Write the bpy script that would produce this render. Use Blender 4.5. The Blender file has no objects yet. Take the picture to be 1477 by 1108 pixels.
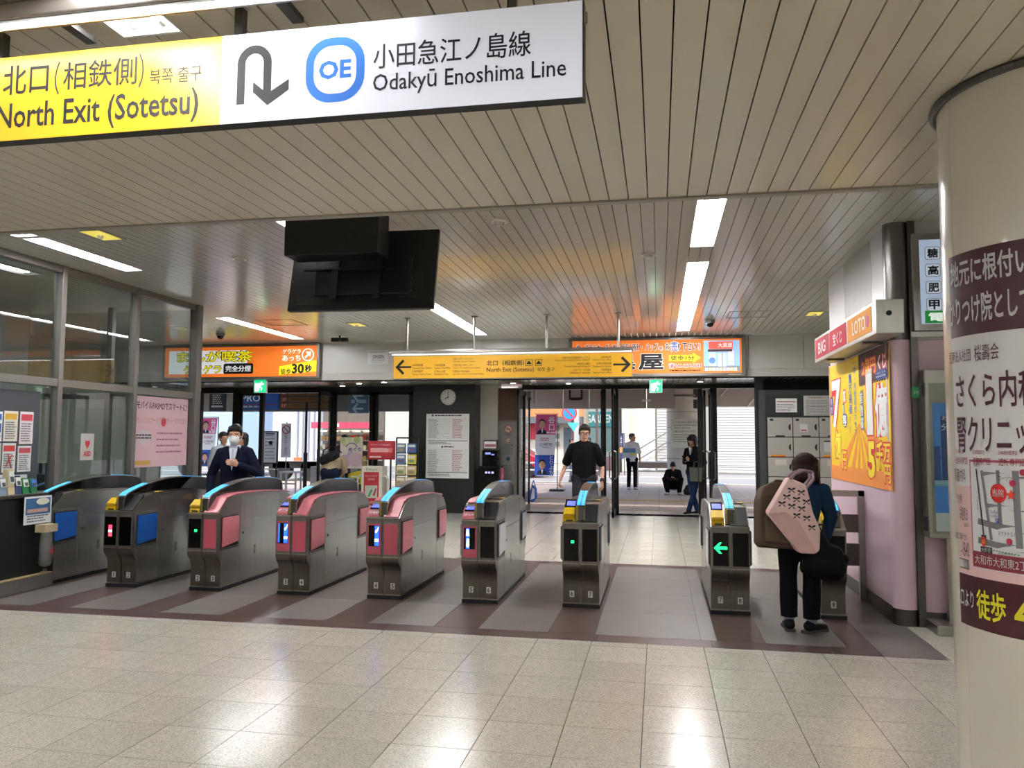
import bpy, bmesh, math, random
from mathutils import Vector, Matrix
random.seed(7)
PI = math.pi
S = bpy.context.scene
COL = S.collection

# ---------------------------------------------------------------- camera
FPX, YAW, PITCH, ROLL, CAMZ = 1119.35, math.radians(10.691), math.radians(4.068), math.radians(0.305), 1.6
def _axes():
    cy, sy = math.cos(YAW), math.sin(YAW)
    f = Vector((-sy*math.cos(PITCH), cy*math.cos(PITCH), math.sin(PITCH)))
    r = Vector((cy, sy, 0)); u = r.cross(f)
    c, s = math.cos(ROLL), math.sin(ROLL)
    return r*c+u*s, -r*s+u*c, f
AR, AU, AF = _axes()
cam = bpy.data.cameras.new('camera'); camo = bpy.data.objects.new('camera', cam); COL.objects.link(camo)
cam.sensor_fit = 'HORIZONTAL'; cam.sensor_width = 36; cam.lens = FPX/1477*36
cam.clip_start = .05; cam.clip_end = 300
camo.matrix_world = Matrix(((AR.x, AU.x, -AF.x, 0), (AR.y, AU.y, -AF.y, 0), (AR.z, AU.z, -AF.z, CAMZ), (0, 0, 0, 1)))
S.camera = camo
def ray(x, y): return AR*((x-738.5)/FPX)+AU*((554-y)/FPX)+AF
def PY(x, y, Y):                       # the point at depth Y that the photograph shows at pixel x, y
    d = ray(x, y); return Vector((0, 0, CAMZ))+d*(Y/d.y)
def PX(x, y, X):
    d = ray(x, y); return Vector((0, 0, CAMZ))+d*(X/d.x)

# ---------------------------------------------------------------- world, sun, exposure
W = bpy.data.worlds.new('world'); S.world = W; W.use_nodes = True
nt = W.node_tree; bg = nt.nodes['Background']
sky = nt.nodes.new('ShaderNodeTexSky'); sky.sky_type = 'NISHITA'; sky.sun_disc = False
sky.sun_elevation = math.radians(55); sky.sun_rotation = math.radians(150); sky.air_density = 1; sky.dust_density = 3; sky.ozone_density = 1
nt.links.new(sky.outputs[0], bg.inputs[0]); bg.inputs[1].default_value = 0.33
sun = bpy.data.lights.new('sun', 'SUN'); suno = bpy.data.objects.new('sun', sun); COL.objects.link(suno)
sun.energy = 2.4; sun.angle = math.radians(3); sun.color = (1, .96, .9)
suno.rotation_euler = (math.radians(38), 0, math.radians(-28))
S.view_settings.view_transform = 'Standard'; S.view_settings.look = 'None'
S.view_settings.gamma = 1; S.view_settings.use_curve_mapping = False
S.view_settings.exposure = 0.6
TUBE_E = 40.0                          # radiance of the fluorescent tubes

# ---------------------------------------------------------------- helpers: materials
def lin(h):
    if isinstance(h, str):
        h = h.lstrip('#'); c = [int(h[i:i+2], 16)/255 for i in (0, 2, 4)]
    else: c = h
    return tuple(x/12.92 if x <= .04045 else ((x+.055)/1.055)**2.4 for x in c)+(1,)
MC = {}
def mat(name, col, rough=.5, metal=0., var=.08, scale=6., bump=0., stretch=None, emit=0., coat=0., spec=.5, rand=0., speck=None):
    if name in MC: return MC[name]
    m = bpy.data.materials.new(name); m.use_nodes = True; MC[name] = m
    n = m.node_tree; b = n.nodes['Principled BSDF']; L = n.links
    c = lin(col)
    b.inputs['Roughness'].default_value = rough; b.inputs['Metallic'].default_value = metal
    b.inputs['Specular IOR Level'].default_value = spec
    b.inputs['Coat Weight'].default_value = coat; b.inputs['Coat Roughness'].default_value = .06
    tc = n.nodes.new('ShaderNodeTexCoord'); mp = n.nodes.new('ShaderNodeMapping')
    L.new(tc.outputs['Object'], mp.inputs[0])
    mp.inputs['Scale'].default_value = stretch or (1, 1, 1)
    nz = n.nodes.new('ShaderNodeTexNoise'); nz.inputs['Scale'].default_value = scale; nz.inputs['Detail'].default_value = 4
    L.new(mp.outputs[0], nz.inputs['Vector'])
    mx = n.nodes.new('ShaderNodeMix'); mx.data_type = 'RGBA'
    mx.inputs[6].default_value = tuple(x*(1-var) for x in c[:3])+(1,)
    mx.inputs[7].default_value = tuple(min(1, x*(1+var)) for x in c[:3])+(1,)
    L.new(nz.outputs['Fac'], mx.inputs[0])
    out = mx.outputs[2]
    if speck:
        sc, dark, light = speck
        vz = n.nodes.new('ShaderNodeTexVoronoi'); vz.inputs['Scale'].default_value = sc
        L.new(tc.outputs['Object'], vz.inputs['Vector'])
        sp = n.nodes.new('ShaderNodeSeparateColor'); L.new(vz.outputs['Color'], sp.inputs[0])
        rp = n.nodes.new('ShaderNodeValToRGB'); L.new(sp.outputs[0], rp.inputs[0])
        rp.color_ramp.elements[0].color = (dark,)*3+(1,); rp.color_ramp.elements[1].color = (light,)*3+(1,)
        rp.color_ramp.elements[0].position = 0; rp.color_ramp.elements[1].position = .8
        m2 = n.nodes.new('ShaderNodeMix'); m2.data_type = 'RGBA'; m2.blend_type = 'MULTIPLY'; m2.inputs[0].default_value = 1
        L.new(out, m2.inputs[6]); L.new(rp.outputs[0], m2.inputs[7]); out = m2.outputs[2]
    if rand:
        oi = n.nodes.new('ShaderNodeObjectInfo'); mr = n.nodes.new('ShaderNodeMapRange')
        L.new(oi.outputs['Random'], mr.inputs[0]); mr.inputs[3].default_value = 1-rand; mr.inputs[4].default_value = 1+rand
        m3 = n.nodes.new('ShaderNodeMix'); m3.data_type = 'RGBA'; m3.blend_type = 'MULTIPLY'; m3.inputs[0].default_value = 1
        L.new(out, m3.inputs[6]); L.new(mr.outputs[0], m3.inputs[7]); out = m3.outputs[2]
    L.new(out, b.inputs['Base Color'])
    if emit:
        L.new(out, b.inputs['Emission Color']); b.inputs['Emission Strength'].default_value = emit
    if bump:
        bp = n.nodes.new('ShaderNodeBump'); bp.inputs['Strength'].default_value = bump; bp.inputs['Distance'].default_value = .01
        L.new(nz.outputs['Fac'], bp.inputs['Height']); L.new(bp.outputs[0], b.inputs['Normal'])
    return m
def glass(name, tint=(1, 1, 1), ior=1.5, rough=0., boost=1.0, keep=.95):
    if name in MC: return MC[name]
    m = bpy.data.materials.new(name); m.use_nodes = True; MC[name] = m
    n = m.node_tree; L = n.links; n.nodes.remove(n.nodes['Principled BSDF'])
    t = n.nodes.new('ShaderNodeBsdfTransparent'); t.inputs[0].default_value = tuple(x*keep for x in tint)+(1,)
    g = n.nodes.new('ShaderNodeBsdfGlossy'); g.inputs['Roughness'].default_value = rough
    fr = n.nodes.new('ShaderNodeFresnel'); fr.inputs[0].default_value = ior
    ge = n.nodes.new('ShaderNodeNewGeometry'); iv = n.nodes.new('ShaderNodeMath'); iv.operation = 'SUBTRACT'; iv.inputs[0].default_value = 1
    m0 = n.nodes.new('ShaderNodeMath'); m0.operation = 'MULTIPLY'
    mu = n.nodes.new('ShaderNodeMath'); mu.operation = 'MULTIPLY'; mu.inputs[1].default_value = boost; mu.use_clamp = True
    mx = n.nodes.new('ShaderNodeMixShader'); L.new(ge.outputs['Backfacing'], iv.inputs[1]); L.new(iv.outputs[0], m0.inputs[0]); L.new(fr.outputs[0], m0.inputs[1]); L.new(m0.outputs[0], mu.inputs[0]); L.new(mu.outputs[0], mx.inputs[0])
    L.new(t.outputs[0], mx.inputs[1]); L.new(g.outputs[0], mx.inputs[2])
    L.new(mx.outputs[0], n.nodes['Material Output'].inputs[0])
    return m
def ink(col, emit=0.):
    k = 'ink_'+str(col)+('_lit%g' % emit if emit else '')
    return mat(k, col, rough=.6, var=.02, scale=3, emit=emit)

STEEL = mat('brushed_steel', '#a09c96', .3, .95, .18, 5, stretch=(1, 1, 14))
STEEL_D = mat('dark_steel', '#5e5b57', .35, .9, .12, 6)
FRAME = mat('grey_aluminium', '#77736d', .4, .6, .05, 4)
BLACK = mat('black_gloss', '#0b0b0c', .12, 0, .1, 5)
BLACKM = mat('black_matt', '#121212', .6, 0, .1, 5)
BRONZE = mat('dark_bronze_frame', '#23201d', .35, .5, .1, 5)
WHITE = mat('white_panel', '#dcdcd8', .4, 0, .03, 2)
TUBE = mat('fluorescent_tube', '#fbfcff', .3, 0, 0., 1, emit=TUBE_E)
REFL = mat('white_reflector', '#e8e8e6', .3, 0, .02, 3)
GLASS = glass('clear_glass', (.93, .96, .95))
PAPER = mat('white_paper', '#e9e9e6', .6, 0, .02, 3)

# ---------------------------------------------------------------- helpers: meshes
class MB:
    def __init__(s): s.v = []; s.f = []
    def add(s, vs, fs):
        o = len(s.v); s.v += [tuple(v) for v in vs]; s.f += [tuple(i+o for i in f) for f in fs]; return s
    def box(s, x0, x1, y0, y1, z0, z1):
        if x0 > x1: x0, x1 = x1, x0
        if y0 > y1: y0, y1 = y1, y0
        if z0 > z1: z0, z1 = z1, z0
        return s.add([(x0,y0,z0),(x1,y0,z0),(x1,y1,z0),(x0,y1,z0),(x0,y0,z1),(x1,y0,z1),(x1,y1,z1),(x0,y1,z1)],
                     [(0,3,2,1),(4,5,6,7),(0,1,5,4),(1,2,6,5),(2,3,7,6),(3,0,4,7)])
    def tube(s, p0, p1, r0, r1=None, n=12):
        r1 = r0 if r1 is None else r1; p0 = Vector(p0); p1 = Vector(p1); d = (p1-p0).normalized()
        a = d.orthogonal().normalized(); b = d.cross(a); vs = []
        for p, r in ((p0, r0), (p1, r1)):
            for i in range(n):
                t = 2*PI*i/n; vs.append(p+a*(r*math.cos(t))+b*(r*math.sin(t)))
        fs = [(i, (i+1) % n, n+(i+1) % n, n+i) for i in range(n)]
        fs += [tuple(range(n-1, -1, -1)), tuple(range(n, 2*n))]
        return s.add(vs, fs)
    def path(s, pts, r, n=8):
        for a, b in zip(pts, pts[1:]): s.tube(a, b, r, r, n)
        return s
    def prism(s, poly, axis, a, b):          # poly 2-D in the two other axes
        if axis == 'x': f = lambda u, v, w: (w, u, v)
        elif axis == 'y': f = lambda u, v, w: (u, w, v)
        else: f = lambda u, v, w: (u, v, w)
        n = len(poly); vs = [f(u, v, a) for u, v in poly]+[f(u, v, b) for u, v in poly]
        fs = [(i, (i+1) % n, n+(i+1) % n, n+i) for i in range(n)]+[tuple(range(n-1, -1, -1)), tuple(range(n, 2*n))]
        return s.add(vs, fs)
    def band(s, pts, t, axis, a, b):         # a strip of thickness t along an open 2-D polyline
        P = [Vector(p) for p in pts]; N = []
        for i in range(len(P)):
            d = (P[min(i+1, len(P)-1)]-P[max(i-1, 0)]).normalized(); N.append(Vector((-d.y, d.x)))
        o = [p+m*t for p, m in zip(P, N)]
        for i in range(len(P)-1): s.prism([P[i], P[i+1], o[i+1], o[i]], axis, a, b)
        return s
    def disc(s, c, r, z0, z1, n=24, ry=None):
        ry = ry or r
        return s.prism([(c[0]+r*math.cos(2*PI*i/n), c[1]+ry*math.sin(2*PI*i/n)) for i in range(n)], 'z', z0, z1)
    def sphere(s, c, r, n=12, m=8):
        c = Vector(c); r = (r, r, r) if not hasattr(r, '__len__') else r; vs = [c+Vector((0, 0, r[2]))]
        for j in range(1, m):
            for i in range(n):
                t = PI*j/m; u = 2*PI*i/n
                vs.append(c+Vector((r[0]*math.sin(t)*math.cos(u), r[1]*math.sin(t)*math.sin(u), r[2]*math.cos(t))))
        vs.append(c-Vector((0, 0, r[2]))); fs = [(0, 1+i, 1+(i+1) % n) for i in range(n)]
        for j in range(m-2):
            for i in range(n): fs.append((1+j*n+i, 1+(j+1)*n+i, 1+(j+1)*n+(i+1) % n, 1+j*n+(i+1) % n))
        e = len(vs)-1; fs += [(e, 1+(m-2)*n+(i+1) % n, 1+(m-2)*n+i) for i in range(n)]
        return s.add(vs, fs)
    def mesh(s, name, bevel=0., smooth=False, fn=None):
        me = bpy.data.meshes.new(name); bm = bmesh.new()
        vv = [bm.verts.new(v) for v in s.v]
        for f in s.f:
            try: bm.faces.new([vv[i] for i in f])
            except ValueError: pass
        bmesh.ops.recalc_face_normals(bm, faces=bm.faces)
        if bevel:
            bmesh.ops.bevel(bm, geom=[e for e in bm.edges if len(e.link_faces) == 2 and e.calc_face_angle(0) > .6], offset=bevel, segments=2, affect='EDGES', profile=.5, clamp_overlap=True)
        if fn: fn(bm)
        for f in bm.faces: f.smooth = smooth
        bm.to_mesh(me); bm.free()
        if smooth: me.set_sharp_from_angle(angle=math.radians(40))
        return me
    def obj(s, name, m, parent=None, bevel=0., smooth=False, loc=None, fn=None):
        return link(name, s.mesh(name, bevel, smooth, fn), m, parent, loc)
def link(name, me, m, parent=None, loc=None):
    if m and not me.materials: me.materials.append(m)
    o = bpy.data.objects.new(name, me); COL.objects.link(o)
    if parent: o.parent = parent
    if loc is not None: o.location = loc
    return o
def tag(o, label, cat, group=None):
    o['label'] = label; o['category'] = cat
    if group: o['group'] = group
    return o
def thing(name, label, cat, loc=(0, 0, 0), rz=0., group=None):
    o = bpy.data.objects.new(name, None); COL.objects.link(o); o.location = loc; o.rotation_euler = (0, 0, rz)
    o.empty_display_size = .1
    return tag(o, label, cat, group)
def struct(name, loc=(0, 0, 0)):
    o = bpy.data.objects.new(name, None); COL.objects.link(o); o.location = loc; o['kind'] = 'structure'; o.empty_display_size = .1; return o
def panel(name, label, cat, loc, face, group=None):
    # an Empty whose local x runs right, y up and z out of the panel; face is the side it looks to
    rz = {'-y': 0, '-x': -PI/2, '+x': PI/2, '+y': PI}[face]
    o = bpy.data.objects.new(name, None); COL.objects.link(o); o.empty_display_size = .1
    o.matrix_world = Matrix.Translation(Vector(loc)) @ Matrix.Rotation(rz, 4, 'Z') @ Matrix.Rotation(PI/2, 4, 'X')
    if label: tag(o, label, cat, group)
    return o
def dup(o, parent=None):
    c = o.copy(); COL.objects.link(c)
    if parent: c.parent = parent
    for ch in list(o.children): dup(ch, c)
    return c

# ---------------------------------------------------------------- helpers: lettering
TMP = bpy.data.scenes.new('scratch')          # a scratch scene keeps the evaluation of one object cheap
def evaluated(o):
    TMP.collection.objects.link(o); TMP.view_layers[0].update(); dg = TMP.view_layers[0].depsgraph
    me = bpy.data.meshes.new_from_object(o.evaluated_get(dg)); TMP.collection.objects.unlink(o); return me
def text_mesh(body, bold=0., res=2, spacing=1.0):
    c = bpy.data.curves.new('lettering', 'FONT'); c.body = body; c.resolution_u = res; c.bevel_depth = bold; c.bevel_resolution = 0; c.space_character = spacing
    c.fill_mode = 'FRONT'
    o = bpy.data.objects.new('lettering', c); me = evaluated(o)
    bpy.data.objects.remove(o); bpy.data.curves.remove(c)
    me.name = 'lettering'; me.materials.clear(); return me
def text(body, x0, x1, y0, y1, z, m, parent, bold=0., name='lettering', vertical=False, fn=None, shear=None):
    if vertical: body = '\n'.join(body)
    me = text_mesh(body, bold)
    if not len(me.vertices): return None
    xs = [v.co.x for v in me.vertices]; ys = [v.co.y for v in me.vertices]
    ax, bx, ay, by = min(xs), max(xs), min(ys), max(ys); bz = max(v.co.z for v in me.vertices)
    for v in me.vertices:
        u = (v.co.x-ax)/max(1e-6, bx-ax); w = (v.co.y-ay)/max(1e-6, by-ay)
        v.co = (x0+u*(x1-x0), y0+w*(y1-y0), z+max(0, v.co.z)/max(1e-6, bz)*.0004)
    if fn: me = fn(me)
    return link(name, me, m, parent)
def flat(poly, z, m, parent, name='print_panel', t=.002):
    return MB().prism(poly, 'z', z-t, z).obj(name, m, parent)
def rect(x0, x1, y0, y1, z, m, parent, name='print_panel', t=.002):
    return MB().box(x0, x1, y0, y1, z-t, z).obj(name, m, parent)
def rrect(x0, x1, y0, y1, r, n=5):
    p = []
    for cx, cy, a in ((x1-r, y1-r, 0), (x0+r, y1-r, 90), (x0+r, y0+r, 180), (x1-r, y0+r, 270)):
        for i in range(n+1):
            t = math.radians(a+90*i/n); p.append((cx+r*math.cos(t), cy+r*math.sin(t)))
    return p
def stroke(pts, w):
    out = []; P = [Vector(p) for p in pts]; l = []; r = []
    for i in range(len(P)):
        d0 = (P[i]-P[max(i-1, 0)]); d1 = (P[min(i+1, len(P)-1)]-P[i])
        d = (d0.normalized() if d0.length else Vector((0, 0)))+(d1.normalized() if d1.length else Vector((0, 0)))
        d = d.normalized(); nrm = Vector((-d.y, d.x))
        k = 1.
        if d0.length and d1.length: k = 1/max(.5, math.cos(d0.angle(d1)/2))
        l.append(P[i]+nrm*w/2*k); r.append(P[i]-nrm*w/2*k)
    return [tuple(p) for p in l+r[::-1]]
def lines(parent, x0, x1, ys, h, z, m, name='print_lines', jit=.25):
    mb = MB()                                   # rows of print too small to read, as short dashes
    for y in ys:
        x = x0
        e = x1-(x1-x0)*jit*random.random()
        while x < e:
            w = h*random.choice((1.2, 2.2, 3.5)); mb.box(x, min(x+w, e), y, y+h, z-.001, z); x += w+h*.5
    o = mb.obj(name, m, parent); o['kind'] = 'stuff'; return o

# ================================================================ SETTING
ZN, ZF, YT, YE = 3.07, 3.566, 4.74, 14.95     # near ceiling, far ceiling, the step between them, the end wall
BW, RW = -6.78, 2.03                          # booth glass, right shop wall
TILE = .4325
TERR = mat('cream_terrazzo', '#d3cdbf', .2, 0, .05, 3, speck=(150, .70, 1.06), rand=.05, spec=.6)
TERRF = mat('pale_terrazzo', '#d0cdc2', .16, 0, .05, 3, speck=(200, .82, 1.03), rand=.05, spec=.7)
GRAN_B = mat('brown_granite', '#55433f', .3, 0, .12, 4, speck=(240, .7, 1.15), rand=.06)
GRAN_G = mat('grey_granite', '#7b7570', .34, 0, .12, 4, speck=(240, .65, 1.15), rand=.06)
JOINT = mat('dark_joint', '#4c4744', .8, 0, .1, 10)
tile_me = MB().box(-TILE/2+.0025, TILE/2-.0025, -TILE/2+.0025, TILE/2-.0025, -.02, 0).mesh('tile')
def tiles(parent, cells, me, m):
    for x, y in cells: link('tile', me, m, parent, (x, y, 0))
X0, Y0 = -.966, 5.748
fl = struct('floor')
MB().box(-12, 6, -4.2, 17.0, -.12, -.004).obj('joint_bed', JOINT, fl)
cells = [(X0+(k+.5)*TILE, Y0-(j+.5)*TILE) for k in range(-12, 8) for j in range(-1, 9)]
tiles(fl, cells, tile_me, TERR)
mb = MB()                                      # thin cut row along the granite band, then the plain rest beyond the frame
for k in range(-12, 8):
    link('tile', MB().box(X0+k*TILE+.0025, X0+(k+1)*TILE-.0025, Y0+TILE+.0025, 6.31, -.02, 0).mesh('tile'), TERR, fl)
for k in range(-25, 16):
    for j in range(-1, 24):
        if -12 <= k < 8 and j < 9: continue
        x, y = X0+k*TILE, Y0-(j+1)*TILE
        mb.box(x+.0025, x+TILE-.0025, y+.0025, y+TILE-.0025, -.02, 0)
for i in range(8):
    for j in range(3):
        x, y = 2.09+i*TILE, 6.31+j*TILE
        mb.box(x+.0025, x+TILE-.0025, y+.0025, min(y+TILE-.0025, 7.42), -.02, 0)
mb.obj('outer_tiles', TERR, fl)['kind'] = 'stuff'
fb = struct('floor')                           # granite band under the gates
def slab(x0, x1, y0, y1, m): link('slab', MB().box(x0+.0015, x1-.0015, y0+.0015, y1-.0015, -.02, 0).mesh('slab'), m, fb)
lanes = [(-6.40, -5.87), (-5.47, -4.87), (-4.50, -3.89), (-3.486, -2.89), (-2.492, -1.905), (-1.515, -.916), (-.527, .45), (.823, 1.428)]
xb = [-6.8]
for a, b in lanes: xb += [a, b]
xb.append(1.64)
for i in range(len(xb)-1):
    m = GRAN_G if i % 2 else GRAN_B
    segs = [6.53, 7.43, 8.33, 9.23, 10.03]
    for a, b in zip(segs, segs[1:]):
        if i % 2 and xb[i+1]-xb[i] > .9:
            c = .32; slab(xb[i], c, a, b, m); slab(c, xb[i+1], a, b, m)
        else: slab(xb[i], xb[i+1], a, b, m)
x = -6.8
while x < 1.6:
    e = min(x+.9, 1.64); slab(x, e, 6.31, 6.53, GRAN_B); slab(x, e, 10.03, 10.26, GRAN_B); x = e
for a, b in ((6.31, 7.4), (7.4, 8.4), (8.4, 9.3), (9.3, 10.26)): slab(1.64, 2.03 if a > 7 else 2.09, a, b, GRAN_G)
ff = struct('floor')                           # pale tiles from the gates to the doors
cells = []
for j in range(16):
    for k in range(-14, 13): cells.append((X0+(k+.5)*TILE, 10.26+(j+.5)*TILE))
cells = [c for c in cells if c[1] < 17.0]
cells.sort(key=lambda c: abs(c[0]+.6)*.9+(c[1]-10)*.8)
tiles(ff, cells[:290], tile_me, TERRF)
mb = MB()
for x, y in cells[290:]+[(X0+(k+.5)*TILE, 10.26+(j+.5)*TILE) for k in range(-25, -14) for j in range(15)]:
    mb.box(x-TILE/2+.0025, x+TILE/2-.0025, y-TILE/2+.0025, y+TILE/2-.0025, -.02, 0)
mb.obj('outer_tiles', TERRF, ff)['kind'] = 'stuff'
PAVE = mat('grey_pink_paver', '#b9a69a', .6, 0, .1, 5, rand=.08)
for k in range(60):                            # narrow stone course at the doors
    x = -7.0+k*.18
    if x > 3.6: break
    link('slab', MB().box(x+.002, x+.178, 16.76, 17.9, -.02, 0).mesh('slab'), mat('stone_course', '#b5aca4', .35, 0, .06, 5, rand=.06), ff)

# ---- ceilings of enamelled slats
CEIL = mat('near_ceiling_slat', '#c4bca8', .3, 0, .05, 1.5, rand=.02, coat=.15)
CEILF = mat('far_ceiling_slat', '#c9c5ba', .16, 0, .04, 1.5, rand=.02, coat=.12, spec=.45)
DARKGAP = mat('ceiling_void', '#1d1b19', .9, 0, .1, 3)
PIT = .1165
def slat_me(y0, y1): return MB().box(-PIT/2+.003, PIT/2-.003, y0, y1, 0, .012).mesh('slat')
# openings for the recessed lights, snapped to the slat grid: x of the first slat edge, slats wide, y range
def near_x(x): return -8.15-PIT/2+PIT*round((x+8.15+PIT/2)/PIT)
def far_x(x): return -6.72-PIT/2+PIT*round((x+6.72+PIT/2)/PIT)
OPEN_F = [(far_x(.365), 2, 6.36, 7.99), (far_x(.36), 2, 8.68, 14.22), (far_x(-3.43), 2, 6.36, 8.2), (far_x(-3.43), 2, 9.6, 14.22),
          (far_x(-6.25), 2, 4.95, 6.5), (far_x(-6.25), 2, 6.55, 8.08), (far_x(-7.15), 2, 11.5, 14.27)]
OPEN_N = [(near_x(-1.87), 2, .9, 2.45), (near_x(1.1), 2, -.2, 1.5), (near_x(-1.87), 2, -2.4, -.4), (near_x(-4.6), 2, -.2, 1.5), (near_x(1.1), 2, -2.6, -.6), (near_x(3.4), 2, -.2, 1.5), (near_x(-4.6), 2, -2.6, -.6), (near_x(2.6), 2, 2.9, 4.5), (near_x(-4.7), 2, 2.4, 3.9)]  # later entries are unseen lights added to brighten post, wall and floor
_sm = {}
def slats(parent, m, x0, n, y0, y1, z, opens, join=None):
    for i in range(n):
        x = x0+PIT*i; cuts = [(y0, y1)]
        for ox, k, a, b in opens:
            if ox < x < ox+k*PIT:
                nc = []
                for c, d in cuts:
                    if b <= c or a >= d: nc.append((c, d)); continue
                    if a-c > .01: nc.append((c, a))
                    if d-b > .01: nc.append((b, d))
                cuts = nc
        for c, d in cuts:
            if join is not None: join.box(x-PIT/2+.003, x+PIT/2-.003, c, d, z, z+.012); continue
            key = (round(c, 3), round(d, 3))
            if key not in _sm: _sm[key] = slat_me(c, d)
            link('slat', _sm[key], m, parent, (x, 0, z))
cn = struct('ceiling')
MB().box(-8.2, 4.6, -4.2, YT-.03, ZN+.08, ZN+.12).obj('backing', DARKGAP, cn)
slats(cn, CEIL, -8.15, 110, -4.2, YT-.03, ZN, OPEN_N)
TRIM = mat('ceiling_trim', '#8d877b', .4, .1, .05, 4)
t1 = struct('trim_1'); MB().box(-8.2, 4.6, YT-.03, YT+.03, ZN-.012, ZN+.03).obj('edge_strip', TRIM, t1, bevel=.004)
MB().box(-8.2, 4.6, YT-.02, YT+.012, ZN+.03, ZF+.02).obj('riser', mat('riser_panel', '#aaa596', .4, 0, .04, 2), t1)
cf = struct('ceiling')
MB().box(-12, 6, YT, YE+.05, ZF+.08, ZF+.12).obj('backing', DARKGAP, cf)
slats(cf, CEILF, -6.72, 72, YT+.02, 9.848, ZF, OPEN_F)
slats(cf, CEILF, -6.72-PIT*19, 97, 9.854, 12.42, ZF, OPEN_F); slats(cf, CEILF, -6.72-PIT*19, 97, 12.425, YE, ZF, OPEN_F)
o = MB()
slats(cf, CEILF, -6.72+PIT*72, 29, YT+.02, 9.848, ZF, [], o); slats(cf, CEILF, -6.72+PIT*78, 28, 9.854, YE, ZF, [], o)
slats(cf, CEILF, -6.72-PIT*44, 25, 9.854, YE, ZF, [], o); slats(cf, CEILF, -6.72-PIT*25, 25, YT+.02, 9.848, ZF, [], o)
o.obj('outer_slats', CEILF, cf)['kind'] = 'stuff'
# ---- enclosing walls beyond the frame
WALLC = mat('beige_wall', '#c9c4b7', .6, 0, .04, 2)
w = struct('wall_back'); MB().box(-8.3, 4.7, -4.3, -4.2, 0, ZN+.05).obj('wall_panel', WALLC, w)
w = struct('wall_left'); MB().box(-8.3, -8.2, -4.2, 4.3, 0, ZN+.05).obj('wall_panel', WALLC, w)
MB().box(-12, -8.2, 4.2, 4.3, 0, ZF+.1).obj('wall_panel', WALLC, w)
MB().box(-12.1, -12, 4.2, 17.2, 0, ZF+.1).obj('wall_panel', WALLC, w)
# ---- end wall header with its soffit
HZ = 2.79
w = struct('wall_far')
HP = mat('header_panel', '#c5c3bd', .35, 0, .03, 1.5)
xs = [-12, -9.9, -6.85, -5.05, -3.45, -1.70, 1.66, 2.64, 4.4, 6]
for a, b in zip(xs, xs[1:]):
    MB().box(a+.004, b-.004, YE, YE+.06, HZ+.14, ZF).obj('header_panel', HP, w)
MB().box(-12, 6, YE-.01, YE+.06, HZ, HZ+.134).obj('header_strip', mat('header_strip', '#b9b7b0', .35, 0, .03, 2), w)
MB().box(-12, 6, YE+.06, YE+.1, HZ-.02, ZF).obj('header_core', DARKGAP, w)
SOF = mat('soffit_slat', '#a9a599', .22, 0, .04, 2, rand=.03, coat=.4)
cs = struct('ceiling'); MB().box(-12, 6, YE+.1, 17.3, HZ+.013, HZ+.05).obj('backing', DARKGAP, cs)
me = MB().box(-PIT/2+.004, PIT/2-.004, YE+.06, 17.25, 0, .012).mesh('slat')
for i in range(140): link('slat', me, SOF, cs, (-10.6+PIT*i, 0, HZ))
# downlights in the soffit
for px, py, y, pl_ in ((554, 548, 15.6, 'left of the dark pier, nearest the header'), (518, 552, 15.9, 'above the bending person'), (740, 554, 16.2, 'above the wood panel'), (1010, 554, 16.2, 'above the phone-reading woman'), (494, 558, 16.6, 'above the left windows, furthest back'), (820, 557, 16.4, 'above the walking man in black')):
    p = PY(px, py, y)
    t = thing('downlight', 'small round downlight in the slatted soffit '+pl_, 'light', (p.x, y, HZ-.004), group='round downlights in the soffit')
    MB().disc((0, 0), .075, -.002, .006).obj('rim', STEEL, t); MB().disc((0, 0), .055, -.004, -.001).obj('lamp_face', mat('downlight_face', '#fffbf0', .4, emit=8), t)

# ---- right: lottery shop wall, pillar, wall beside it
PINK = mat('pink_enamel_panel', '#e2c3cf', .3, 0, .03, 2)
PANW = mat('white_enamel_panel', '#cfcfd0', .3, 0, .03, 2)
w = struct('wall_right')
MB().box(RW, RW+.1, 7.45, 9.9, .14, 2.5).obj('pink_panel', PINK, w)
for a, b, m in ((7.45, 8.0, PANW), (8.0, 9.1, mat('stained_panel', '#b5b3ae', .5, 0, .12, 9)), (9.1, 9.9, PANW)):
    MB().box(RW+.02, RW+.1, a+.004, b-.004, 2.5, ZF).obj('white_panel', m, w)
MB().box(RW-.001, RW+.1, 7.45, 9.9, 0, .14).obj('kick_plate', STEEL_D, w)
MB().box(RW+.1, 5, 9.8, 9.9, 0, ZF).obj('end_panel', PANW, w)
for a, b in ((2.2, 4.6),):
    MB().box(a, b, 7.42, 7.5, .12, 2.5).obj('pink_panel', PINK, w); MB().box(a, b, 7.42, 7.5, 2.505, ZF).obj('white_panel', PANW, w)
MB().box(2.2, 4.6, 7.4, 7.5, 0, .12).obj('kick_plate', STEEL_D, w)
w2 = struct('wall_right'); MB().box(4.6, 4.7, -4.2, 7.38, 0, ZF).obj('side_panel', WALLC, w2)
t = struct('wall_right')                        # rounded corner post between the two
def arc_post(z0, z1, r=.105, cx=2.125, cy=7.47): return MB().disc((cx, cy), r, z0, z1, 32)
arc_post(.14, 2.5).obj('pink_post', PINK, t, smooth=True); arc_post(2.5, ZF).obj('steel_post', mat('steel_post', '#77736f', .32, .85, .1, 3, stretch=(1, 1, 8)), t, smooth=True)
arc_post(0, .14, .11).obj('post_foot', STEEL_D, t, smooth=True)
MB().box(2.2, 2.26, 7.36, 7.44, 0, ZF).obj('corner_strip', STEEL_D, t)
# ---- right side beyond the shop: lockers stand here
w = struct('wall_right'); MB().box(5, 5.1, 7.5, 17.3, 0, ZF).obj('wall_panel', WALLC, w)

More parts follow.
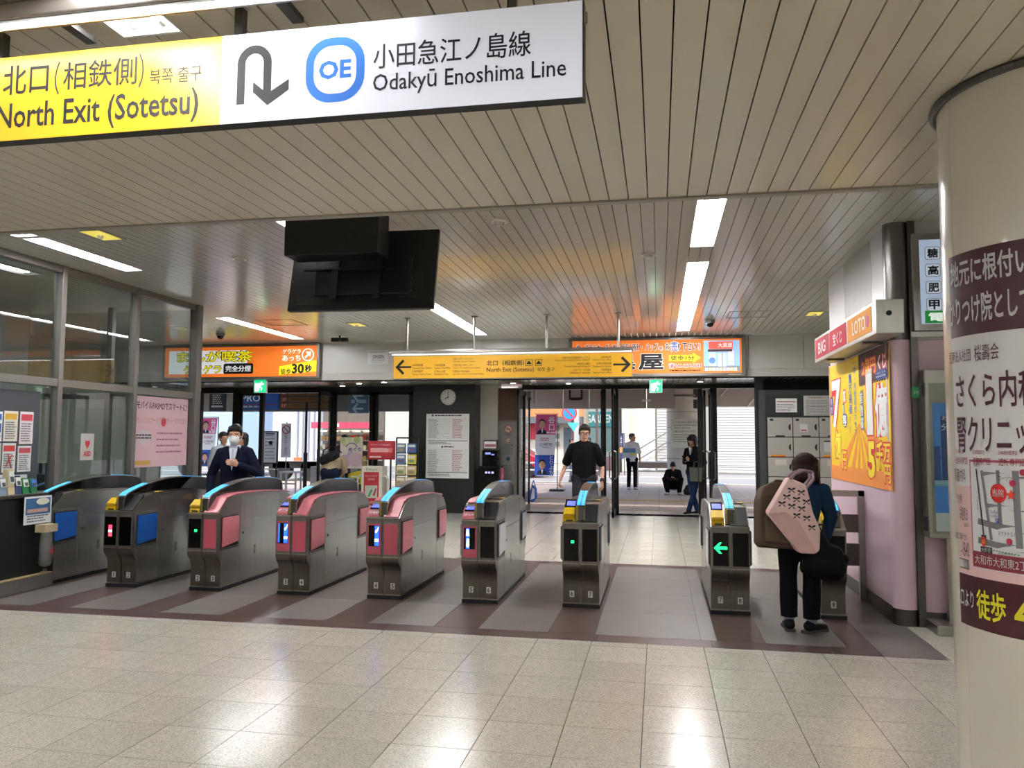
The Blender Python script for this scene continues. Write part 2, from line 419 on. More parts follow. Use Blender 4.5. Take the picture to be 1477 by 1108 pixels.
# ---- glazed booth on the left
b = struct('window_1')
fx0, fx1 = BW, BW+.07
ys = [3.2, 5.2, 7.74, 9.04, 10.36]
for y in ys: MB().box(fx0-.03, fx1, y-.035, y+.035, 0, ZF).obj('mullion', FRAME, b, bevel=.004)
MB().box(fx0-.03, fx1+.03, 10.33, 10.46, 0, ZF).obj('corner_post', FRAME, b, bevel=.005)
for z0, z1 in ((2.17, 2.26), (ZF-.08, ZF), (.12, .2)):
    MB().box(fx0-.02, fx1-.01, 3.2, 10.36, z0, z1).obj('rail', FRAME, b, bevel=.004)
GB = glass('booth_glass', (.90, .95, .95), 1.5, .0, 2.0)
for a, c in zip(ys, ys[1:]):
    MB().box(BW, BW+.008, a+.03, c-.03, 2.25, ZF-.07).obj('pane', GB, b); MB().box(BW, BW+.008, a+.03, c-.03, .19, 2.18).obj('pane', GB, b)
# second glazed side at the far end of the booth
MB().box(-9.6, BW-.03, 10.38, 10.388, .19, ZF-.07).obj('pane', GB, b)
MB().box(-9.6, BW-.03, 10.34, 10.42, 2.17, 2.26).obj('rail', FRAME, b); MB().box(-8.2, -8.12, 10.34, 10.42, 0, ZF).obj('mullion', FRAME, b)
w = struct('wall_left'); OFF = mat('booth_wall', '#aaa9a2', .6, 0, .05, 2)
MB().box(-9.7, -9.6, 4.3, 10.4, 0, ZF).obj('wall_panel', OFF, w)
MB().box(-9.6, BW-.1, 5.7, 5.8, 0, ZF).obj('wall_panel', OFF, w)
# inner door frame seen through the glass
MB().box(-9.6, -9.54, 8.2, 8.28, 0, 3.2).obj('door_post', STEEL_D, w); MB().box(-9.6, -9.54, 9.4, 9.48, 0, 3.2).obj('door_post', STEEL_D, w); MB().box(-9.6, -9.54, 8.2, 9.48, 3.2, 3.28).obj('door_head', STEEL_D, w)
# plinth with tactile edge
pl = struct('trim_2'); MB().box(BW-.05, BW+.32, 4.4, 7.47, 0, .14).obj('plinth', mat('grey_plinth', '#6c6863', .6, 0, .1, 5, speck=(200, .75, 1.1)), pl, bevel=.006)
MB().box(BW+.2, BW+.325, 4.4, 7.46, .14, .146).obj('tactile_edge', mat('tactile_beige', '#a8946a', .6, 0, .1, 20), pl)

# ================================================================ CEILING LIGHTS
def fixture(x0, x1, y0, y1, z, nt, label, segs=1, group=None):
    t = thing('ceiling_light', label, 'light', ((x0+x1)/2, y0, z), group=group)
    w = (x1-x0)/2; L = y1-y0
    MB().box(-w, w, 0, L, .055, .065).obj('reflector', REFL, t)
    f = MB()
    f.box(-w-.004, -w, -.01, L+.01, -.006, .065); f.box(w, w+.004, -.01, L+.01, -.006, .065)
    f.box(-w, w, -.012, 0, -.006, .065); f.box(-w, w, L, L+.012, -.006, .065); f.obj('frame', REFL, t)
    for s in range(segs):
        a, b = L*s/segs+.05, L*(s+1)/segs-.05
        for i in range(nt):
            x = -w+(i+.5)*2*w/nt
            MB().tube((x, a, .022), (x, b, .022), .0135, n=10).obj('tube', TUBE, t, smooth=True)
            for e in (a-.035, b): MB().tube((x, e, .022), (x, e+.035, .022), .016, n=8).obj('lamp_holder', WHITE, t)
    return t
for (x, k, y0, y1), nt_, sg_, lab in zip(OPEN_F, (3, 4, 3, 3, 3, 3, 3), (1, 3, 1, 3, 1, 1, 2), (
    'short recessed three-tube ceiling light on the right, nearest the ceiling step', 'long four-tube ceiling light on the right, ending at the orange shop sign',
    'ceiling light hidden behind the hanging black monitor', 'long ceiling light emerging below the monitor towards the yellow hanging sign',
    'bright ceiling light beside the booth glass, nearer half cut by the ceiling step', 'bright ceiling light above the first gates, running along the booth glass',
    'slim ceiling light in front of the orange and yellow cafe sign')):
    fixture(x+.002, x+k*PIT-.002, y0+.015, y1-.015, ZF, nt_, lab, sg_)
for (x, k, y0, y1), lab in zip(OPEN_N, ('ceiling light half hidden behind the large hanging direction sign', 'ceiling light behind the camera on the right', 'ceiling light behind the camera on the left', 'added unseen ceiling light on the left just outside the frame', 'added unseen ceiling light far behind the camera on the right', 'added unseen ceiling light behind the round column', 'added unseen ceiling light far behind the camera on the left', 'added unseen ceiling light off frame at right, between the column and the shop wall', 'added unseen ceiling light off frame at left, before the booth glass')):
    fixture(x+.002, x+k*PIT-.002, y0+.015, y1-.015, ZN, 2, lab)  # those labelled added are out of view, put in for extra brightness
# yellow emergency lamps and other ceiling fittings
YEL = mat('emergency_reflector', '#e6d25c', .3, .3, .05, 5, emit=.6)
for px, py, lab in ((515, 468, 'small yellow emergency lamp in the ceiling above the white header, left of the yellow sign'), (1175, 452, 'small yellow emergency lamp in the ceiling beside the lottery shop'), (145, 338, 'small yellow emergency lamp right behind the ceiling step, far left')):
    d = ray(px, py); p = Vector((0, 0, CAMZ))+d*((ZF-CAMZ)/d.z)
    t = thing('emergency_lamp', lab, 'light', (p.x, p.y, ZF))
    MB().box(-.13, .13, -.2, .2, -.008, .004).obj('frame', STEEL, t); MB().box(-.1, .1, -.17, .17, -.012, -.006).obj('lamp_plate', YEL, t); MB().sphere((0, 0, -.02), .03).obj('bulb', REFL, t, smooth=True)
for px, py, lab in ((720, 318, 'white smoke detector just behind the ceiling step'), (935, 366, 'flat round detector left of the right ceiling lights'), (345, 372, 'flat round detector in the ceiling above the second gate')):
    d = ray(px, py); p = Vector((0, 0, CAMZ))+d*((ZF-CAMZ)/d.z)
    t = thing('smoke_detector', lab, 'detector', (p.x, p.y, ZF))
    MB().disc((0, 0), .075, -.02, .002).obj('base', WHITE, t); MB().tube((0, 0, -.045), (0, 0, -.02), .035, .055, 20).obj('sensor_head', mat('detector_grey', '#b5b2aa', .5), t)
def dome(px, py, lab):
    d = ray(px, py); p = Vector((0, 0, CAMZ))+d*((ZF-CAMZ)/d.z)
    t = thing('dome_camera', lab, 'camera', (p.x, p.y, ZF))
    MB().tube((0, 0, -.05), (0, 0, .003), .075, .085, 20).obj('housing', mat('camera_grey', '#8c8a86', .4), t); MB().sphere((0, 0, -.055), (.062, .062, .06)).obj('dome', BLACK, t, smooth=True)
dome(1024, 462, 'dark dome security camera beside the long right ceiling light'); dome(318, 481, 'dark dome security camera in front of the cafe sign')
p = PY(490, 488, 13.9)
t = thing('twin_camera', 'pair of small black cameras under the ceiling left of the yellow sign', 'camera', (p.x, 13.9, ZF))
MB().tube((0, 0, -.07), (0, 0, 0), .015).obj('stem', BLACKM, t); MB().box(-.16, -.02, -.05, .05, -.12, -.05).obj('camera_body', BLACKM, t, bevel=.008); MB().box(.02, .16, -.05, .05, -.12, -.05).obj('camera_body', BLACKM, t, bevel=.008)
t = thing('ceiling_hatch', 'square access hatch frame in the ceiling beside the long right light', 'hatch', (1.4, 12.5, ZF))
for a in ((-.32, .32, -.32, -.3), (-.32, .32, .3, .32), (-.32, -.3, -.3, .3), (.3, .32, -.3, .3)): MB().box(*a, -.004, .003).obj('frame_bar', mat('hatch_frame', '#77726a', .5), t)
t = thing('ceiling_hatch', 'access hatch frame in the ceiling near the cafe sign', 'hatch', (-6.3, 12.2, ZF))
for a in ((-.32, .32, -.32, -.3), (-.32, .32, .3, .32), (-.32, -.3, -.3, .3), (.3, .32, -.3, .3)): MB().box(*a, -.004, .003).obj('frame_bar', mat('hatch_frame', '#77726a', .5), t)

# ================================================================ TICKET GATES
PINKG = mat('pink_gate_plastic', '#cf7883', .35, 0, .05, 4)
PINKP = mat('pink_gate_panel', '#c25266', .35, 0, .06, 4)
BLUEP = mat('blue_flap', '#1553a6', .35, 0, .06, 4)
GREYP = mat('grey_flap', '#878d9b', .15, .2, .06, 3, coat=.5)
CHAR = mat('charcoal_cover', '#262627', .35, 0, .06, 5, spec=.3)
YELP = mat('yellow_reader', '#e0b811', .35, 0, .05, 5)
CYAN = mat('blue_guide_light', '#4db4f2', .3, 0, .05, 5, emit=.55)
RIM = mat('hood_rim_metal', '#7e7b76', .3, .8, .08, 6)
HOODB = mat('hood_black_acrylic', '#0b0b0c', .08, 0, .1, 5, spec=.35)
HOODG = mat('hood_smoked_acrylic', '#383633', .1, .3, .1, 4, coat=.3)
YSTR = mat('yellow_edge_strip', '#b0902a', .4, 0, .3, 60)
SCR_BLK = mat('display_black', '#050506', .22, 0, 0, 1, spec=.22)
RED_L = ink('#ff2a3c', 4.); GRN_L = ink('#19e06a', 2.2); BLU_L = ink('#1d4df2', 2.2); WHT_L = ink('#dfe6ff', 2.5)
IC_L = ink('#4a55c8', 1.4)
KICK = mat('gate_kick_base', '#191817', .6, 0, .1, 5)
STEELS = mat('gate_side_steel', '#aeaba6', .26, .92, .2, 3, stretch=(1, 9, 1), bump=.03)
STEELN = mat('gate_neck_steel', '#6f685f', .3, .9, .2, 4, stretch=(6, 1, 1))
def sm(p0, p1, p2, n=5):
    return [tuple(Vector(p0)*(1-t)**2+Vector(p1)*2*t*(1-t)+Vector(p2)*t*t) for t in [i/n for i in range(n+1)]]
LOWF = [(0, .035), (0, .22)]+sm((0, .22), (-.005, .31), (-.05, .345))[1:]+sm((-.05, .345), (-.08, .37), (-.08, .42))[1:]
TOPL = [(-.08, .80), (-.065, .815), (.10, .945)]+sm((.10, .945), (.15, .975), (.30, .985))[1:]+[(.8, .985), (1.25, .965)]+sm((1.25, .965), (1.52, .94), (1.60, .84))[1:]+[(1.64, .79)]
REAR = [(1.64-y-.08+.0, z) for y, z in LOWF][::-1]
PROF = LOWF+TOPL+[(1.64-(y+.08), z) for y, z in LOWF[::-1]]
def gate(x0, w, label, lcol, rcol, top, flap, led, nums, reader, hood=HOODB, half=None):
    # x0 is the left edge of the foot, half = 'L' / 'R' keeps one column only
    t = thing('ticket_gate', label, 'ticket gate', (x0+w/2, 7.52, 0))
    h = w/2
    cols = []
    if half is None: cols = [(-h, -.0025, lcol, 0), (.0025, h, rcol, 1)]
    elif half == 'R': cols = [(-h, h, rcol, 1)]
    else: cols = [(-h, h, lcol, 0)]
    for a, b, c, side in cols:
        MB().prism(PROF, 'x', a, b).obj('cabinet', STEEL, t, smooth=True)
        MB().band([(-.003, .05), (-.003, .22)]+[(y-.003, z) for y, z in LOWF[2:]], .002, 'x', a+.004, b-.004).obj('neck_panel', STEELN, t, smooth=True)
        # front panel with frame and display
        MB().box(a+.004, b-.004, -.088, -.08, .43, .80).obj('front_frame', FRAME, t, bevel=.003)
        pm = {'black': SCR_BLK, 'pink': PINKP, 'screen': PINKP}[c]
        fp = MB().box(a+.018, b-.014, -.0915, -.086, .452, .752).obj('front_panel', pm, t)
        cx = (a+b)/2
        if c == 'screen':
            MB().box(a+.03, b-.03, -.0935, -.0905, .53, .735).obj('display', SCR_BLK, fp)
            d = led or 'blueR'
            if d == 'blueLR':
                MB().box(a+.034, a+.05, -.0945, -.093, .54, .73).obj('display_bar', BLU_L, fp); MB().box(b-.075, b-.034, -.0945, -.093, .535, .73).obj('display_bar', BLU_L, fp)
                MB().box(b-.073, b-.036, -.0955, -.0944, .575, .60).obj('display_mark', WHT_L, fp); MB().prism([(b-.07, .68), (b-.05, .70), (b-.036, .725), (b-.036, .70), (b-.055, .665), (b-.065, .66)], 'y', -.0955, -.0944).obj('display_mark', WHT_L, fp)
            elif d == 'blueR':
                MB().box(b-.075, b-.032, -.0945, -.093, .535, .73).obj('display_bar', BLU_L, fp); MB().box(b-.073, b-.034, -.0955, -.0944, .575, .605).obj('display_mark', WHT_L, fp)
                MB().prism([(b-.07, .68), (b-.05, .70), (b-.036, .725), (b-.036, .70), (b-.055, .665), (b-.065, .66)], 'y', -.0955, -.0944).obj('display_mark', WHT_L, fp)
            else:
                MB().box(a+.05, a+.085, -.0945, -.093, .535, .73).obj('display_bar', BLU_L, fp)
                MB().disc((0, 0), .001, 0, .001, 3)
                MB().prism([(a+.052, .66), (a+.083, .66), (a+.078, .70), (a+.072, .725), (a+.058, .725)], 'y', -.0955, -.0944).obj('display_mark', WHT_L, fp); MB().prism([(a+.055, .56), (a+.07, .545), (a+.083, .57), (a+.08, .63), (a+.06, .635)], 'y', -.0955, -.0944).obj('display_mark', WHT_L, fp)
        if side == (1 if half == 'R' else 0) or half:
            if led == 'red': MB().box(cx-.018, cx+.022, -.0935, -.091, .545, .665).obj('signal_light', RED_L, fp, bevel=.004); MB().box(cx-.018, cx+.022, -.0945, -.0934, .59, .612).obj('signal_bar', ink('#ffd0dc', 4.), fp)
            if led == 'green': MB().box(cx-.0, cx+.03, -.0935, -.091, .618, .645).obj('signal_light', GRN_L, fp)
            if led == 'arrow':
                A = [(cx-.06, .615), (cx-.01, .665), (cx+.012, .665), (cx-.018, .628), (cx+.06, .628), (cx+.06, .602), (cx-.018, .602), (cx+.012, .565), (cx-.01, .565)]
                MB().prism(A, 'y', -.0935, -.091).obj('signal_arrow', GRN_L, fp)
        # number plate low on the neck
        n = nums[side if half is None else 0]
        pl = MB().box(cx-.022, cx+.022, -.0075, -.003, .10, .16).obj('number_plate', PAPER, t)
        me = text_mesh(n, .015)
        for v in me.vertices: v.co = (v.co.x, v.co.y, 0)
        xs = [v.co.x for v in me.vertices]; ys = [v.co.y for v in me.vertices]
        for v in me.vertices: v.co = (cx-(.006 if n == '1' else .012)+(.010 if n == '1' else .024)*(v.co.x-min(xs))/(max(xs)-min(xs)), -.0085, .108+.044*(v.co.y-min(ys))/(max(ys)-min(ys)))
        link('lettering', me, ink('#111111'), pl)
        # top covers: the sloping front piece and the strip behind it
        tm = {'pink': PINKG, 'char': CHAR}[top[side] if half is None else top[0]]
        if not (reader and side == 0 and half is None) and half != 'L':
            MB().band([(-.075, .812), (.10, .953), (.115, .962)], .014, 'x', a+.004, b-.012).obj('front_cover', tm, t)
        if tm is PINKG: MB().band(sm((.12, .96), (.17, .985), (.30, .989))+[(.8, .989), (1.25, .969)]+sm((1.25, .969), (1.45, .95), (1.52, .93))[1:], .008, 'x', a+.01, b-.006).obj('top_cover', tm, t)
        else: MB().band([(.3, .988), (.8, .988), (1.2, .97)], .006, 'x', a+.02, b-.02).obj('top_cover', CHAR, t)
        if side == 1 or half == 'R': MB().box(b-.06, b-.01, .33, .43, .990, .996).obj('yellow_mark', ink('#c9a436'), t)
        MB().box(a+.002, b-.002, -.092, -.07, .80, .815).obj('front_rail', STEEL, t, bevel=.003)
    # kick base
    MB().box(-h-.006, h+.006, -.012, 1.572, 0, .035).obj('kick_base', KICK, t)
    # side panels, flaps, vents: on both flanks
    for s in ((-1, 1) if half is None else ((1,) if half == 'R' else (-1,))):
        X = s*h
        def sb(y0, y1, z0, z1, k): return MB().box(X-s*.002, X+s*k, y0, y1, z0, z1)
        sb(.35, 1.245, .695, .945, .003).obj('upper_panel', STEELS, t); sb(.35, 1.245, .05, .69, .003).obj('lower_panel', STEELS, t)
        sb(.0, .343, .05, .415, .003).obj('side_panel', STEELS, t); sb(1.252, 1.56, .05, .415, .003).obj('side_panel', STEELS, t)
        for a, b in ((-.045, .325), (1.27, 1.61)):
            sb(a, b, .425, .80, .004).obj('flap_frame', FRAME, t)
            fm = {'blue': BLUEP, 'pink': PINKG, 'grey': GREYP}[flap]
            MB().box(X+s*.003, X+s*.012, a+.02, b-.02, .45, .772).obj('flap_slot', BLACKM, t)
            MB().prism([(a+.025, .458), (b-.03, .49), (b-.03, .762), (a+.025, .762)], 'x', X+s*.008, X+s*.024).obj('flap', fm, t)
        v = MB()
        for i in range(2):
            for j in range(4): v.box(X+s*.002, X+s*.0045, .66, .70, .30+i*.055+j*.011, .305+i*.055+j*.011)
        v.obj('vent', BLACKM, t)['kind'] = 'stuff'
        MB().tube((X+s*.001, .42, .56), (X+s*.007, .42, .56), .012).obj('lock', STEEL_D, t)
    # hood
    hx = 0 if half is None else (-.03 if half == 'R' else .03)
    hw = .042 if half is None else .035
    HP_ = [(-.06, .815), (-.06, .90)]+sm((-.06, .90), (-.055, .965), (.02, .995))[1:]+sm((.02, .995), (.4, 1.115), (.85, 1.125))[1:]+sm((.85, 1.125), (1.40, 1.12), (1.52, 1.07))[1:]+sm((1.52, 1.07), (1.56, 1.04), (1.56, .93))[1:]
    hd = MB().prism(HP_, 'x', hx-hw, hx+hw).obj('hood', hood, t, smooth=True)
    MB().band(HP_[:], .012, 'x', hx-hw-.003, hx-hw+.007).obj('hood_rim', RIM, t, smooth=True); MB().band(HP_[:], .012, 'x', hx+hw-.007, hx+hw+.003).obj('hood_rim', RIM, t, smooth=True)
    MB().band(HP_[2:-2], .009, 'x', hx-hw+.006, hx+hw-.006).obj('hood_top', mat('hood_top_grey', '#4c4a47', .3, .5, .08, 5), t, smooth=True)
    i0 = [p for p in HP_[2:] if -.04 <= p[0] <= .40 and p[1] > .96]; i1 = [p for p in HP_ if 1.02 <= p[0] <= 1.5 and p[1] > 1.0]
    for seg in (i0, i1):
        if half is None:
            MB().band(seg, .0155, 'x', hx-hw+.006, hx-.004).obj('guide_light', CYAN, t, smooth=True); MB().band(seg, .0155, 'x', hx+.004, hx+hw-.006).obj('guide_light', CYAN, t, smooth=True)
        else: MB().band(seg, .0155, 'x', hx-hw+.008, hx+hw-.008).obj('guide_light', CYAN, t, smooth=True)
    MB().box(hx-hw-.002, hx-hw+.02, -.067, -.06, .83, .97).obj('edge_strip', YSTR, t); MB().box(hx-hw+.02, hx+hw, -.064, -.06, .83, .96).obj('hood_front', STEEL_D, t)
    # card reader on the left column
    if reader:
        a, b = (-h+.006, hx-hw-.008) if half is None else (-h+.05, h-.004)
        if half == 'L': a, b = -h+.004, hx-hw-.006
        rb = {'yellow': YELP, 'pink': PINKG, 'yellow_ic': YELP}[reader]
        r = MB().prism([(-.074, .815), (-.074, .845), (.0, .915), (.05, .93), (.05, .815)], 'x', a, b).obj('card_reader', rb, t, bevel=.006)
        if reader == 'pink':
            MB().band([(-.03, .889), (.035, .931)], .004, 'x', a+.01, b-.006).obj('touch_pad', BLACK, r); MB().band([(-.012, .903), (.025, .928)], .007, 'x', a+.022, b-.015).obj('touch_light', IC_L, r)
            for i in range(3): MB().band([(-.064, .856), (-.05, .869)], .003, 'x', a+.02+i*.035, a+.042+i*.035).obj('card_symbol', ink('#f0dfe2'), r); MB().band([(-.058, .862), (-.054, .866)], .0035, 'x', a+.025+i*.035, a+.036+i*.035).obj('card_symbol_core', ink('#222222'), r)
        else:
            MB().box(a+.015, b-.015, -.082, -.06, .875, .893).obj('ticket_slot', mat('slot_yellow', '#c79d10', .4), r)
            MB().box(a+.03, b-.02, -.077, -.07, .822, .838).obj('print', ink('#3a3010'), r)
            MB().band([(-.06, .862), (.03, .922)], .03, 'x', a+.004, b-.004).obj('ticket_tray', YELP, r)
            if reader == 'yellow_ic':
                MB().band([(.045, .935), (.19, 1.0)], .012, 'x', a+.003, b-.003).obj('touch_pad', BLACK, t); MB().band([(.07, .955), (.15, .992)], .006, 'x', a+.02, b-.015).obj('touch_light', IC_L, t)
    return t
GW = .345
gate(-6.70, .19, 'first ticket gate against the booth, half width with a blue flap', 'black', 'black', ['char'], 'blue', None, ['1'], None, half='R')
gate(-5.84, GW, 'ticket gate with a red no-entry light and a blue flap', 'black', 'black', ['char', 'char'], 'blue', 'red', ['1', '2'], 'yellow')
gate(-4.85, GW, 'pink-topped ticket gate with a yellow reader and a small green light', 'black', 'pink', ['pink', 'pink'], 'pink', 'green', ['2', '3'], 'yellow')
gate(-3.855, GW, 'pink ticket gate numbered 3 and 4 with a split blue display', 'screen', 'pink', ['pink', 'pink'], 'pink', 'blueLR', ['3', '4'], 'pink', hood=HOODB)
gate(-2.88, GW, 'pink ticket gate numbered 4 and 5 with a blue bar display', 'screen', 'pink', ['pink', 'pink'], 'pink', 'blueR', ['4', '5'], 'pink', hood=HOODG)
gate(-1.90, GW, 'steel ticket gate numbered 5 and 6, pink display left and black panel right', 'screen', 'black', ['pink', 'char'], 'grey', 'blueL', ['5', '6'], 'pink', hood=HOODG)
gate(-.91, GW, 'steel ticket gate with a yellow reader, numbered 6 and 7', 'black', 'black', ['char', 'char'], 'grey', 'green', ['6', '7'], 'yellow_ic', hood=HOODG)
gate(.465, GW, 'steel ticket gate with a green arrow, numbered 7 and 8', 'black', 'black', ['char', 'char'], 'grey', 'arrow', ['7', '8'], 'yellow_ic', hood=HOODG)
gate(1.43, .21, 'half-width ticket gate at the railing, green arrow behind the woman', 'black', 'black', ['char'], 'grey', 'arrow', ['8'], 'yellow', hood=HOODG, half='L')
# railing between the last gate and the shop wall
t = thing("railing", "stainless railing with two flat bars between last gate and pink wall", "railing", (1.8, 8.42, 0))
MB().box(.17, .235, -.03, .03, 0, 1.1).obj('post', STEEL, t, bevel=.004); MB().box(-.14, .235, -.03, .03, 1.04, 1.1).obj('top_rail', STEEL, t, bevel=.004); pass
MB().box(-.14, -.1, -.03, .03, 0, 1.04).obj('post', STEEL, t); MB().box(-.13, .17, -.012, .012, .68, .86).obj('bar', STEEL_D, t); MB().box(-.13, .17, -.012, .012, .35, .57).obj('bar', STEEL_D, t)

# ================================================================ LARGE HANGING SIGN
BLK_INK = ink('#16161c'); 
YD = 2.3
sg = panel('hanging_sign', 'large yellow and white direction sign hanging from the near ceiling', 'sign', (-1.4, YD, 2.645), '-y')
def sx(px, py, Y=YD, o=(-1.4, 2.645)): p = PY(px, py, Y); return p.x-o[0], p.z-o[1]
bx = -.033; rx_ = 1.18; lx_ = -1.25; hh = .305
MB().box(lx_, rx_, 0, hh, -.05, -.004).obj('casing', BLACKM, sg)
MB().box(lx_, bx, 0, hh, -.004, 0).obj('yellow_face', mat('sign_yellow', '#e6b02a', .3, 0, .02, 1, emit=.12), sg); MB().box(bx, rx_, 0, hh, -.004, 0).obj('white_face', mat('sign_white', '#e6e8f6', .3, 0, .01, 1, emit=.2), sg)  # faces glow weakly: part of the lamp bar's light put into the material
def st(body, x0, x1, y0, y1, m=BLK_INK, bold=0., par=sg): return text(body, x0, x1, y0, y1, .0012, m, par, bold)
st('北口', -.885, -.700, .165, .272, bold=.008); st('（', -.675, -.655, .150, .272); st('相鉄側', -.640, -.352, .165, .265, bold=.006); st('）', -.345, -.325, .15, .272)
st('북쪽 출구', -.302, -.106, .157, .212); st('North Exit (Sotetsu)', -.905, -.115, .015, .135, bold=.012)
def arc(cx, cy, r, a0, a1, n=14): return [(cx+r*math.cos(math.radians(a0+(a1-a0)*i/n)), cy+r*math.sin(math.radians(a0+(a1-a0)*i/n))) for i in range(n+1)]
ua = [(.04, .062)]+arc(.0875, .200, .0475, 180, 0)+[(.135, .075)]
flat(stroke(ua, .028), .0012, BLK_INK, sg, 'u_turn_arrow'); flat([(.085, .135), (.137, .092), (.212, .135), (.212, .100), (.137, .052), (.085, .100)], .0016, BLK_INK, sg, 'arrow_head')
OEB = ink('#1f74d8')
flat(rrect(.272, .475, .045, .262, .085, 8), .0010, OEB, sg, 'line_symbol'); flat(rrect(.300, .447, .073, .234, .06, 8), .0016, ink('#e6e8f6', .2), sg, 'symbol_centre')  # symbol centre has the same added glow as the white face
text('OE', .318, .430, .122, .185, .0022, OEB, sg, .03)
st('小田急江ノ島線', .505, 1.02, .143, .226, bold=.006); st('Odakyū Enoshima Line', .505, 1.13, .052, .128, bold=.006)
MB().box(rx_, rx_+.006, 0, hh, -.05, .001).obj('end_cap', STEEL_D, sg)
MB().tube((rx_+.01, hh-.075, .0), (rx_+.01, hh-.04, .0), .006).obj('latch', STEEL, sg)
for x in (-.95, .0, .95): MB().box(x-.015, x+.015, hh, ZN-2.645, -.07, -.04).obj('hanger', STEEL_D, sg)
lb = panel('sign_lamp_bar', 'long lamp bar with white LED beads above the hanging direction sign', 'lamp', (-1.4, YD-.12, 2.985), '-y')
MB().box(-1.3, .62, .012, .065, -.05, .035).obj('housing', mat('lamp_bar_grey', '#77706a', .35, .6, .05, 4), lb, bevel=.006)
MB().box(-1.3, .62, .002, .012, -.02, .02).obj('lamp_strip', REFL, lb)
me = MB().sphere((0, 0, 0), (.0085, .006, .007), 8, 5).mesh('bead', smooth=True); LEDM = mat('led_bead', '#ffffff', .3, emit=30)
for i in range(110): link('bead', me, LEDM, lb, (-1.29+i*.0172, -.002, .006))
for x in (-.6, .2): MB().box(x-.02, x+.02, .03, .05, -.2, -.04).obj('bracket', STEEL_D, lb)
MB().box(-.25, -.21, .06, .09, -.05, .02).obj('hanger', STEEL_D, lb)

# ================================================================ YELLOW SIGN OVER THE GATES
YS = 12.0; o_ = (PY(739, 530, YS).x, PY(739, 545, YS).z)
ys_ = panel('hanging_sign', 'long yellow sign with black arrows at both ends, hanging beyond the gates', 'sign', (o_[0], YS, o_[1]), '-y')
def yx(px): return PY(px, 530, YS).x-o_[0]
L0, L1, HY = yx(567), yx(912), .37
MB().box(L0, L1, 0, HY, -.12, -.004).obj('casing', mat('sign_casing', '#8a8883', .4, .5), ys_)
MB().box(L0+.005, L1-.005, .004, HY-.004, -.004, 0).obj('yellow_face', mat('sign_yellow_far', '#dba526', .35, 0, .03, 1.5, emit=.08), ys_)  # floodlit face; slight glow in its material stands for lamp bar light
MB().box(L0-.05, L1+.02, HY+.02, HY+.08, -.06, .12).obj('lamp_bar', STEEL, ys_, bevel=.01)
me = MB().box(-.007, .007, -.005, .005, -.006, .006).mesh('bead')
for i in range(120): link('bead', me, mat('led_bead_far', '#ffffff', .3, emit=7), ys_, (L0+.02+i*(L1-L0-.04)/119, HY+.015, .06))
for px in (586, 683, 788, 892):
    MB().tube((yx(px), HY+.08, -.03), (yx(px), ZF-o_[1], -.03), .018, n=10).obj('hanger', STEEL, ys_, smooth=True); MB().tube((yx(px), ZF-o_[1]-.02, -.03), (yx(px), ZF-o_[1], -.03), .05, n=14).obj('ceiling_plate', STEEL, ys_)
def zz(py, px=739): return PY(px, py, YS).z-o_[1]
def yt(body, px0, px1, py0, py1, bold=0.):
    return text(body, yx(px0), yx(px1), zz(py1, (px0+px1)/2), zz(py0, (px0+px1)/2), .003, ink('#1c1808'), ys_, bold)
for d, px in ((1, 583), (-1, 896)):
    c = yx(px); e = .13; A = [(-e*d, 0), (.0*d, 0)]
    flat(stroke([(c-d*.12, .19), (c+d*.12, .19)], .03), .003, ink('#1c1808'), ys_, 'arrow_shaft')
    flat(stroke([(c-d*.01, .30), (c-d*.12, .19), (c-d*.01, .08)], .04), .0036, ink('#1c1808'), ys_, 'arrow_head')
yt('北口（相鉄側）', 702, 756, 519.5, 527.5, .01); yt('North Exit (Sotetsu)', 702, 770, 530, 538, .012); yt('북쪽 출구', 775, 800, 530, 536)
for jp, en, a, b, r in (('大和警察署', 'Yamato Police Station', 594.5, 623, 525), ('大和税務署', 'Yamato Tax Office', 626.5, 650, 525), ('大和スポーツセンター', 'Yamato Sports Center', 653, 686, 516), ('大和市青少年センター', 'Yamato City Adolescence Center', 653, 693, 525), ('大和保健所', 'Yamato Health Center', 594.5, 623, 534), ('引地台公園', 'Hikichidai Park', 626.5, 647, 534), ('法務局大和出張所', 'Legal Affairs Bureau Yamato Branch Office', 653, 698, 534),
    ('大和市文化創造拠点シリウス', 'Yamato City Culture Center "SiRiUS"', 800, 851, 514), ('大和市役所', 'Yamato City Office', 855, 882, 513.5), ('大和市立病院', 'Yamato Municipal Hospital', 814, 851, 523), ('大和市消防本部', 'Yamato Fire Station', 855, 882, 522.5), ('ハローワーク大和', 'Hellowork Yamato', 822, 851, 532), ('大和郵便局', 'Yamato Post Office', 855, 882, 531.5)):
    k = len(jp)*3.1
    if a < 700: yt(jp, a, min(b, a+k), r, r+3.6); yt(en, a, b, r+4.4, r+7.2)
    else: yt(jp, max(a, b-k), b, r, r+3.6); yt(en, a, b, r+4.4, r+7.2)
for px in (758, 772):
    fp = rect(yx(px), yx(px+10), zz(528), zz(519), .003, ink('#2a2410'), ys_, 'pictogram_frame'); rect(yx(px)+.008, yx(px+10)-.008, zz(528)+.008, zz(519)-.008, .0045, ink('#e8b92c'), ys_, 'pictogram_field')
    c = (yx(px+5)); zc = zz(524)
    flat([(c-.035, zc-.02), (c+.035, zc-.02), (c+.035, zc+.005), (c+.02, zc+.01), (c+.014, zc+.03), (c-.014, zc+.03), (c-.02, zc+.01), (c-.035, zc+.005)], .006, ink('#1c1808'), ys_, 'pictogram')

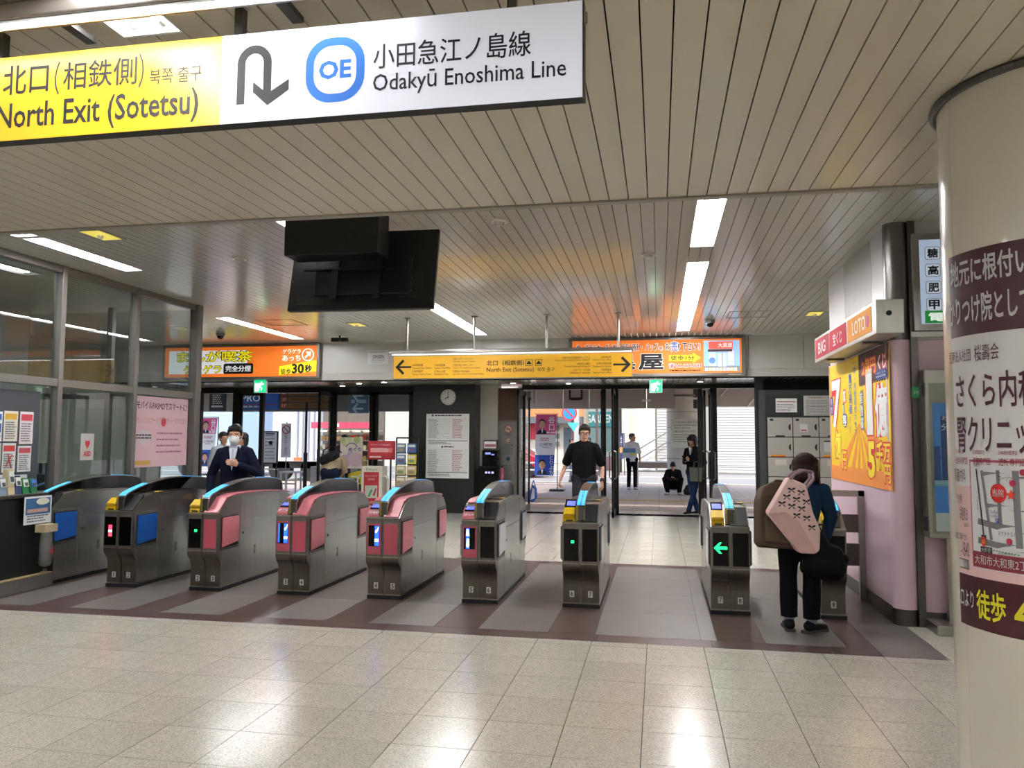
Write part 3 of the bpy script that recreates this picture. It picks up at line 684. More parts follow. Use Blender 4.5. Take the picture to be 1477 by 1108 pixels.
# ================================================================ HANGING MONITOR
CHB = mat('monitor_plastic', '#0e0e0d', .42, 0, .1, 6)
tv = thing('hanging_monitor', 'big black monitor seen from behind, tilted and hung from the far ceiling', 'monitor', (-2.6, 6.55, 3.12))
MB().box(-.05, .05, .0, .05, .3, .48).obj('ceiling_mount', CHB, tv)
tv.rotation_euler = (math.radians(-13), 0, math.radians(2))
CHB = mat('monitor_plastic', '#0e0e0d', .42, 0, .1, 6)
MB().box(-.69, .67, .0, .05, -.385, .385).obj('back_cover', CHB, tv, bevel=.008)
MB().box(-.685, .665, .05, .058, -.38, .38).obj('screen', SCR_BLK, tv)
MB().box(-.45, .45, -.03, 0, -.25, .1).obj('electronics_cover', CHB, tv, bevel=.01)
MB().box(-.55, .4, -.06, -.03, -.02, .0).obj('mount_rail', mat('mount_rail', '#232320', .4, .4), tv)
for x in (-.25, .15): MB().box(x-.03, x+.03, -.055, -.03, -.3, .3).obj('mount_arm', CHB, tv)
MB().box(.35, .55, -.012, 0, -.28, -.05).obj('connector_panel', mat('connector_panel', '#1c1c1a', .5), tv)
for z in (-.1, -.15, -.22): MB().box(.38, .46, -.016, -.011, z-.006, z+.006).obj('socket', mat('socket_grey', '#55544f', .5), tv)
mb_ = MB(); mb_.box(-.6, -.35, -.004, 0, -.33, -.27); mb_.obj('rating_plate', mat('plate_dark', '#22221e', .5), tv)
for x, z in ((-.67, .1), (-.67, -.1), (.64, -.3)): MB().tube((x, -.004, z), (x, 0, z), .008).obj('screw', STEEL_D, tv)
ob = thing('equipment_box', 'black vented equipment box fixed to the ceiling behind the monitor', 'box', (-2.73, 6.23, 3.165))
MB().box(-.43, .42, -.12, .15, 0, .40).obj('case', CHB, ob, bevel=.006)
for k in range(7):
    vb = MB()
    for j in range(4): vb.box(-.13+k*.075-.02, -.13+k*.075+.02, -.123, -.119, .12+j*.016, .127+j*.016)
    vb.obj('vent', BLACKM, ob)
for k in range(9): MB().box(-.34+k*.08, -.32+k*.08, -.123, -.119, .33, .345).obj('vent_slot', mat('slot_light', '#3c3c38', .5), ob)
MB().tube((-.37, -.124, .32), (-.37, -.119, .32), .006).obj('status_light', ink('#e8e8e8', 1.), ob)

# ================================================================ WHITE ROUND COLUMN WITH THE CLINIC POSTER
CX, CY_, CR = 1.65, 3.553, .435
col = struct('wall_right')
CRM = mat('cream_column_enamel', '#d2ccbd', .22, 0, .03, 2, coat=.4)
def cyl_arc(z0, z1, r0, r1, a0, a1, n=40):
    mb = MB()
    for i in range(n):
        t0, t1 = math.radians(a0+(a1-a0)*i/n), math.radians(a0+(a1-a0)*(i+1)/n)
        p = lambda r, t, z: (CX+r*math.cos(t), CY_+r*math.sin(t), z)
        mb.add([p(r0, t0, z0), p(r1, t0, z0), p(r1, t1, z0), p(r0, t1, z0), p(r0, t0, z1), p(r1, t0, z1), p(r1, t1, z1), p(r0, t1, z1)],
               [(0, 3, 2, 1), (4, 5, 6, 7), (1, 2, 6, 5), (3, 0, 4, 7)]+([(0, 1, 5, 4)] if i == 0 else [])+([(2, 3, 7, 6)] if i == n-1 else []))
    return mb
for a0, a1 in ((-.2+188.5, 278.3), (278.7, 368), (8.5, 98.3), (98.7, 188.0)):
    cyl_arc(.1, ZN-.03, CR-.03, CR, a0, a1, 36).obj('column_panel', CRM, col, smooth=True)
MB().disc((CX, CY_), CR-.008, 0, ZN, 48).obj('column_core', DARKGAP, col)
MB().disc((CX, CY_), CR-.002, 0, .1, 48).obj('column_foot', STEEL_D, col, smooth=True)
r_ = MB()
for i in range(64):
    a, b = 2*PI*i/64, 2*PI*(i+1)/64
    r_.tube((CX+(CR+.012)*math.cos(a), CY_+(CR+.012)*math.sin(a), ZN-.016), (CX+(CR+.012)*math.cos(b), CY_+(CR+.012)*math.sin(b), ZN-.016), .018, n=8)
r_.obj('ceiling_ring', mat('ring_grey', '#56524c', .35, .6, .05, 5), col, smooth=True)
# the poster is wrapped round it
ps = thing('wrap_poster', 'clinic poster wrapped around the round white column at right', 'poster', (CX, CY_, .8))
def wrap(a0, a1, z0, z1, lift, m, name='print_panel', par=None):
    mb = cyl_arc(z0-.8, z1-.8, CR+lift-.0015, CR+lift, a0, a1, max(4, int((a1-a0)/2.5)))
    mb.v = [(x-CX, y-CY_, z) for x, y, z in mb.v]
    return mb.obj(name, m, par or ps, smooth=True)
A0, A1 = 183.5, 262
MAR = mat('maroon_print', '#43121c', .35, 0, .03, 3); PWH = mat('poster_white', '#dcdadb', .4, 0, .02, 2); PPK = mat('poster_pale_pink', '#dcb9b8', .4, 0, .03, 2)
wrap(A0, A1, .865, 2.37, .002, PWH, 'sheet'); wrap(A0, A1, 2.03, 2.372, .0032, MAR); wrap(A0, A1, .863, 1.065, .0032, MAR)
wrap(A0, 197, 1.065, 1.42, .003, PPK); wrap(197, A1, 1.065, 1.10, .003, PPK)
def cyl_pt(px, py):
    d = ray(px, py); a = d.x**2+d.y**2; b = -2*(d.x*CX+d.y*CY_); c = CX**2+CY_**2-CR**2
    D = max(0, b*b-4*a*c); t = (-b-D**.5)/(2*a); p = Vector((0, 0, CAMZ))+d*t
    return math.degrees(math.atan2(p.y-CY_, p.x-CX)) % 360, p.z
def wrap_mesh(me, lift):                       # bend a flat mesh (x = arc degrees, y = height) round the column
    bm = bmesh.new(); bm.from_mesh(me)
    bmesh.ops.triangulate(bm, faces=bm.faces)
    for _ in range(2):
        es = [e for e in bm.edges if abs(e.verts[0].co.x-e.verts[1].co.x) > 4]
        if es: bmesh.ops.subdivide_edges(bm, edges=es, cuts=1)
    for v in bm.verts:
        t = math.radians(v.co.x); v.co = ((CR+lift)*math.cos(t), (CR+lift)*math.sin(t), v.co.y-.8)
    bm.to_mesh(me); bm.free(); return me
def ct(body, a0, a1, z0, z1, m, lift=.0055, bold=0., vertical=False, par=None):
    return text(body, a0, a1, z0, z1, 0, m, par or ps, bold, vertical=vertical, fn=lambda me: wrap_mesh(me, lift))
def cf_(poly, m, lift=.005, name='print_panel'):
    n = len(poly); mb = MB().add([(x, y, 0) for x, y in poly], [tuple(range(n))])
    me = mb.mesh(name); wrap_mesh(me, lift); return link(name, me, m, ps)
LG = ink('#c9c7c8'); DM = ink('#4b1a24'); RM = ink('#93303c'); GRYR = ink('#6d6a68')
# degrees per character measured off the poster
ct('地元に根付いた', 186.0, 241, 2.235, 2.345, LG, bold=.02); ct('かかりつけ院として', 176.5, 233, 2.075, 2.195, LG, bold=.02)
ct('医療法人社団', 181, 200.5, 1.925, 1.975, ink('#57303a')); ct('桜壽会', 203, 217, 1.92, 1.985, ink('#57303a'))
ct('さくら内科', 187.5, 235, 1.735, 1.875, DM, bold=.01); ct('腎クリニック', 187.5, 239, 1.555, 1.70, DM, bold=.01)
for b, c, a0, a1 in (('日本内科学会', '総合内科専門医', 184.5, 195.5), ('日本腎臓学会', '腎臓専門医', 199.5, 210.5), ('日本透析医学会', '透析専門医', 214.5, 228)):
    ct(b, a0+.2, a0+(a1-a0)*.7, 1.635-.085, 1.652-.085, RM); ct(c, a0, a1, 1.593-.085, 1.622-.085, RM, bold=.005)
for b, a0, a1, z0, z1 in (('腎臓内科', 182.5, 193.4, 1.435, 1.49), ('予防接種', 184, 189.4, 1.35, 1.385), ('栄養療法', 187.0, 194.0, 1.28, 1.335), ('(自由診療)', 190.5, 194.4, 1.254, 1.272), ('お気軽にご相談ください', 180, 193.4, 1.20, 1.228), ('046-000-1840'[-5:], 187, 194.3, 1.135, 1.195)):
    ct(b, a0, a1, z0, z1, ink('#5b4446'))
wrap(184.6, 193.2, 1.085, 1.125, .0042, GRYR); wrap(185.0, 192.8, 1.09, 1.12, .0052, ink('#c9c4c2')); wrap(189.2, 192.8, 1.09, 1.12, .006, ink('#8d8986')); ct('検索', 189.8, 192.2, 1.095, 1.115, LG, .0075)
# map
MX0, MX1 = 196.6, 258
wrap(MX0, MX1, 1.105, 1.528, .004, ink('#b2566b'), 'map_border'); wrap(MX0+.9, MX1, 1.168, 1.519, .005, ink('#d9d8da'), 'map_field'); wrap(MX0+.6, MX1, 1.108, 1.165, .005, ink('#7e2433'), 'address_band')
ct('大和市大和東2丁目', 198.6, 229.5, 1.118, 1.156, LG, .0065)
road = ink('#77757a')
def rd(p, w): return cf_w(p, w)
def cf_w(pts, w):                              # road strips: width in metres, x in degrees
    k = CR*PI/180; q = stroke([(x*k, y) for x, y in pts], w); return cf_([(x/k, y) for x, y in q], road, .006, 'map_road')
for p, w in (([(205.5, 1.475), (230, 1.468)], .016), ([(205, 1.487), (207.2, 1.345), (209.3, 1.22)], .012), ([(214, 1.49), (214.2, 1.37), (214.6, 1.28)], .014), ([(222.6, 1.49), (222.8, 1.34), (223.2, 1.2)], .024), ([(207.5, 1.352), (232, 1.342)], .016), ([(201.5, 1.287), (212, 1.275), (234, 1.262)], .024), ([(201.3, 1.213), (212, 1.203), (234, 1.192)], .024)): cf_w(p, w)
k = CR*PI/180
cf_([(x/k, y) for x, y in stroke([(201.7*k, 1.492), (205.4*k, 1.2)], .006)], ink('#1d1a1c'), .007, 'map_railway')
cf_([(214+4.2*math.cos(t/10*PI)*1.0, 1.402+.037*math.sin(t/10*PI)) for t in range(20)], ink('#c41e1e'), .0075, 'map_marker'); ct('当院', 211.1, 216.9, 1.388, 1.418, LG, .009, .01)
star = [(220.3+(2.5 if i % 2 == 0 else 1.1)*math.cos(PI/2+i*PI/5), 1.398+(.022 if i % 2 == 0 else .0095)*math.sin(PI/2+i*PI/5)) for i in range(10)]
cf_(star, ink('#e03a1e'), .0085, 'map_star'); cf_([(217.5, 1.402), (219.5, 1.40), (219.5, 1.396), (217.5, 1.398)], ink('#c41e1e'), .008, 'map_line')
for x, y in ((221.2, 1.443), (218.6, 1.222), (226, 1.485)): cf_([(x+1.5*math.cos(t/8*PI), y+.0125*math.sin(t/8*PI)) for t in range(16)], ink('#b1284a'), .0075, 'map_dot')
for b, a0, a1, z0, z1, m in (('至相模大野', 200.2, 204.6, 1.500, 1.513, DM), ('ローソン', 214.6, 221.0, 1.452, 1.468, ink('#222222')), ('OnePark', 209.3, 213.8, 1.322, 1.336, ink('#3c4a8c')), ('大和東第2', 209.5, 213.9, 1.308, 1.318, ink('#3c4a8c')), ('マクドナルド', 213.3, 222.0, 1.24, 1.258, ink('#222222'))): ct(b, a0, a1, z0, z1, m, .009)
wrap(212, 213.8, 1.285, 1.305, .0075, ink('#3b57a0')); ct('P', 212.4, 213.4, 1.288, 1.302, LG, .009)
ct('小田急線', 201.8, 202.6, 1.33, 1.385, ink('#222222'), .009, vertical=True)
wrap(203.6, 206.4, 1.215, 1.235, .0078, ink('#1a1618')); cf_([(205+1.5*math.cos(t/8*PI), 1.2+.02*math.sin(t/8*PI)+.01) for t in range(16)], ink('#c43a1e'), .0088, 'map_marker'); ct('北口', 204.2, 205.8, 1.203, 1.217, ink('#f0c430'), .010)
wrap(203.0, 209.6, 1.167+.0, 1.19+.0, .0082, ink('#111013')); ct('大和駅', 203.5, 209.2, 1.169, 1.187, LG, .0095)
for i in range(9): wrap(210.2+i*1.5, 211.1+i*1.5, 1.180-.0008*i, 1.183-.0008*i, .0075, ink('#246030'))
ct('相鉄線(地下)', 213, 221, 1.168, 1.178, ink('#2f7a3c'), .009)
ct('北口より', 180.5, 196.5, .935, 1.005, LG, .006, .015); ct('徒歩', 198.5, 215.5, .905, 1.02, ink('#d8cf1e'), .006, .02); ct('4', 219.5, 228, .895, 1.02, ink('#d8cf1e'), .006, .03); ct('分', 230, 238, .905, 1.02, ink('#d8cf1e'), .006, .02)

# ================================================================ RIGHT: lottery shop front
XL = RW
lp = panel('lottery_poster', 'big yellow and orange lottery poster on the pink shop wall', 'poster', (XL-.003, 9.83, 1.16), '-x')   # local x runs towards the camera
PW, PH = 2.44, 1.32
LY = mat('poster_yellow', '#f4cf1c', .5, 0, .05, 2); LO = mat('poster_orange', '#ee8d2a', .35, 0, .04, 2)
MB().box(0, PW, 0, PH, 0, .004).obj('sheet', LY, lp)
rc = (1.35, .62)
for i in range(14):                            # sunburst rays
    a = 2*PI*i/14; b = a+2*PI/28
    def edge(t):
        dx, dy = math.cos(t), math.sin(t); k = min([q for q in ((PW-rc[0])/dx if dx > 1e-6 else 9, -rc[0]/dx if dx < -1e-6 else 9, (PH-rc[1])/dy if dy > 1e-6 else 9, -rc[1]/dy if dy < -1e-6 else 9)]); return (rc[0]+dx*k, rc[1]+dy*k)
    if edge(a)[1] > .62 or edge(b)[1] > .62: continue
    flat([rc, edge(a), edge(b)], .0055, LO, lp, 'print_ray')
rect(0, PW, 0, .16, .0062, LO, lp)
flat([(1.38, 1.02)]+[(1.38+.08*i+.04*(1+math.cos(PI+t*PI/3)), 1.02-.03*math.sin(t*PI/3)) for i in range(13) for t in range(1, 4)]+[(2.44, 1.32), (1.38, 1.32)], .0065, ink('#4a2a22'), lp)
CRED = ink('#d22a30')
def lt(body, x0, x1, y0, y1, m, z=.009, bold=0., out=None, vertical=False):
    if out is not None: text(body, x0-.02, x1+.02, y0-.014, y1+.014, z-.001, out, lp, .11, vertical=vertical)
    return text(body, x0, x1, y0, y1, z, m, lp, bold, vertical=vertical)
WI = ink('#f2f2ee'); YI = ink('#f6e23c'); BI = ink('#233a84')
lt('7', .12, .58, .58, 1.14, WI, bold=.03, out=CRED); lt('億', .22, .56, .24, .56, YI, bold=.03, out=CRED); lt('円', .58, .78, .13, .33, YI, bold=.03, out=CRED)
lt('1', 1.66, 1.88, .50, 1.14, WI, bold=.04, out=CRED); lt('億', 1.96, 2.38, .48, .98, WI, bold=.03, out=CRED)
lt('5', 1.66, 1.92, .08, .44, YI, bold=.04, out=CRED); lt('千', 1.98, 2.18, .18, .44, YI, bold=.03, out=CRED); lt('万円', 2.2, 2.42, .06, .42, YI, bold=.03, out=CRED, vertical=True)
lt('1等', .63, .82, .60, .84, WI, bold=.03, out=BI, vertical=True); lt('賞', .68, .80, .86, 1.0, WI, bold=.03, out=CRED); lt('前後賞', 1.42, 1.54, .56, .94, WI, bold=.02, out=BI, vertical=True)
lt('一等・前後賞合わせて', 1.16, 1.27, .50, 1.26, ink('#5a78b8'), bold=.0, vertical=True); lt('億万長者!!', .95, 1.08, .52, 1.16, ink('#4a68b0'), bold=.02, vertical=True)
lt('2億円', 1.52, 2.02, 1.09, 1.25, ink('#f4a640'), bold=.02, out=CRED); lt('くじ', 2.1, 2.36, 1.1, 1.24, WI, bold=.02, out=CRED)
for x0, x1, y0, y1, b in ((.05, .17, .74, .96, ('1等', '7億')), (2.02, 2.38, .98+.03, 1.09+.01, ('1ユニット', '2000万枚'))):
    flat(rrect(x0, x1, y0, y1, .04), .0105, BI, lp)
    lt(b[0], x0+.02, x1-.02, (y0+y1)/2+.005, y1-.02, WI, .012); lt(b[1], x0+.02, x1-.02, y0+.02, (y0+y1)/2-.005, WI, .012)
rect(0, .02, 0, PH, .0075, ink('#c46a78'), lp, 'edge')
lk = panel('sign_light_box', 'slim light box with red and orange fields over the lottery poster', 'sign', (1.80, 9.5, 2.50), '-x')
LBL = 2.6; LBH = .285
MB().box(0, LBL, 0, LBH, -.22, 0).obj('casing', mat('lightbox_grey', '#b3b0a8', .35, .4, .05, 4), lk, bevel=.006)
for a, b, m, tx, c in ((.06, .76, '#a03844', 'BIG', '#f0dada'), (.80, 1.55, '#b0323e', '宝くじ', '#f3dcdc'), (1.60, 2.46, '#cf8a3c', 'LOTO', '#e9d9c4')):
    f_ = rect(a, b, .04, LBH-.03, .003, mat('lightbox_field_'+m, m, .65, 0, .02, 2, spec=.1), lk, 'face')
    w_ = (b-a)*.55; text(tx, (a+b)/2-w_/2, (a+b)/2+w_/2, .08, LBH-.075, .005, ink(c), f_, .015)
flat(rrect(2.28, 2.38, .09, .2, .045), .0055, ink('#b8506a'), lk, 'emblem')
MB().tube((LBL-.001, .17, -.1), (LBL+.008, .17, -.1), .022).obj('cable_hole', BLACKM, lk)
for x in (.5, 2.0): MB().box(x-.05, x+.05, -.02, 0, -.2, -.02).obj('bracket', STEEL_D, lk); MB().box(x-.04, x+.04, .05, .12, -.24, -.2).obj('wall_bracket', STEEL_D, lk)
# lightbox of the clinic next to the pillar
sgb = panel('clinic_light_box', 'pale blue light box with boxed kanji high beside the steel pillar', 'sign', (2.28, 7.42, 2.60), '-y')
MB().box(-.06, 1.2, -.03, .84, -.02, .10).obj('frame', STEEL, sgb, bevel=.006)
MB().box(0, 1.14, .03, .78, .10, .103).obj('face', mat('clinic_face', '#aebfd8', .3, 0, .22, 1.4, emit=.35), sgb)
for r, s_ in enumerate(('糖尿病', '高脂血', '肥満症', '甲状腺')):
    for k_, ch in enumerate(s_):
        x0 = .045+k_*.20; y1 = .715-r*.153
        flat(rrect(x0, x0+.125, y1-.115, y1, .02), .105, ink('#8d98a8'), sgb, 'cell_border'); flat(rrect(x0+.005, x0+.120, y1-.110, y1-.005, .018), .1065, ink('#c9d4e4', .3), sgb, 'cell')
        text(ch, x0+.018, x0+.107, y1-.1, y1-.015, .108, ink('#14181c'), sgb, .03)
rect(.03, 1.14, .035, .145, .1055, ink('#1f8a3c', .25), sgb); text('電話046', .06, .62, .05, .13, .108, ink('#eef6ee', .4), sgb, .02)
MB().box(-.08, 1.2, -.08, -.035, -.02, .08).obj('ledge', REFL, sgb)
# glazed poster case
pc = panel('poster_case', 'stainless glazed poster case on legs with a blue city poster', 'poster case', (2.31, 7.27, 0), '-y')
MB().box(-.055, 1.25, .78, 2.22, -.1, .06).obj('case', STEEL, pc, bevel=.008)
MB().box(0, 1.18, .93, 1.93, .06, .063).obj('poster', mat('poster_blue', '#2a72b8', .3, 0, .25, 1.2, emit=.12), pc)
rect(0, 1.18, .84, .995, .0645, ink('#dde4e8'), pc)
sk = ink('#1c4a90')
for x, w_, h_ in ((.0, .05, .30), (.06, .06, .56), (.14, .05, .2), (.22, .06, .24), (.30, .05, .18), (.37, .08, .3), (.48, .05, .22), (.56, .09, .4)): rect(x, x+w_, 1.26, 1.26+h_, .066, sk, pc, 'skyline')
rect(0, 1.18, 1.22, 1.27, .0665, ink('#8fc0d8'), pc); 
for b, x0, x1, y0, y1 in (('おかげさまで', .07, .40, 1.78, 1.82), ('分譲実績', .06, .42, 1.69, 1.755), ('受注', .14, .40, 1.53, 1.65), ('管理', .14, .36, 1.43, 1.51)): text(b, x0, x1, y0, y1, .069, ink('#e6eef6'), pc, .01)
MB().box(-.03, 1.2, .82, 2.1, .075, .079).obj('glass_door', GLASS, pc)
for z in (.9, 2.05): MB().box(-.085, -.07, z-.06, z+.06, .02, .075).obj('hinge', BLACKM, pc)
for x in (.1, .9): MB().box(x, x+.2, .08, .78, -.06, .0).obj('leg', STEEL, pc)
MB().box(-.06, 1.25, 0, .08, -.12, .2).obj('foot_plate', STEEL, pc, bevel=.004)
ex = panel('exit_label', 'small green emergency label on the steel edge beside the poster case', 'label', (2.235, 7.352, 1.98), '-y')
MB().box(-.045, .045, 0, .10, 0, .003).obj('plate', ink('#2f8a52'), ex); MB().box(-.038, .038, .008, .092, .003, .004).obj('field', ink('#3aa060'), ex); text('非常口', -.03, .03, .03, .065, .006, ink('#d8f0dc'), ex)

# ================================================================ END WALL SIGNS
def wpanel(name, label, cat, px0, py0, px1, py1, Y):   # a panel on plane Y spanning two pixels of the photograph (left bottom, right top)
    a, b = PY(px0, py1, Y), PY(px1, py0, Y)
    zb, zt = PY((px0+px1)/2, py1, Y).z, PY((px0+px1)/2, py0, Y).z
    p = panel(name, label, cat, (a.x, Y, zb), '-y'); return p, b.x-a.x, zt-zb
# cafe sign
sc_, SW, SH = wpanel('backlit_sign', 'backlit orange and white cafe sign with yellow lettering on the end wall', 'sign', 240, 501, 459, 544, YE-.06)
MB().box(-.06, SW+.06, -.05, SH+.06, -.05, .06).obj('frame', mat('sign_frame_grey', '#85807a', .35, .6, .05, 4), sc_, bevel=.01)
def lit(c, e=.36): return ink(c, e)
rect(0, SW, 0, SH, .064, lit('#f07a28'), sc_, 'face')
rect(.10, SW-1.55, .07, SH-.07, .068, lit('#eef0f4'), sc_, 'white_field')
def fx(px): return (px-240)/219*SW
flat([(fx(407), .03), (fx(459), .10), (fx(459), SH-.30), (fx(407), SH-.42)], .069, lit('#f6e81c'), sc_, 'yellow_field')
def cts(b, p0, p1, y0, y1, c, o=None, par=sc_, bold=.02, sh=0, z=.074):
    if o: text(b, fx(p0)-.012, fx(p1)+.012, y0*SH-.012, y1*SH+.012, z-.002, o, par, .06)
    return text(b, fx(p0), fx(p1), y0*SH, y1*SH, z, c, par, bold)
cts('まんが喫茶', 258, 369, .50, .87, lit('#f2e21e'), ink('#15151a')); cts('ゲラゲラ', 268, 324, .13, .40, lit('#f2e21e'), ink('#15151a'))
flat(rrect(fx(327), fx(370), .10*SH, .45*SH, .04), .072, ink('#16161c'), sc_, 'black_field'); cts('完全分煙', 330, 367, .17, .38, lit('#f0f0f0'), z=.077)
cts('ゲラゲラ', 411, 437, .74, .90, lit('#f4f4f0')); cts('あっち', 411, 437, .50, .70, lit('#f4f4f0')); cts('徒歩', 409, 424, .06, .26, ink('#16161c')); cts('30', 425, 442, .08, .42, ink('#16161c'), bold=.04); cts('秒', 443, 453, .13, .37, ink('#16161c'), bold=.04)
ring = [(fx(447)+.135*math.cos(2*PI*i/24), .70*SH+.135*math.sin(2*PI*i/24)) for i in range(24)]
flat(ring, .072, lit('#f4f0ea'), sc_, 'arrow_disc'); flat([(fx(447)+.11*math.cos(2*PI*i/24), .70*SH+.11*math.sin(2*PI*i/24)) for i in range(24)], .0735, lit('#f07a28'), sc_, 'arrow_disc_core')
c0, c1 = fx(447), .70*SH
flat(stroke([(c0-.06, c1-.06), (c0+.03, c1+.03)], .04), .076, lit('#f4f0ea'), sc_, 'arrow_shaft'); flat([(c0+.07, c1+.07), (c0-.05, c1+.06), (c0+.06, c1-.05)], .0765, lit('#f4f0ea'), sc_, 'arrow_head')
# second-hand shop sign
sk_, SW2, SH2 = wpanel('backlit_sign', 'backlit orange shop sign with big black kanji and a storefront picture', 'sign', 826, 491, 1069, 539, YE-.06)
MB().box(-.06, SW2+.08, -.06, SH2+.05, -.05, .06).obj('frame', mat('sign_frame_grey', '#85807a', .35, .6, .05, 4), sk_, bevel=.01)
rect(0, SW2, 0, SH2, .064, lit('#ef7d2e'), sk_, 'face')
def kx(px): return (px-826)/243*SW2
def kt(b, p0, p1, y0, y1, c, o=None, bold=.02, z=.074):
    if o: text(b, kx(p0)-.01, kx(p1)+.01, y0*SH2-.01, y1*SH2+.01, z-.002, o, sk_, .06)
    return text(b, kx(p0), kx(p1), y0*SH2, y1*SH2, z, c, sk_, bold)
NV = ink('#1c2440'); WL = lit('#f4f2ec')
kt('金・プラチナ・ダイヤ・宝石', 832, 910, .70, .90, NV, WL); kt('時計・バッグ', 914, 951, .68, .90, NV, WL); kt('等', 952, 958, .68, .80, ink('#c04a60'), WL); kt('お', 962, 969, .70, .90, NV, WL); kt('売', 970, 979, .64, .94, ink('#2a6ad0'), WL); kt('り下さい!!', 980, 1011, .66, .90, NV, WL)
kt('大黒', 846, 919.5, .12, .58, ink('#15141a'), WL, .03); kt('屋', 923, 959, .10, .58, ink('#15141a'), WL, .03)
flat([(kx(967), .36*SH2), (kx(1001), .36*SH2), (kx(1001), .30*SH2), (kx(1012), .45*SH2), (kx(1001), .60*SH2), (kx(1001), .54*SH2), (kx(967), .54*SH2)], .07, lit('#f2e22a'), sk_, 'yellow_arrow'); kt('徒歩1分', 969, 1003, .38, .52, ink('#20203a'))
kt('☎046-264-5581', 967, 1012, .15, .28, ink('#d8345a'), WL); lines(sk_, kx(968), kx(1011), [.06*SH2], .02, .074, ink('#40302a'), jit=0)
ph = rect(kx(1016), kx(1066), .05*SH2, .95*SH2, .068, lit('#8fb4d8', .6), sk_, 'shop_picture')
def pr_(p0, p1, y0, y1, c, z): rect(kx(p0), kx(p1), y0*SH2, y1*SH2, z, lit(c, .6), ph, 'picture_field')
pr_(1023, 1057, .70, .92, '#d85848', .070); text('大黒屋', kx(1036), kx(1056), .74*SH2, .88*SH2, .073, lit('#f4ece4'), ph, .02)
pr_(1022, 1056, .62, .69, '#3a2a28', .071); pr_(1036, 1048, .18, .58, '#b8c8c4', .070); pr_(1041.6, 1042.4, .18, .58, '#555555', .0715); pr_(1050, 1058, .22, .66, '#d8c8d0', .0705); pr_(1024, 1033, .2, .58, '#c8d4e0', .0705); pr_(1016, 1066, .05, .2, '#7a828c', .069)
flat([(kx(1028)+.06*math.cos(i/10*PI), .36*SH2+.06*math.sin(i/10*PI)) for i in range(20)], .072, lit('#5a80c8', .6), ph, 'round_sign')
for i in range(9): rect(kx(1018)+i*.065, kx(1018)+i*.065+.05, .06*SH2, .14*SH2, .073, lit(('#f0d0d8', '#f0e8a0', '#f4f4f4')[i % 3], .6), ph, 'picture_field')
rect(kx(1050), kx(1068), -.04, -.028, .0625, ink('#c8c8c4'), sk_, 'maker_plate')
# white notice on the header
nb, NW, NH = wpanel('notice_plate', 'small white notice with black lettering on the white header', 'notice', 530, 506, 560, 525, YE-.005)
rect(0, NW, 0, NH, .004, ink('#dcdcda'), nb, 'plate'); text('EINSEN', NW*.28, NW*.8, NH*.40, NH*.68, .006, ink('#26262a'), nb, .01); lines(nb, .02, NW-.02, [NH*.88], .012, .006, ink('#55555a')); lines(nb, NW*.2, NW*.85, [NH*.08, NH*.2, NH*.3], .009, .006, ink('#77777c'))
# running-man exit signs under the header
def exit_sign(px, lab):
    p, w_, h_ = wpanel('exit_sign', lab, 'exit sign', px-8.5, 548, px+8.5, 566, YE-.02)
    MB().box(-.01, w_+.01, -.01, h_+.03, -.06, 0).obj('case', WHITE, p); rect(0, w_, 0, h_, .003, ink('#18b070', .9), p, 'face'); rect(.02, w_*.42, .02, h_*.72, .0045, ink('#e8f8f0', 1.), p, 'door_field')
    g = ink('#18b070', .9); wcol = ink('#f0fff6', 1.)
    cx, cy = w_*.55, h_*.5
    flat([(cx+.02+.018*math.cos(i/6*PI), cy+.075+.018*math.sin(i/6*PI)) for i in range(12)], .006, wcol, p, 'figure_head')
    for s_ in ([(cx+.01, cy+.05), (cx-.01, cy-.01)], [(cx-.01, cy-.01), (cx+.03, cy-.04), (cx+.01, cy-.09)], [(cx-.01, cy-.01), (cx-.035, cy-.05), (cx-.08, cy-.06)], [(cx+.01, cy+.045), (cx+.05, cy+.03), (cx+.07, cy+.055)], [(cx+.01, cy+.045), (cx-.04, cy+.05), (cx-.055, cy+.01)]):
        flat(stroke(s_, .022), .006, wcol, p, 'figure_limb')
    rect(w_*.5-.01, w_*.5+.01, h_, h_+.12, -.02, STEEL, p, 'hanger')
exit_sign(375, 'green exit sign with running figure above the left doors'); exit_sign(946, 'green exit sign with running figure above the right doors')

# ================================================================ ENTRANCE AT THE BACK
YDR = 16.9
en = struct('wall_far')
MB().box(PY(606, 600, YDR).x, PY(692, 600, YDR).x, 16.4, 17.3, 0, HZ).obj('dark_pier', mat('dark_pier', '#191b19', .35, 0, .08, 3), en, bevel=.006)
xp0 = PY(692, 600, YDR).x
MB().box(xp0, PY(717, 600, YDR).x, 16.95, 17.4, 0, HZ).obj('pale_pier', mat('pale_stone', '#c6c1b8', .4, 0, .06, 2), en)
xq0, xq1 = PY(717, 600, YDR).x, PY(752, 600, YDR).x
MB().box(xq0, xq1, 17.1, 17.2, 0, 2.0).obj('notice_panel_board', mat('grey_board', '#8b8983', .4, .2, .05, 2), en)
MB().box(xq0, xq1, 17.06, 17.2, 2.0, 2.74).obj('wood_panel', mat('wood_panel', '#5a3c28', .5, 0, .25, 5, stretch=(6, 1, .6)), en); MB().box(xq0, xq1, 17.03, 17.07, 1.99, 2.02).obj('wood_frame', FRAME, en)
MB().box(PY(596, 600, YDR).x, PY(606, 600, YDR).x, 17.0, 17.2, 0, HZ).obj('pale_pier', mat('pale_stone', '#c6c1b8', .4, 0, .06, 2), en)
MB().box(PY(596, 600, YDR).x, PY(606, 600, YDR).x, 16.9, 17.0, 1.7, 2.7).obj('wood_panel', mat('wood_panel', '#5a3c28', .5, 0, .25, 5, stretch=(6, 1, .6)), en)
def vx(px, Y=YDR): return PY(px, 640, Y).x
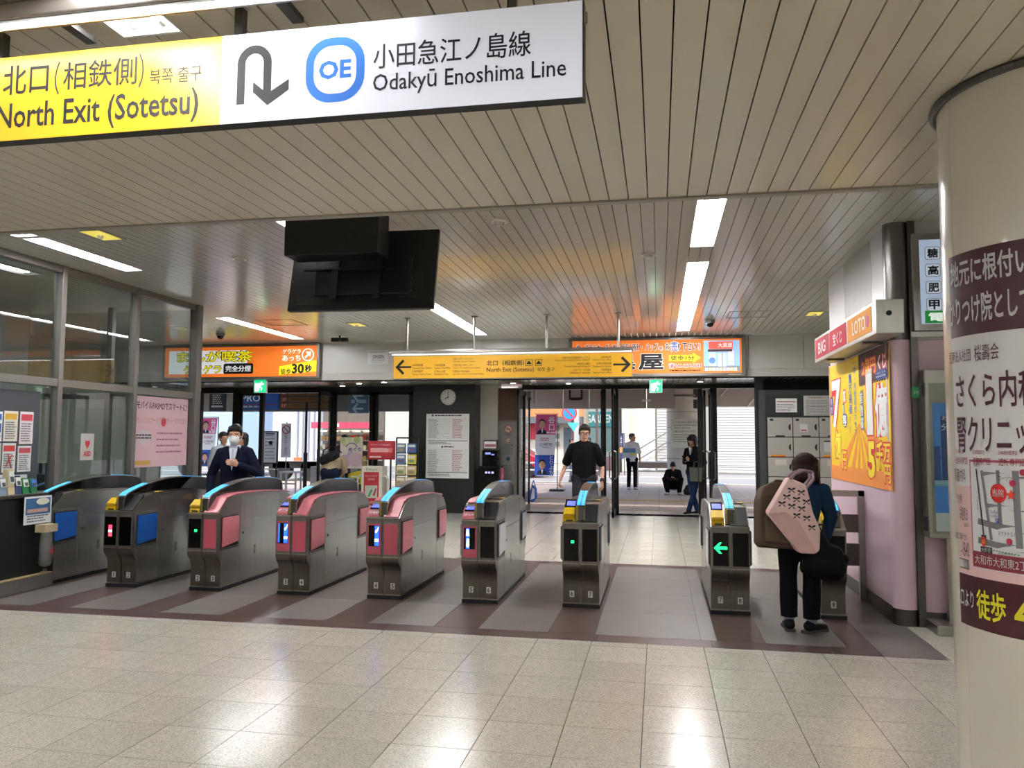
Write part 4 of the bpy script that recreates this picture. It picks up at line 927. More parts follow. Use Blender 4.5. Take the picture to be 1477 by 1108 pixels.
hd_ = struct('door_1')
MB().box(vx(286), vx(606), 16.95, 17.1, 2.66, HZ).obj('door_head', BRONZE, hd_); MB().box(vx(752), vx(1105), 16.95, 17.1, 2.70, HZ).obj('door_head', BRONZE, hd_)
# fixed glazing left of the dark pier
def glazed(px0, px1, Y, z0, z1, label, name='door_1', fw=.07):
    s = struct(name); a, b = vx(px0, Y), vx(px1, Y)
    for q in ((a, a+fw, z0, z1), (b-fw, b, z0, z1)): MB().box(q[0], q[1], Y-.03, Y+.03, q[2], q[3]).obj('stile', BRONZE, s, bevel=.004)
    MB().box(a, b, Y-.03, Y+.03, z1-.1, z1).obj('top_rail', BRONZE, s); MB().box(a, b, Y-.03, Y+.03, z0, z0+.12).obj('bottom_rail', BRONZE, s)
    MB().box(a+fw, b-fw, Y-.006, Y+.006, z0+.12, z1-.1).obj('pane', GLASS, s); return s
glazed(477, 541, 17.0, 0, 2.7, '', 'window_2', .14); glazed(538, 597, 17.0, 0, 2.7, '', 'window_3', .12)
glazed(345, 377, 17.05, 0, 2.7, '', 'door_2', .06)
# swing leaves standing open towards us
def leaf(px, Y0, Y1, name, hand, pull=True):
    s = struct(name); x = vx(px, Y0); d = .022
    for y in (Y0, Y1-.07): MB().box(x-d, x+d, y, y+.07, .01, 2.66).obj('stile', BRONZE, s, bevel=.004)
    MB().box(x-d, x+d, Y0, Y1, 2.56, 2.66).obj('top_rail', BRONZE, s); MB().box(x-d, x+d, Y0, Y1, .01, .14).obj('bottom_rail', BRONZE, s)
    MB().box(x-.006, x+.006, Y0+.07, Y1-.07, .14, 2.56).obj('pane', GLASS, s)
    if pull:
        for sd in (-1, 1):
            h = MB(); X = x+sd*.07; h.path([(x+sd*.02, Y0+.12, .78), (X, Y0+.12, .82), (X, Y0+.12, 1.34), (x+sd*.02, Y0+.12, 1.38)], .014); h.obj('handle', STEEL, s, smooth=True)
def post(px, Y, w_=.09, z1=2.72, name='door_3', m=None):
    x = vx(px, Y); return MB().box(x-w_/2, x+w_/2, Y-.05, Y+.05, 0, z1).obj('frame_post', m or BRONZE, hd_, bevel=.004)
leaf(747, 16.2, 17.0, 'door_3', 1); leaf(756, 16.9, 17.6, 'door_3', 1, False)
leaf(883.5, 16.1, 17.0, 'door_4', 1); leaf(868, 16.9, 17.7, 'door_4', 1)
leaf(1017, 16.9, 17.7, 'door_5', -1); leaf(1027, 16.3, 17.0, 'door_5', -1)
leaf(459, 16.2, 17.0, 'door_6', 1)
for px in (288, 338, 342, 377, 477): post(px, 17.0)
for px in (871, 889, 1010, 1031, 1098): post(px, 17.05, .1)
post(1098, 17.0, .22)
# clock, timetable
p = PY(646.5, 573, 16.38)
ck = panel('wall_clock', 'round white wall clock on the dark pier', 'clock', (p.x, 16.40, p.z), '-y')
MB().disc((0, 0), .175, 0, .035, 36).obj('rim', STEEL, ck); MB().disc((0, 0), .160, .03, .037, 36).obj('dial', WHITE, ck)
for i in range(12):
    a = i*PI/6; flat(stroke([(.125*math.sin(a), .125*math.cos(a)), (.147*math.sin(a), .147*math.cos(a))], .012), .0395, ink('#222222'), ck, 'hour_mark')
ha = math.radians(241); flat(stroke([(-.02*math.sin(ha), -.02*math.cos(ha)), (.085*math.sin(ha), .085*math.cos(ha))], .016), .042, BLACKM, ck, 'hour_hand'); flat(stroke([(0, -.03), (.004, .13)], .011), .044, BLACKM, ck, 'minute_hand')
def paper_sheet(name, label, cat, px0, py0, px1, py1, Y, m=PAPER, t=.006):
    p, w_, h_ = wpanel(name, label, cat, px0, py0, px1, py1, Y); MB().box(0, w_, 0, h_, -.004, t).obj('sheet', m, p); return p, w_, h_
tt, w_, h_ = paper_sheet('timetable', 'tall white timetable poster on the dark pier under the clock', 'poster', 614, 597, 677, 690, 16.394)
G3 = ink('#4c4c54'); G6 = ink('#8a8a90'); RDL = ink('#b06a72')
lines(tt, w_*.2, w_*.82, [h_*.965], .025, .009, G3, jit=0); rect(w_*.13, w_*.17, h_*.96, h_*.99, .009, ink('#2c3a6a'), tt)
for z0, z1 in ((.62, .92), (.10, .44)):
    for i in range(13):
        y = h_*(z0+(z1-z0)*i/12); rect(w_*.04, w_*.57, y, y+.003, .008, G6, tt, 'rule_line'); rect(w_*.6, w_*.97, y, y+.003, .008, G6, tt, 'rule_line')
    lines(tt, w_*.05, w_*.3, [h_*(z0+(z1-z0)*(i+.35)/12) for i in range(12)], .014, .009, G6); lines(tt, w_*.61, w_*.85, [h_*(z0+(z1-z0)*(i+.35)/12) for i in range(12)], .014, .009, RDL)
for y in (.575, .085): rect(w_*.04, w_*.97, h_*y, h_*y+.012, .009, G3, tt, 'rule_line')
lines(tt, w_*.42, w_*.65, [h_*.478], .025, .009, G3, jit=0); rect(w_*.36, w_*.4, h_*.47, h_*.5, .009, ink('#2c3a6a'), tt); lines(tt, w_*.06, w_*.6, [h_*.53, h_*.55, h_*.03, h_*.055], .014, .009, G3)
# black ticket kiosk beside the pier
p = PY(706, 700, 16.5); kb = thing('vending_unit', 'black machine with a small upper unit beside the dark pier', 'machine', (p.x, 16.62, 0))
MB().box(-.24, .24, -.2, .22, 0, 1.02).obj('cabinet', BLACK, kb, bevel=.008); MB().box(-.17, .17, -.12, .15, 1.02, 1.36).obj('upper_unit', BLACK, kb, bevel=.008); MB().box(-.15, .15, -.08, .1, 1.36, 1.58).obj('sign_holder', STEEL_D, kb)
MB().box(-.13, .13, -.086, -.08, 1.40, 1.55).obj('card', PAPER, kb); MB().box(-.12, .12, -.09, -.086, 1.43, 1.49).obj('card_print', ink('#a06068'), kb)
for x0, x1, z0, z1 in ((-.1, .02, 1.27, 1.31), (.04, .1, 1.25, 1.28)): MB().box(x0, x1, -.126, -.119, z0, z1).obj('display', ink('#7e88d8', .8), kb)
for x0, x1 in ((-.08, -.03), (-.01, .03), (.06, .11)): MB().box(x0, x1, -.206, -.199, .86, .90).obj('display', ink('#a8a8e0', .8), kb)
MB().box(.24, .30, -.1, .1, .3, .98).obj('side_leaflets', ink('#b06078'), kb)
# no-smoking notices on the grey board
ns, w_, h_ = wpanel('notice_board', 'grey notice board with no smoking signs beside the open doors', 'notice', 722, 610, 744, 700, 17.09)
rect(0, w_, 0, h_, .003, mat('grey_board', '#8b8983', .4, .2, .05, 2), ns, 'board')
for cy, r in ((h_*.90, .09), (h_*.72, .05)):
    c = (w_*.5, cy); flat([(c[0]+r*math.cos(i/12*PI), c[1]+r*math.sin(i/12*PI)) for i in range(24)], .005, ink('#b0483c'), ns, 'ban_ring'); flat([(c[0]+r*.78*math.cos(i/12*PI), c[1]+r*.78*math.sin(i/12*PI)) for i in range(24)], .006, ink('#cfcac2'), ns, 'ban_field')
    rect(c[0]-r*.5, c[0]+r*.5, c[1]-r*.12, c[1]+r*.1, .007, ink('#2c2826'), ns, 'cigarette'); flat(stroke([(c[0]-r*.55, c[1]+r*.55), (c[0]+r*.55, c[1]-r*.55)], r*.2), .008, ink('#b0483c'), ns, 'ban_bar')
flat([(w_*.5+.045*math.cos(i/12*PI), h_*.42+.045*math.sin(i/12*PI)) for i in range(24)], .006, ink('#274a5c'), ns, 'blue_disc')
text('禁煙', w_*.3, w_*.7, h_*.79, h_*.825, .006, ink('#3a3634'), ns)
lines(ns, w_*.1, w_*.9, [h_*(.5+.025*i) for i in range(7)]+[h_*(.1+.03*i) for i in range(8)], .014, .005, ink('#5a5652'))

# lockers under the right end of the header
LY_ = 15.25
lk_ = thing('locker_bank', 'bank of grey coin lockers in a dark frame at the right of the doors', 'locker', (PX(1107, 640, 0).x if False else PY(1107, 640, LY_).x, LY_, 0))
LG_ = mat('locker_door', '#b2afa8', .4, .2, .03, 3); cw = .462
MB().box(-.03, cw*4+.05, .02, .55, 0, 2.55).obj('body', mat('locker_body', '#3b3c3b', .5, .2, .05, 3), lk_)
MB().box(-.14, -.03, -.01, .55, 0, 2.55).obj('side_profile', mat('locker_side', '#4c4f52', .4, .4, .06, 3), lk_)
zr = [2.04, 1.665, 1.29, .925, .55, .10]
for k in range(4):
    for r in range(5):
        d = MB().box(k*cw+.008, (k+1)*cw-.008, 0, .025, zr[r+1]+.008, zr[r]-.008).obj('door', LG_, lk_, bevel=.004)
        zc = (zr[r]+zr[r+1])/2; xr = (k+1)*cw-.03
        MB().prism([(xr-.012, zc-.06), (xr-.012, zc+.06), (xr-.035, zc+.05), (xr-.05, zc+.02), (xr-.05, zc-.02), (xr-.035, zc-.05)], 'y', -.006, .002).obj('lock', BLACKM, d)
        MB().box(xr-.004, xr+.006, -.004, .002, zc-.055, zc+.055).obj('scale_strip', ink('#c8b46a'), d)
        if r == 0: MB().box(k*cw+.05, k*cw+.11, -.003, .002, zr[r]-.07, zr[r]-.03).obj('pictogram', ink('#26262a'), d); MB().box(k*cw+.15, k*cw+.31, -.004, .002, zr[1]+.01, zr[1]+.035).obj('number_strip', ink('#2a2a2c'), d)
        if r == 1: MB().box(k*cw+.06, k*cw+.32, -.004, .002, zr[2]+.01, zr[2]+.05).obj('price_label', ink('#e0a01a'), d); MB().box(k*cw+.06, k*cw+.32, -.005, -.003, zr[2]+.008, zr[2]+.022).obj('price_stripe', ink('#c04a20'), d)
        if r == 2: MB().box(k*cw+.13, k*cw+.34, -.003, .002, zr[2]-.15, zr[2]-.04).obj('notice', ink('#cfc8c0'), d); lines_y = MB()
        if r == 0 and k == 1: MB().box(k*cw+.12, k*cw+.26, -.004, .002, zc-.08, zc+.06).obj('sticker', ink('#d8d4d8'), d); MB().box(k*cw+.14, k*cw+.24, -.006, -.003, zc-.07, zc-.045).obj('sticker_band', ink('#c04058'), d)
        if k == 2 and r == 1: MB().box(k*cw+.08, k*cw+.3, -.004, .002, zc-.08, zc+.14).obj('notice', ink('#cfcfcc'), d); MB().box(k*cw+.08, k*cw+.3, -.006, -.003, zc+.1, zc+.13).obj('notice_band', ink('#2a2a2c'), d)
MB().box(-.02, cw*4, .0, .04, 2.06, 2.45).obj('head_panel', mat('locker_head', '#2b2d2d', .4, 0, .06, 3), lk_)
MB().box(.16, .54, -.006, .002, 2.13, 2.39).obj('tariff_card', PAPER, lk_); MB().box(.66, 1.7, -.006, .002, 2.07, 2.44).obj('rules_card', ink('#c2bfba'), lk_)
lp_ = panel(None or 'print', '', '', (0, 0, 0), '-y'); lp_.parent = lk_; lp_.matrix_local = Matrix.Translation((0, -.007, 0)) @ Matrix.Rotation(PI/2, 4, 'X')
for k_ in ('label', 'category'):
    if k_ in lp_: del lp_[k_]
text('PASMO・Suica', .75, 1.25, 2.385, 2.42, .001, ink('#333338'), lp_); lines(lp_, .7, 1.6, [2.09+.028*i for i in range(10)], .012, .001, ink('#77747a')); lines(lp_, .18, .5, [2.15+.03*i for i in range(5)], .012, .001, ink('#8a6a80')); rect(.18, .52, 2.32, 2.335, .001, ink('#a05060'), lp_)
MB().box(PY(1090, 640, 15.4).x, PY(1101, 640, 15.4).x, 15.3, 15.5, 0, HZ).obj('dark_post', BLACKM, hd_)
# dark wall behind the lockers
MB().box(PY(1101, 640, 15.9).x, 5, 15.85, 16.0, 0, HZ).obj('dark_wall', mat('dark_recess', '#141210', .7, 0, .1, 3), en)

# leaflet rack, standpipe box, red board, bulletin stand by the left windows
YR = 15.9
def bx_at(px, Y): return PY(px, 690, Y).x
x0, x1 = bx_at(571, YR), bx_at(602, YR)
lr = thing('leaflet_rack', 'black wire rack of coloured leaflets left of the dark pier', 'rack', ((x0+x1)/2, YR, 0)); hw = (x1-x0)/2
for x in (-hw, hw): MB().box(x-.012, x+.012, 0, .03, 0, 1.62).obj('upright', BLACKM, lr)
MB().box(-hw, hw, 0, .02, 1.60, 1.63).obj('crossbar', BLACKM, lr); MB().box(-hw, hw, -.2, .2, 0, .03).obj('base', BLACKM, lr)
cols_ = [['#5d7a90', '#3a62a0'], ['#5c84a8', '#d8c844'], ['#c8b87a', '#c8b060'], ['#b8a878', '#b89a50'], ['#b8b4a8', '#a8a07c']]
for r in range(5):
    for k in range(2):
        xa = -hw+.02+k*hw; z = 1.30-r*.235
        lf = thing('leaflet', f'{("upper", "second", "third", "fourth", "lowest")[r]} {("left", "right")[k]} leaflet stack in the black rack by the pier', 'leaflet', ((x0+x1)/2+xa, YR-.02, z), group='leaflets in the wire rack')
        MB().box(0, hw-.04, -.03, .015, 0, .20).obj('cover', ink(cols_[r][k]), lf); MB().box(.02, hw-.06, -.033, -.029, .12, .17).obj('title_print', ink('#e4e0d8'), lf); MB().box(.03, hw-.08, -.033, -.029, .03, .09).obj('picture_print', ink(('#9a8a70', '#705a80', '#708a70')[(r+k) % 3]), lf)
        MB().box(xa-.005, xa+hw-.035, -.04, 0, z-.02, z+.03).obj('pocket', BLACKM, lr)
xc = bx_at(539, 15.6)
bxs = thing('standpipe_box', 'white upright hose box with a red printed panel and rounded side handles', 'box', (xc, 15.6, 0))
CRW = mat('cream_plastic', '#d6d2c4', .4, 0, .04, 3)
MB().box(-.23, .23, -.12, .2, .05, 1.02).obj('body', CRW, bxs, bevel=.012); MB().box(-.25, .25, -.14, .22, 0, .05).obj('foot', STEEL_D, bxs)
for s in (-1, 1):
    h = MB(); h.path([(s*.23, -.05, .82), (s*.30, -.05, .82), (s*.335, -.05, .76), (s*.335, -.05, .12), (s*.335, -.05, .03)], .022); h.obj('side_handle', CRW, bxs, smooth=True)
MB().box(-.17, .16, -.126, -.119, .20, .90).obj('red_panel', ink('#a8242c'), bxs); MB().box(-.14, .13, -.13, -.125, .36, .62).obj('picture', ink('#b8c0b4'), bxs)
MB().prism([(-.08, .40), (.0, .55), (.03, .52), (-.04, .38)], 'y', -.133, -.129).obj('picture_figure', ink('#3f8a4c'), bxs); MB().prism([(.03, .42), (.1, .58), (.12, .54), (.07, .40)], 'y', -.133, -.129).obj('picture_figure', ink('#a03038'), bxs)
bp = bpy.data.objects.new('front_print', None); COL.objects.link(bp); bp.parent = bxs; bp.matrix_local = Matrix.Translation((0, -.13, 0)) @ Matrix.Rotation(PI/2, 4, 'X')
text('スタンドパイプ', -.14, .13, .80, .84, .002, ink('#e8d8d4'), bp); text('消火器具', -.08, .07, .73, .77, .002, ink('#e8d8d4'), bp); text('大和市', -.08, .08, .25, .30, .002, ink('#e8d8d4'), bp); text('Enkuru', -.12, .12, .93, .985, -.006, ink('#5a5a58'), bp)
p, w_, h_ = wpanel('red_board', 'red information board standing behind the white hose box', 'board', 530, 636, 570, 663, 15.95)
MB().box(0, w_, 0, h_, -.03, 0).obj('board', ink('#b02430'), p, bevel=.006); rect(.03, w_-.03, .03, h_-.03, .002, ink('#b8303a'), p); text('スタンドパイプ消火器具', .06, w_*.82, h_*.74, h_*.84, .004, ink('#f0e0dc'), p); rect(.06, w_-.06, h_*.38, h_*.62, .003, ink('#d87a78'), p); lines(p, .08, w_-.08, [h_*.42, h_*.5, h_*.57], .014, .0045, ink('#f4e8e4')); rect(.05, w_*.5, .04, h_*.18, .004, ink('#e4d8d4'), p); 
for x in (.1, w_-.1): MB().box(x-.015, x+.015, -p.location.z, 0, -.04, -.01).obj('leg', STEEL_D, p)
p, w_, h_ = wpanel('event_poster', 'pastel event poster with purple lettering on a stand behind the bending person', 'poster', 490, 631, 523, 676, 16.3)
MB().box(0, w_, 0, h_, -.02, 0).obj('board', ink('#dcd6cc'), p)
for cx, cy, r, c in ((.12, .9, .07, '#b8c080'), (.42, .93, .06, '#c8cc9a'), (.75, .92, .08, '#aab878'), (.2, .78, .05, '#c8cc9a'), (.25, .25, .14, '#caa8b8'), (.7, .3, .16, '#d8bcc4'), (.5, .42, .1, '#b8b0cc')): flat([(w_*cx+r*math.cos(i/8*PI), h_*cy+r*math.sin(i/8*PI)) for i in range(16)], .003+.0025*cx, ink(c), p, 'print_dot', .0008)
text('めぐり', w_*.38, w_*.94, h_*.55, h_*.68, .006, ink('#5a3a80'), p, .03)
flat(arc(w_*.52, h_*.62, w_*.28, 20, 160)+arc(w_*.52, h_*.62, w_*.24, 160, 20), .005, ink('#6a5a80'), p, 'arc_print')
for x in (.08, w_-.08): MB().box(x-.015, x+.015, -p.location.z, 0, -.03, -.005).obj('leg', STEEL_D, p)
yb_ = thing('yellow_bag', 'yellow printed bag on a low stand beside the bending person', 'bag', (bx_at(511, 15.7), 15.95, 0))
MB().box(-.26, .26, -.1, .1, .0, .62).obj('stand', STEEL_D, yb_, bevel=.01); MB().prism([(-.24, .62), (.26, .62), (.22, .86), (.02, .9), (-.2, .84)], 'y', -.1, .1).obj('bag_body', ink('#c8bc1c'), yb_, bevel=.02); MB().box(-.08, .06, -.105, -.09, .65, .73).obj('label', ink('#1c2a5a'), yb_); MB().box(-.14, .04, -.106, -.1, .76, .80).obj('label_white', ink('#d8d8c8'), yb_)

# ================================================================ OUTSIDE
def GX(px, Y): return PY(px, 640, Y).x
def GZ(py, Y, px=850): return PY(px, py, Y).z
def brick_mat(name, c1, c2, joint, scale, rough=.7):
    m = mat(name, c1, rough, 0, .08, 3); n = m.node_tree; L = n.links
    b = n.nodes.new('ShaderNodeTexBrick'); b.inputs['Color1'].default_value = lin(c1); b.inputs['Color2'].default_value = lin(c2); b.inputs['Mortar'].default_value = lin(joint)
    b.inputs['Scale'].default_value = scale; b.inputs['Mortar Size'].default_value = .02; b.inputs['Brick Width'].default_value = .9; b.inputs['Row Height'].default_value = .45
    tc = n.nodes.new('ShaderNodeTexCoord'); L.new(tc.outputs['Object'], b.inputs['Vector']); L.new(b.outputs['Color'], n.nodes['Principled BSDF'].inputs['Base Color']); return m
gr = struct('floor')
MB().box(-22, 10, 17.9, 29.0, -.12, -.012).obj('joint_bed', mat('paver_joint', '#6e645f', .9, 0, .1, 4), gr)
pv = [(x, y) for y in [18.2+.6*i for i in range(18)] for x in [-20.7+.6*k for k in range(50)]]
near_ = sorted(pv, key=lambda c: abs(c[0]+1.2)*.8+(c[1]-18)); me = MB().box(-.296, .296, -.296, .296, -.02, -.006).mesh('paver')
for x, y in near_[:285]: link('paver', me, PAVE, gr, (x, y, 0))
rest = MB()
for x, y in near_[285:]: rest.box(x-.296, x+.296, y-.296, y+.296, -.02, -.006)
rest.obj('outer_pavers', PAVE, gr)['kind'] = 'stuff'
tl = struct('trim_3')                           # yellow tactile line
TAC = mat('tactile_yellow', '#c2a256', .6, 0, .12, 12)
for k in range(34): MB().box(-6.0+k*.3+.004, -6.0+k*.3+.296, 20.9, 21.2, -.006, .004).obj('tactile_tile', TAC, tl)
rd_ = struct('floor'); MB().box(-30, 25, 29.0, 50, -.15, -.02).obj('asphalt', mat('asphalt', '#8c8a88', .9, 0, .12, 4, speck=(60, .8, 1.1)), rd_)
for y in (29.6, 34.6): MB().box(-30, 25, y, y+.15, -.02, -.014).obj('white_line', mat('road_paint', '#e4e2dc', .7, 0, .05, 6), rd_)
MB().box(-30, 25, 28.85, 29.0, -.12, .02).obj('kerb', mat('kerb_stone', '#b2aea8', .8, 0, .06, 4), rd_)
# canopy outside: underside and panelled fascia
ca = struct('ceiling'); CAN = mat('canopy_soffit', '#b4afa4', .6, 0, .04, 2)
MB().box(-4.6, 5, 17.4, 26.2, 3.35, 3.45).obj('soffit', CAN, ca)
FAS = mat('fascia_panel', '#aaa49b', .5, 0, .04, 2)
fz0, fz1 = GZ(589.5, 25.5), 3.35
xs_ = [GX(745, 25.5)-2.0, GX(745, 25.5), GX(773, 25.5), GX(812, 25.5), GX(850, 25.5), GX(889, 25.5), GX(933, 25.5), GX(986, 25.5)]
for a, b in zip(xs_, xs_[1:]): MB().box(a+.01, b-.01, 25.5, 25.62, fz0, fz1).obj('fascia_panel', FAS, ca)
MB().box(xs_[-1], GX(1013, 25.5), 25.45, 25.62, fz0, fz1).obj('dark_panel', mat('dark_fascia', '#3c3733', .5, 0, .06, 3), ca); MB().box(GX(990, 25.4), GX(1010, 25.4), 25.40, 25.45, GZ(577, 25.4), GZ(574, 25.4)).obj('white_bar', REFL, ca)
MB().box(GX(1013, 25.5), 8, 25.5, 25.62, GZ(587, 25.5), fz1).obj('fascia_panel', mat('fascia_light', '#b9b4ac', .5, 0, .03, 2), ca)
for s_ in ([(1040, 573), (1052, 560)], [(1078, 588), (1092, 573)]):
    MB().tube((GX(s_[0][0], 25.4), 25.45, GZ(s_[0][1], 25.4)), (GX(s_[1][0], 25.4), 25.45, GZ(s_[1][1], 25.4)), .02, n=6).obj('brace', REFL, ca)
p, w_, h_ = wpanel('framed_sign', 'square framed sign seen from behind on the outdoor fascia', 'sign', 818, 560, 843, 581, 25.44)
MB().box(0, w_, 0, h_, -.05, 0).obj('plate', mat('fascia_plate', '#a49e96', .5, 0, .04, 2), p)
for q in ((.06, .12, .1, h_), (w_-.12, w_-.06, .1, h_), (.12, w_-.12, .08, .17)): rect(*q, .012, BLACKM, p, 'frame_bar', .01)
p, w_, h_ = wpanel('framed_sign', 'cut-off framed sign at the left end of the outdoor fascia', 'sign', 760, 560, 769, 581, 25.44)
MB().box(0, w_, 0, h_, -.05, 0).obj('plate', mat('fascia_plate', '#a49e96', .5, 0, .04, 2), p); rect(.0, w_*.7, .08, .17, .012, BLACKM, p, 'frame_bar', .01); rect(.0, w_*.6, h_*.6, h_*.75, .012, BLACKM, p, 'frame_bar', .01)
t = thing('wall_lamp', 'slim white lamp on the outdoor fascia between two panels', 'lamp', (GX(933, 25.4), 25.46, GZ(578, 25.4)))
MB().box(-.14, .14, -.08, .04, -.03, .03).obj('lamp_housing', REFL, t)
# round pillar with public notice
px_, pw_ = GX(989, 26), .62
t = struct('wall_far'); MB().disc((px_, 26.0), .60, 0, 3.35, 28).obj('round_pillar', mat('pillar_white', '#d0ccc2', .5, 0, .03, 2), t, smooth=True); MB().disc((px_, 26.0), .63, 3.0, 3.06, 28).obj('pillar_ring', FRAME, t, smooth=True)
for z in (1.0, 1.5, 2.0, 2.5): MB().disc((px_, 26.0), .604, z, z+.015, 28).obj('pillar_joint', FRAME, t, smooth=True)
p, w_, h_ = wpanel('public_notice', 'white public notice board with green lines on the round outdoor pillar', 'notice', 968, 605, 1012, 646, 25.30)
MB().box(0, w_, 0, h_, -.06, 0).obj('board', ink('#d4d4c8'), p)
for i in range(4): pass
text('ここは公共の場所です。', .06, w_-.1, h_*.86, h_*.94, .004, ink('#4a5a4c'), p); text('許可なき宣伝行為', .1, w_*.62, h_*.66, h_*.73, .004, ink('#4a6a4c'), p); text('通行を妨げる行為', .1, w_*.8, h_*.54, h_*.61, .004, ink('#4a6a4c'), p)
lines(p, .06, w_-.1, [h_*.78, h_*.44, h_*.36, h_*.28, h_*.2], .025, .004, ink('#7a8a70')); text('大和市', w_*.7, w_*.9, .05, .12, .004, ink('#4a5a4c'), p)
# election flags
SKIN_P = ink('#c99a80')
def flag(px0, px1, py0, py1, Y, label, kana):
    p, w, h = wpanel('banner_flag', label, 'flag', px0, py0, px1, py1, Y)
    fm = []
    def wave(bm):
        for v in bm.verts: v.co.z += .03*math.sin(v.co.y*3.0+v.co.x*2)
    def cloth(y0, y1, c):
        mb = MB(); n = 8
        for i in range(n):
            a, b = y0+(y1-y0)*i/n, y0+(y1-y0)*(i+1)/n; sk = -.10
            mb.add([(sk*(1-a/h)*.5, a, 0), (w+sk*(1-a/h), a, 0), (w+sk*(1-b/h), b, 0), (sk*(1-b/h)*.5, b, 0)], [(0, 1, 2, 3)])
        return mb.obj('cloth', c, p)
    cloth(h*.67, h, mat('flag_pink', '#e0568c', .7, 0, .05, 3)); cloth(h*.335, h*.67, mat('flag_white', '#f2f0f0', .7, 0, .03, 3)); cloth(0, h*.335, mat('flag_blue', '#3256b4', .7, 0, .06, 3))
    for y0, lab, out in ((h*.675, '谷口', '#1c2030'), (.02, kana, '#1c2030')):
        cx, cy = w*.30, y0+h*.17; r = w*.155
        flat([(cx-w*.26, y0+.01), (cx+w*.24, y0+.01), (cx+w*.20, y0+h*.05), (cx+w*.05, y0+h*.085), (cx-w*.05, y0+h*.085), (cx-w*.22, y0+h*.05)], .004, ink(out), p, 'portrait_suit')
        flat([(cx-w*.05, y0+h*.085), (cx, y0+.02), (cx+w*.05, y0+h*.085)], .006, ink('#d6dce8'), p, 'portrait_shirt')
        flat([(cx+r*1.12*math.cos(i/10*PI), cy+.02+r*1.32*math.sin(i/10*PI)) for i in range(20)], .005, ink('#1a1614'), p, 'portrait_hair'); flat([(cx+r*math.cos(i/10*PI), cy-.02+r*1.22*math.sin(i/10*PI)) for i in range(20)], .007, SKIN_P, p, 'portrait_face')
    text('谷口', w*.60, w*.92, h*.735, h*.97, .006, ink('#f2eef0'), p, .02, vertical=True); lines(p, w*.5, w*.95, [h*.69], .05, .006, ink('#f2eef0'), jit=0)
    text('公明党', w*.16, w*.80, h*.48, h*.535, .006, ink('#4a5a74'), p); lines(p, w*.2, w*.75, [h*.60, h*.57], .03, .005, ink('#c08a94')); lines(p, w*.3, w*.7, [h*.45], .02, .005, ink('#8a90a0'))
    text(kana, w*.62, w*.86, .03, h*.325, .006, ink('#eef0f4'), p, .015, vertical=True)
    for z_ in (0,): MB().tube((w+.02, -p.location.z, -.01), (w+.02, h+.03, -.01), .014, n=8).obj('pole', STEEL_D, p); MB().tube((-.04, h+.02, -.01), (w+.03, h+.02, -.01), .01, n=8).obj('crossbar', STEEL_D, p); MB().box(w-.2, w+.24, -p.location.z, -p.location.z+.06, -.2, .2).obj('base', STEEL_D, p)
flag(773, 803, 598, 686, 24.2, 'tall election flag in pink, white and blue outside the middle doorway', 'とりぶち')
flag(288, 314, 603, 672, 19.6, 'tall election flag in pink, white and blue beside the booth corner at left', 'かさほら')
# railings
def railing_(x0, x1, Y, z1, label, panels=False):
    t = thing('guard_rail', label, 'railing', ((x0+x1)/2, Y, 0)); hw = (x1-x0)/2; RW_ = mat('rail_white', '#c8c6c0', .5, .1, .05, 4)
    n = max(2, int((x1-x0)/1.6)+1)
    for i in range(n):
        x = -hw+2*hw*i/(n-1); MB().tube((x, 0, 0), (x, 0, z1), .05, n=10).obj('post', RW_, t, smooth=True)
    for z in (z1-.12, z1*.55): MB().tube((-hw, 0, z), (hw, 0, z), .03, n=8).obj('bar', RW_, t)
    if panels: MB().box(-hw+.1, hw-.1, -.02, .02, z1-.32, z1-.12).obj('board', mat('rail_board', '#8e7f74', .6), t)
railing_(GX(1034, 28.4), GX(1098, 28.4)+1, 28.4, .85, 'white guard rail in front of the shutter at right'); railing_(GX(908, 27.4), GX(976, 27.4), 27.4, .95, 'white guard rail with brown board behind the standing man in white', True)
railing_(GX(745, 28.5), GX(868, 28.5), 28.5, .85, 'white guard rail beyond the walking man in black')
for px, lab in ((917, 'white bollard beside the guard rail behind the man in white'), (972, 'tall white bollard beside the squatting person')):
    t = thing('bollard', lab, 'bollard', (GX(px, 26.6), 26.6, 0)); MB().tube((0, 0, 0), (0, 0, .98), .085, n=14).obj('shaft', mat('rail_white', '#c8c6c0', .5, .1, .05, 4), t, smooth=True); MB().sphere((0, 0, .98), (.085, .085, .04)).obj('cap', FRAME, t, smooth=True)
# buildings across the road
def building(name, label, px0, px1, Y, z1, m, depth=6):
    t = thing(name, label, 'building', ((GX(px0, Y)+GX(px1, Y))/2, Y, 0)); hw = (GX(px1, Y)-GX(px0, Y))/2
    MB().box(-hw, hw, 0, depth, -.02, z1).obj('wall', m, t); return t, hw
BWH = mat('building_white', '#bfbcb4', .7, 0, .04, 2); SHU = mat('shutter_grey', '#aeaeaa', .5, .1, .03, 3)
def shutter(t, x0, x1, z0, z1, n=22):
    f = MB().box(x0-.08, x1+.08, -.06, .0, z0-.02, z1+.12).obj('shutter_frame', FRAME, t)
    for i in range(n): MB().box(x0, x1, -.10, -.055, z0+(z1-z0)*i/n, z0+(z1-z0)*(i+.86)/n).obj('shutter_slat', SHU, f)
bA, hw = building('shop_building', 'white building with wide closed shutter beyond the right doorway', 1022, 1180, 38, 7.5, BWH, 1.9)
shutter(bA, -hw+.4, -hw+3.6, .1, 3.3, 26); shutter(bA, -hw+3.9, -hw+6.2, .1, 3.3, 26)
bB, hw = building('shop_building', 'cream building with side door, stairs rail and shutter behind the man in white', 893, 1020, 40, 8, mat('building_cream', '#cfc9bb', .7, 0, .04, 2))
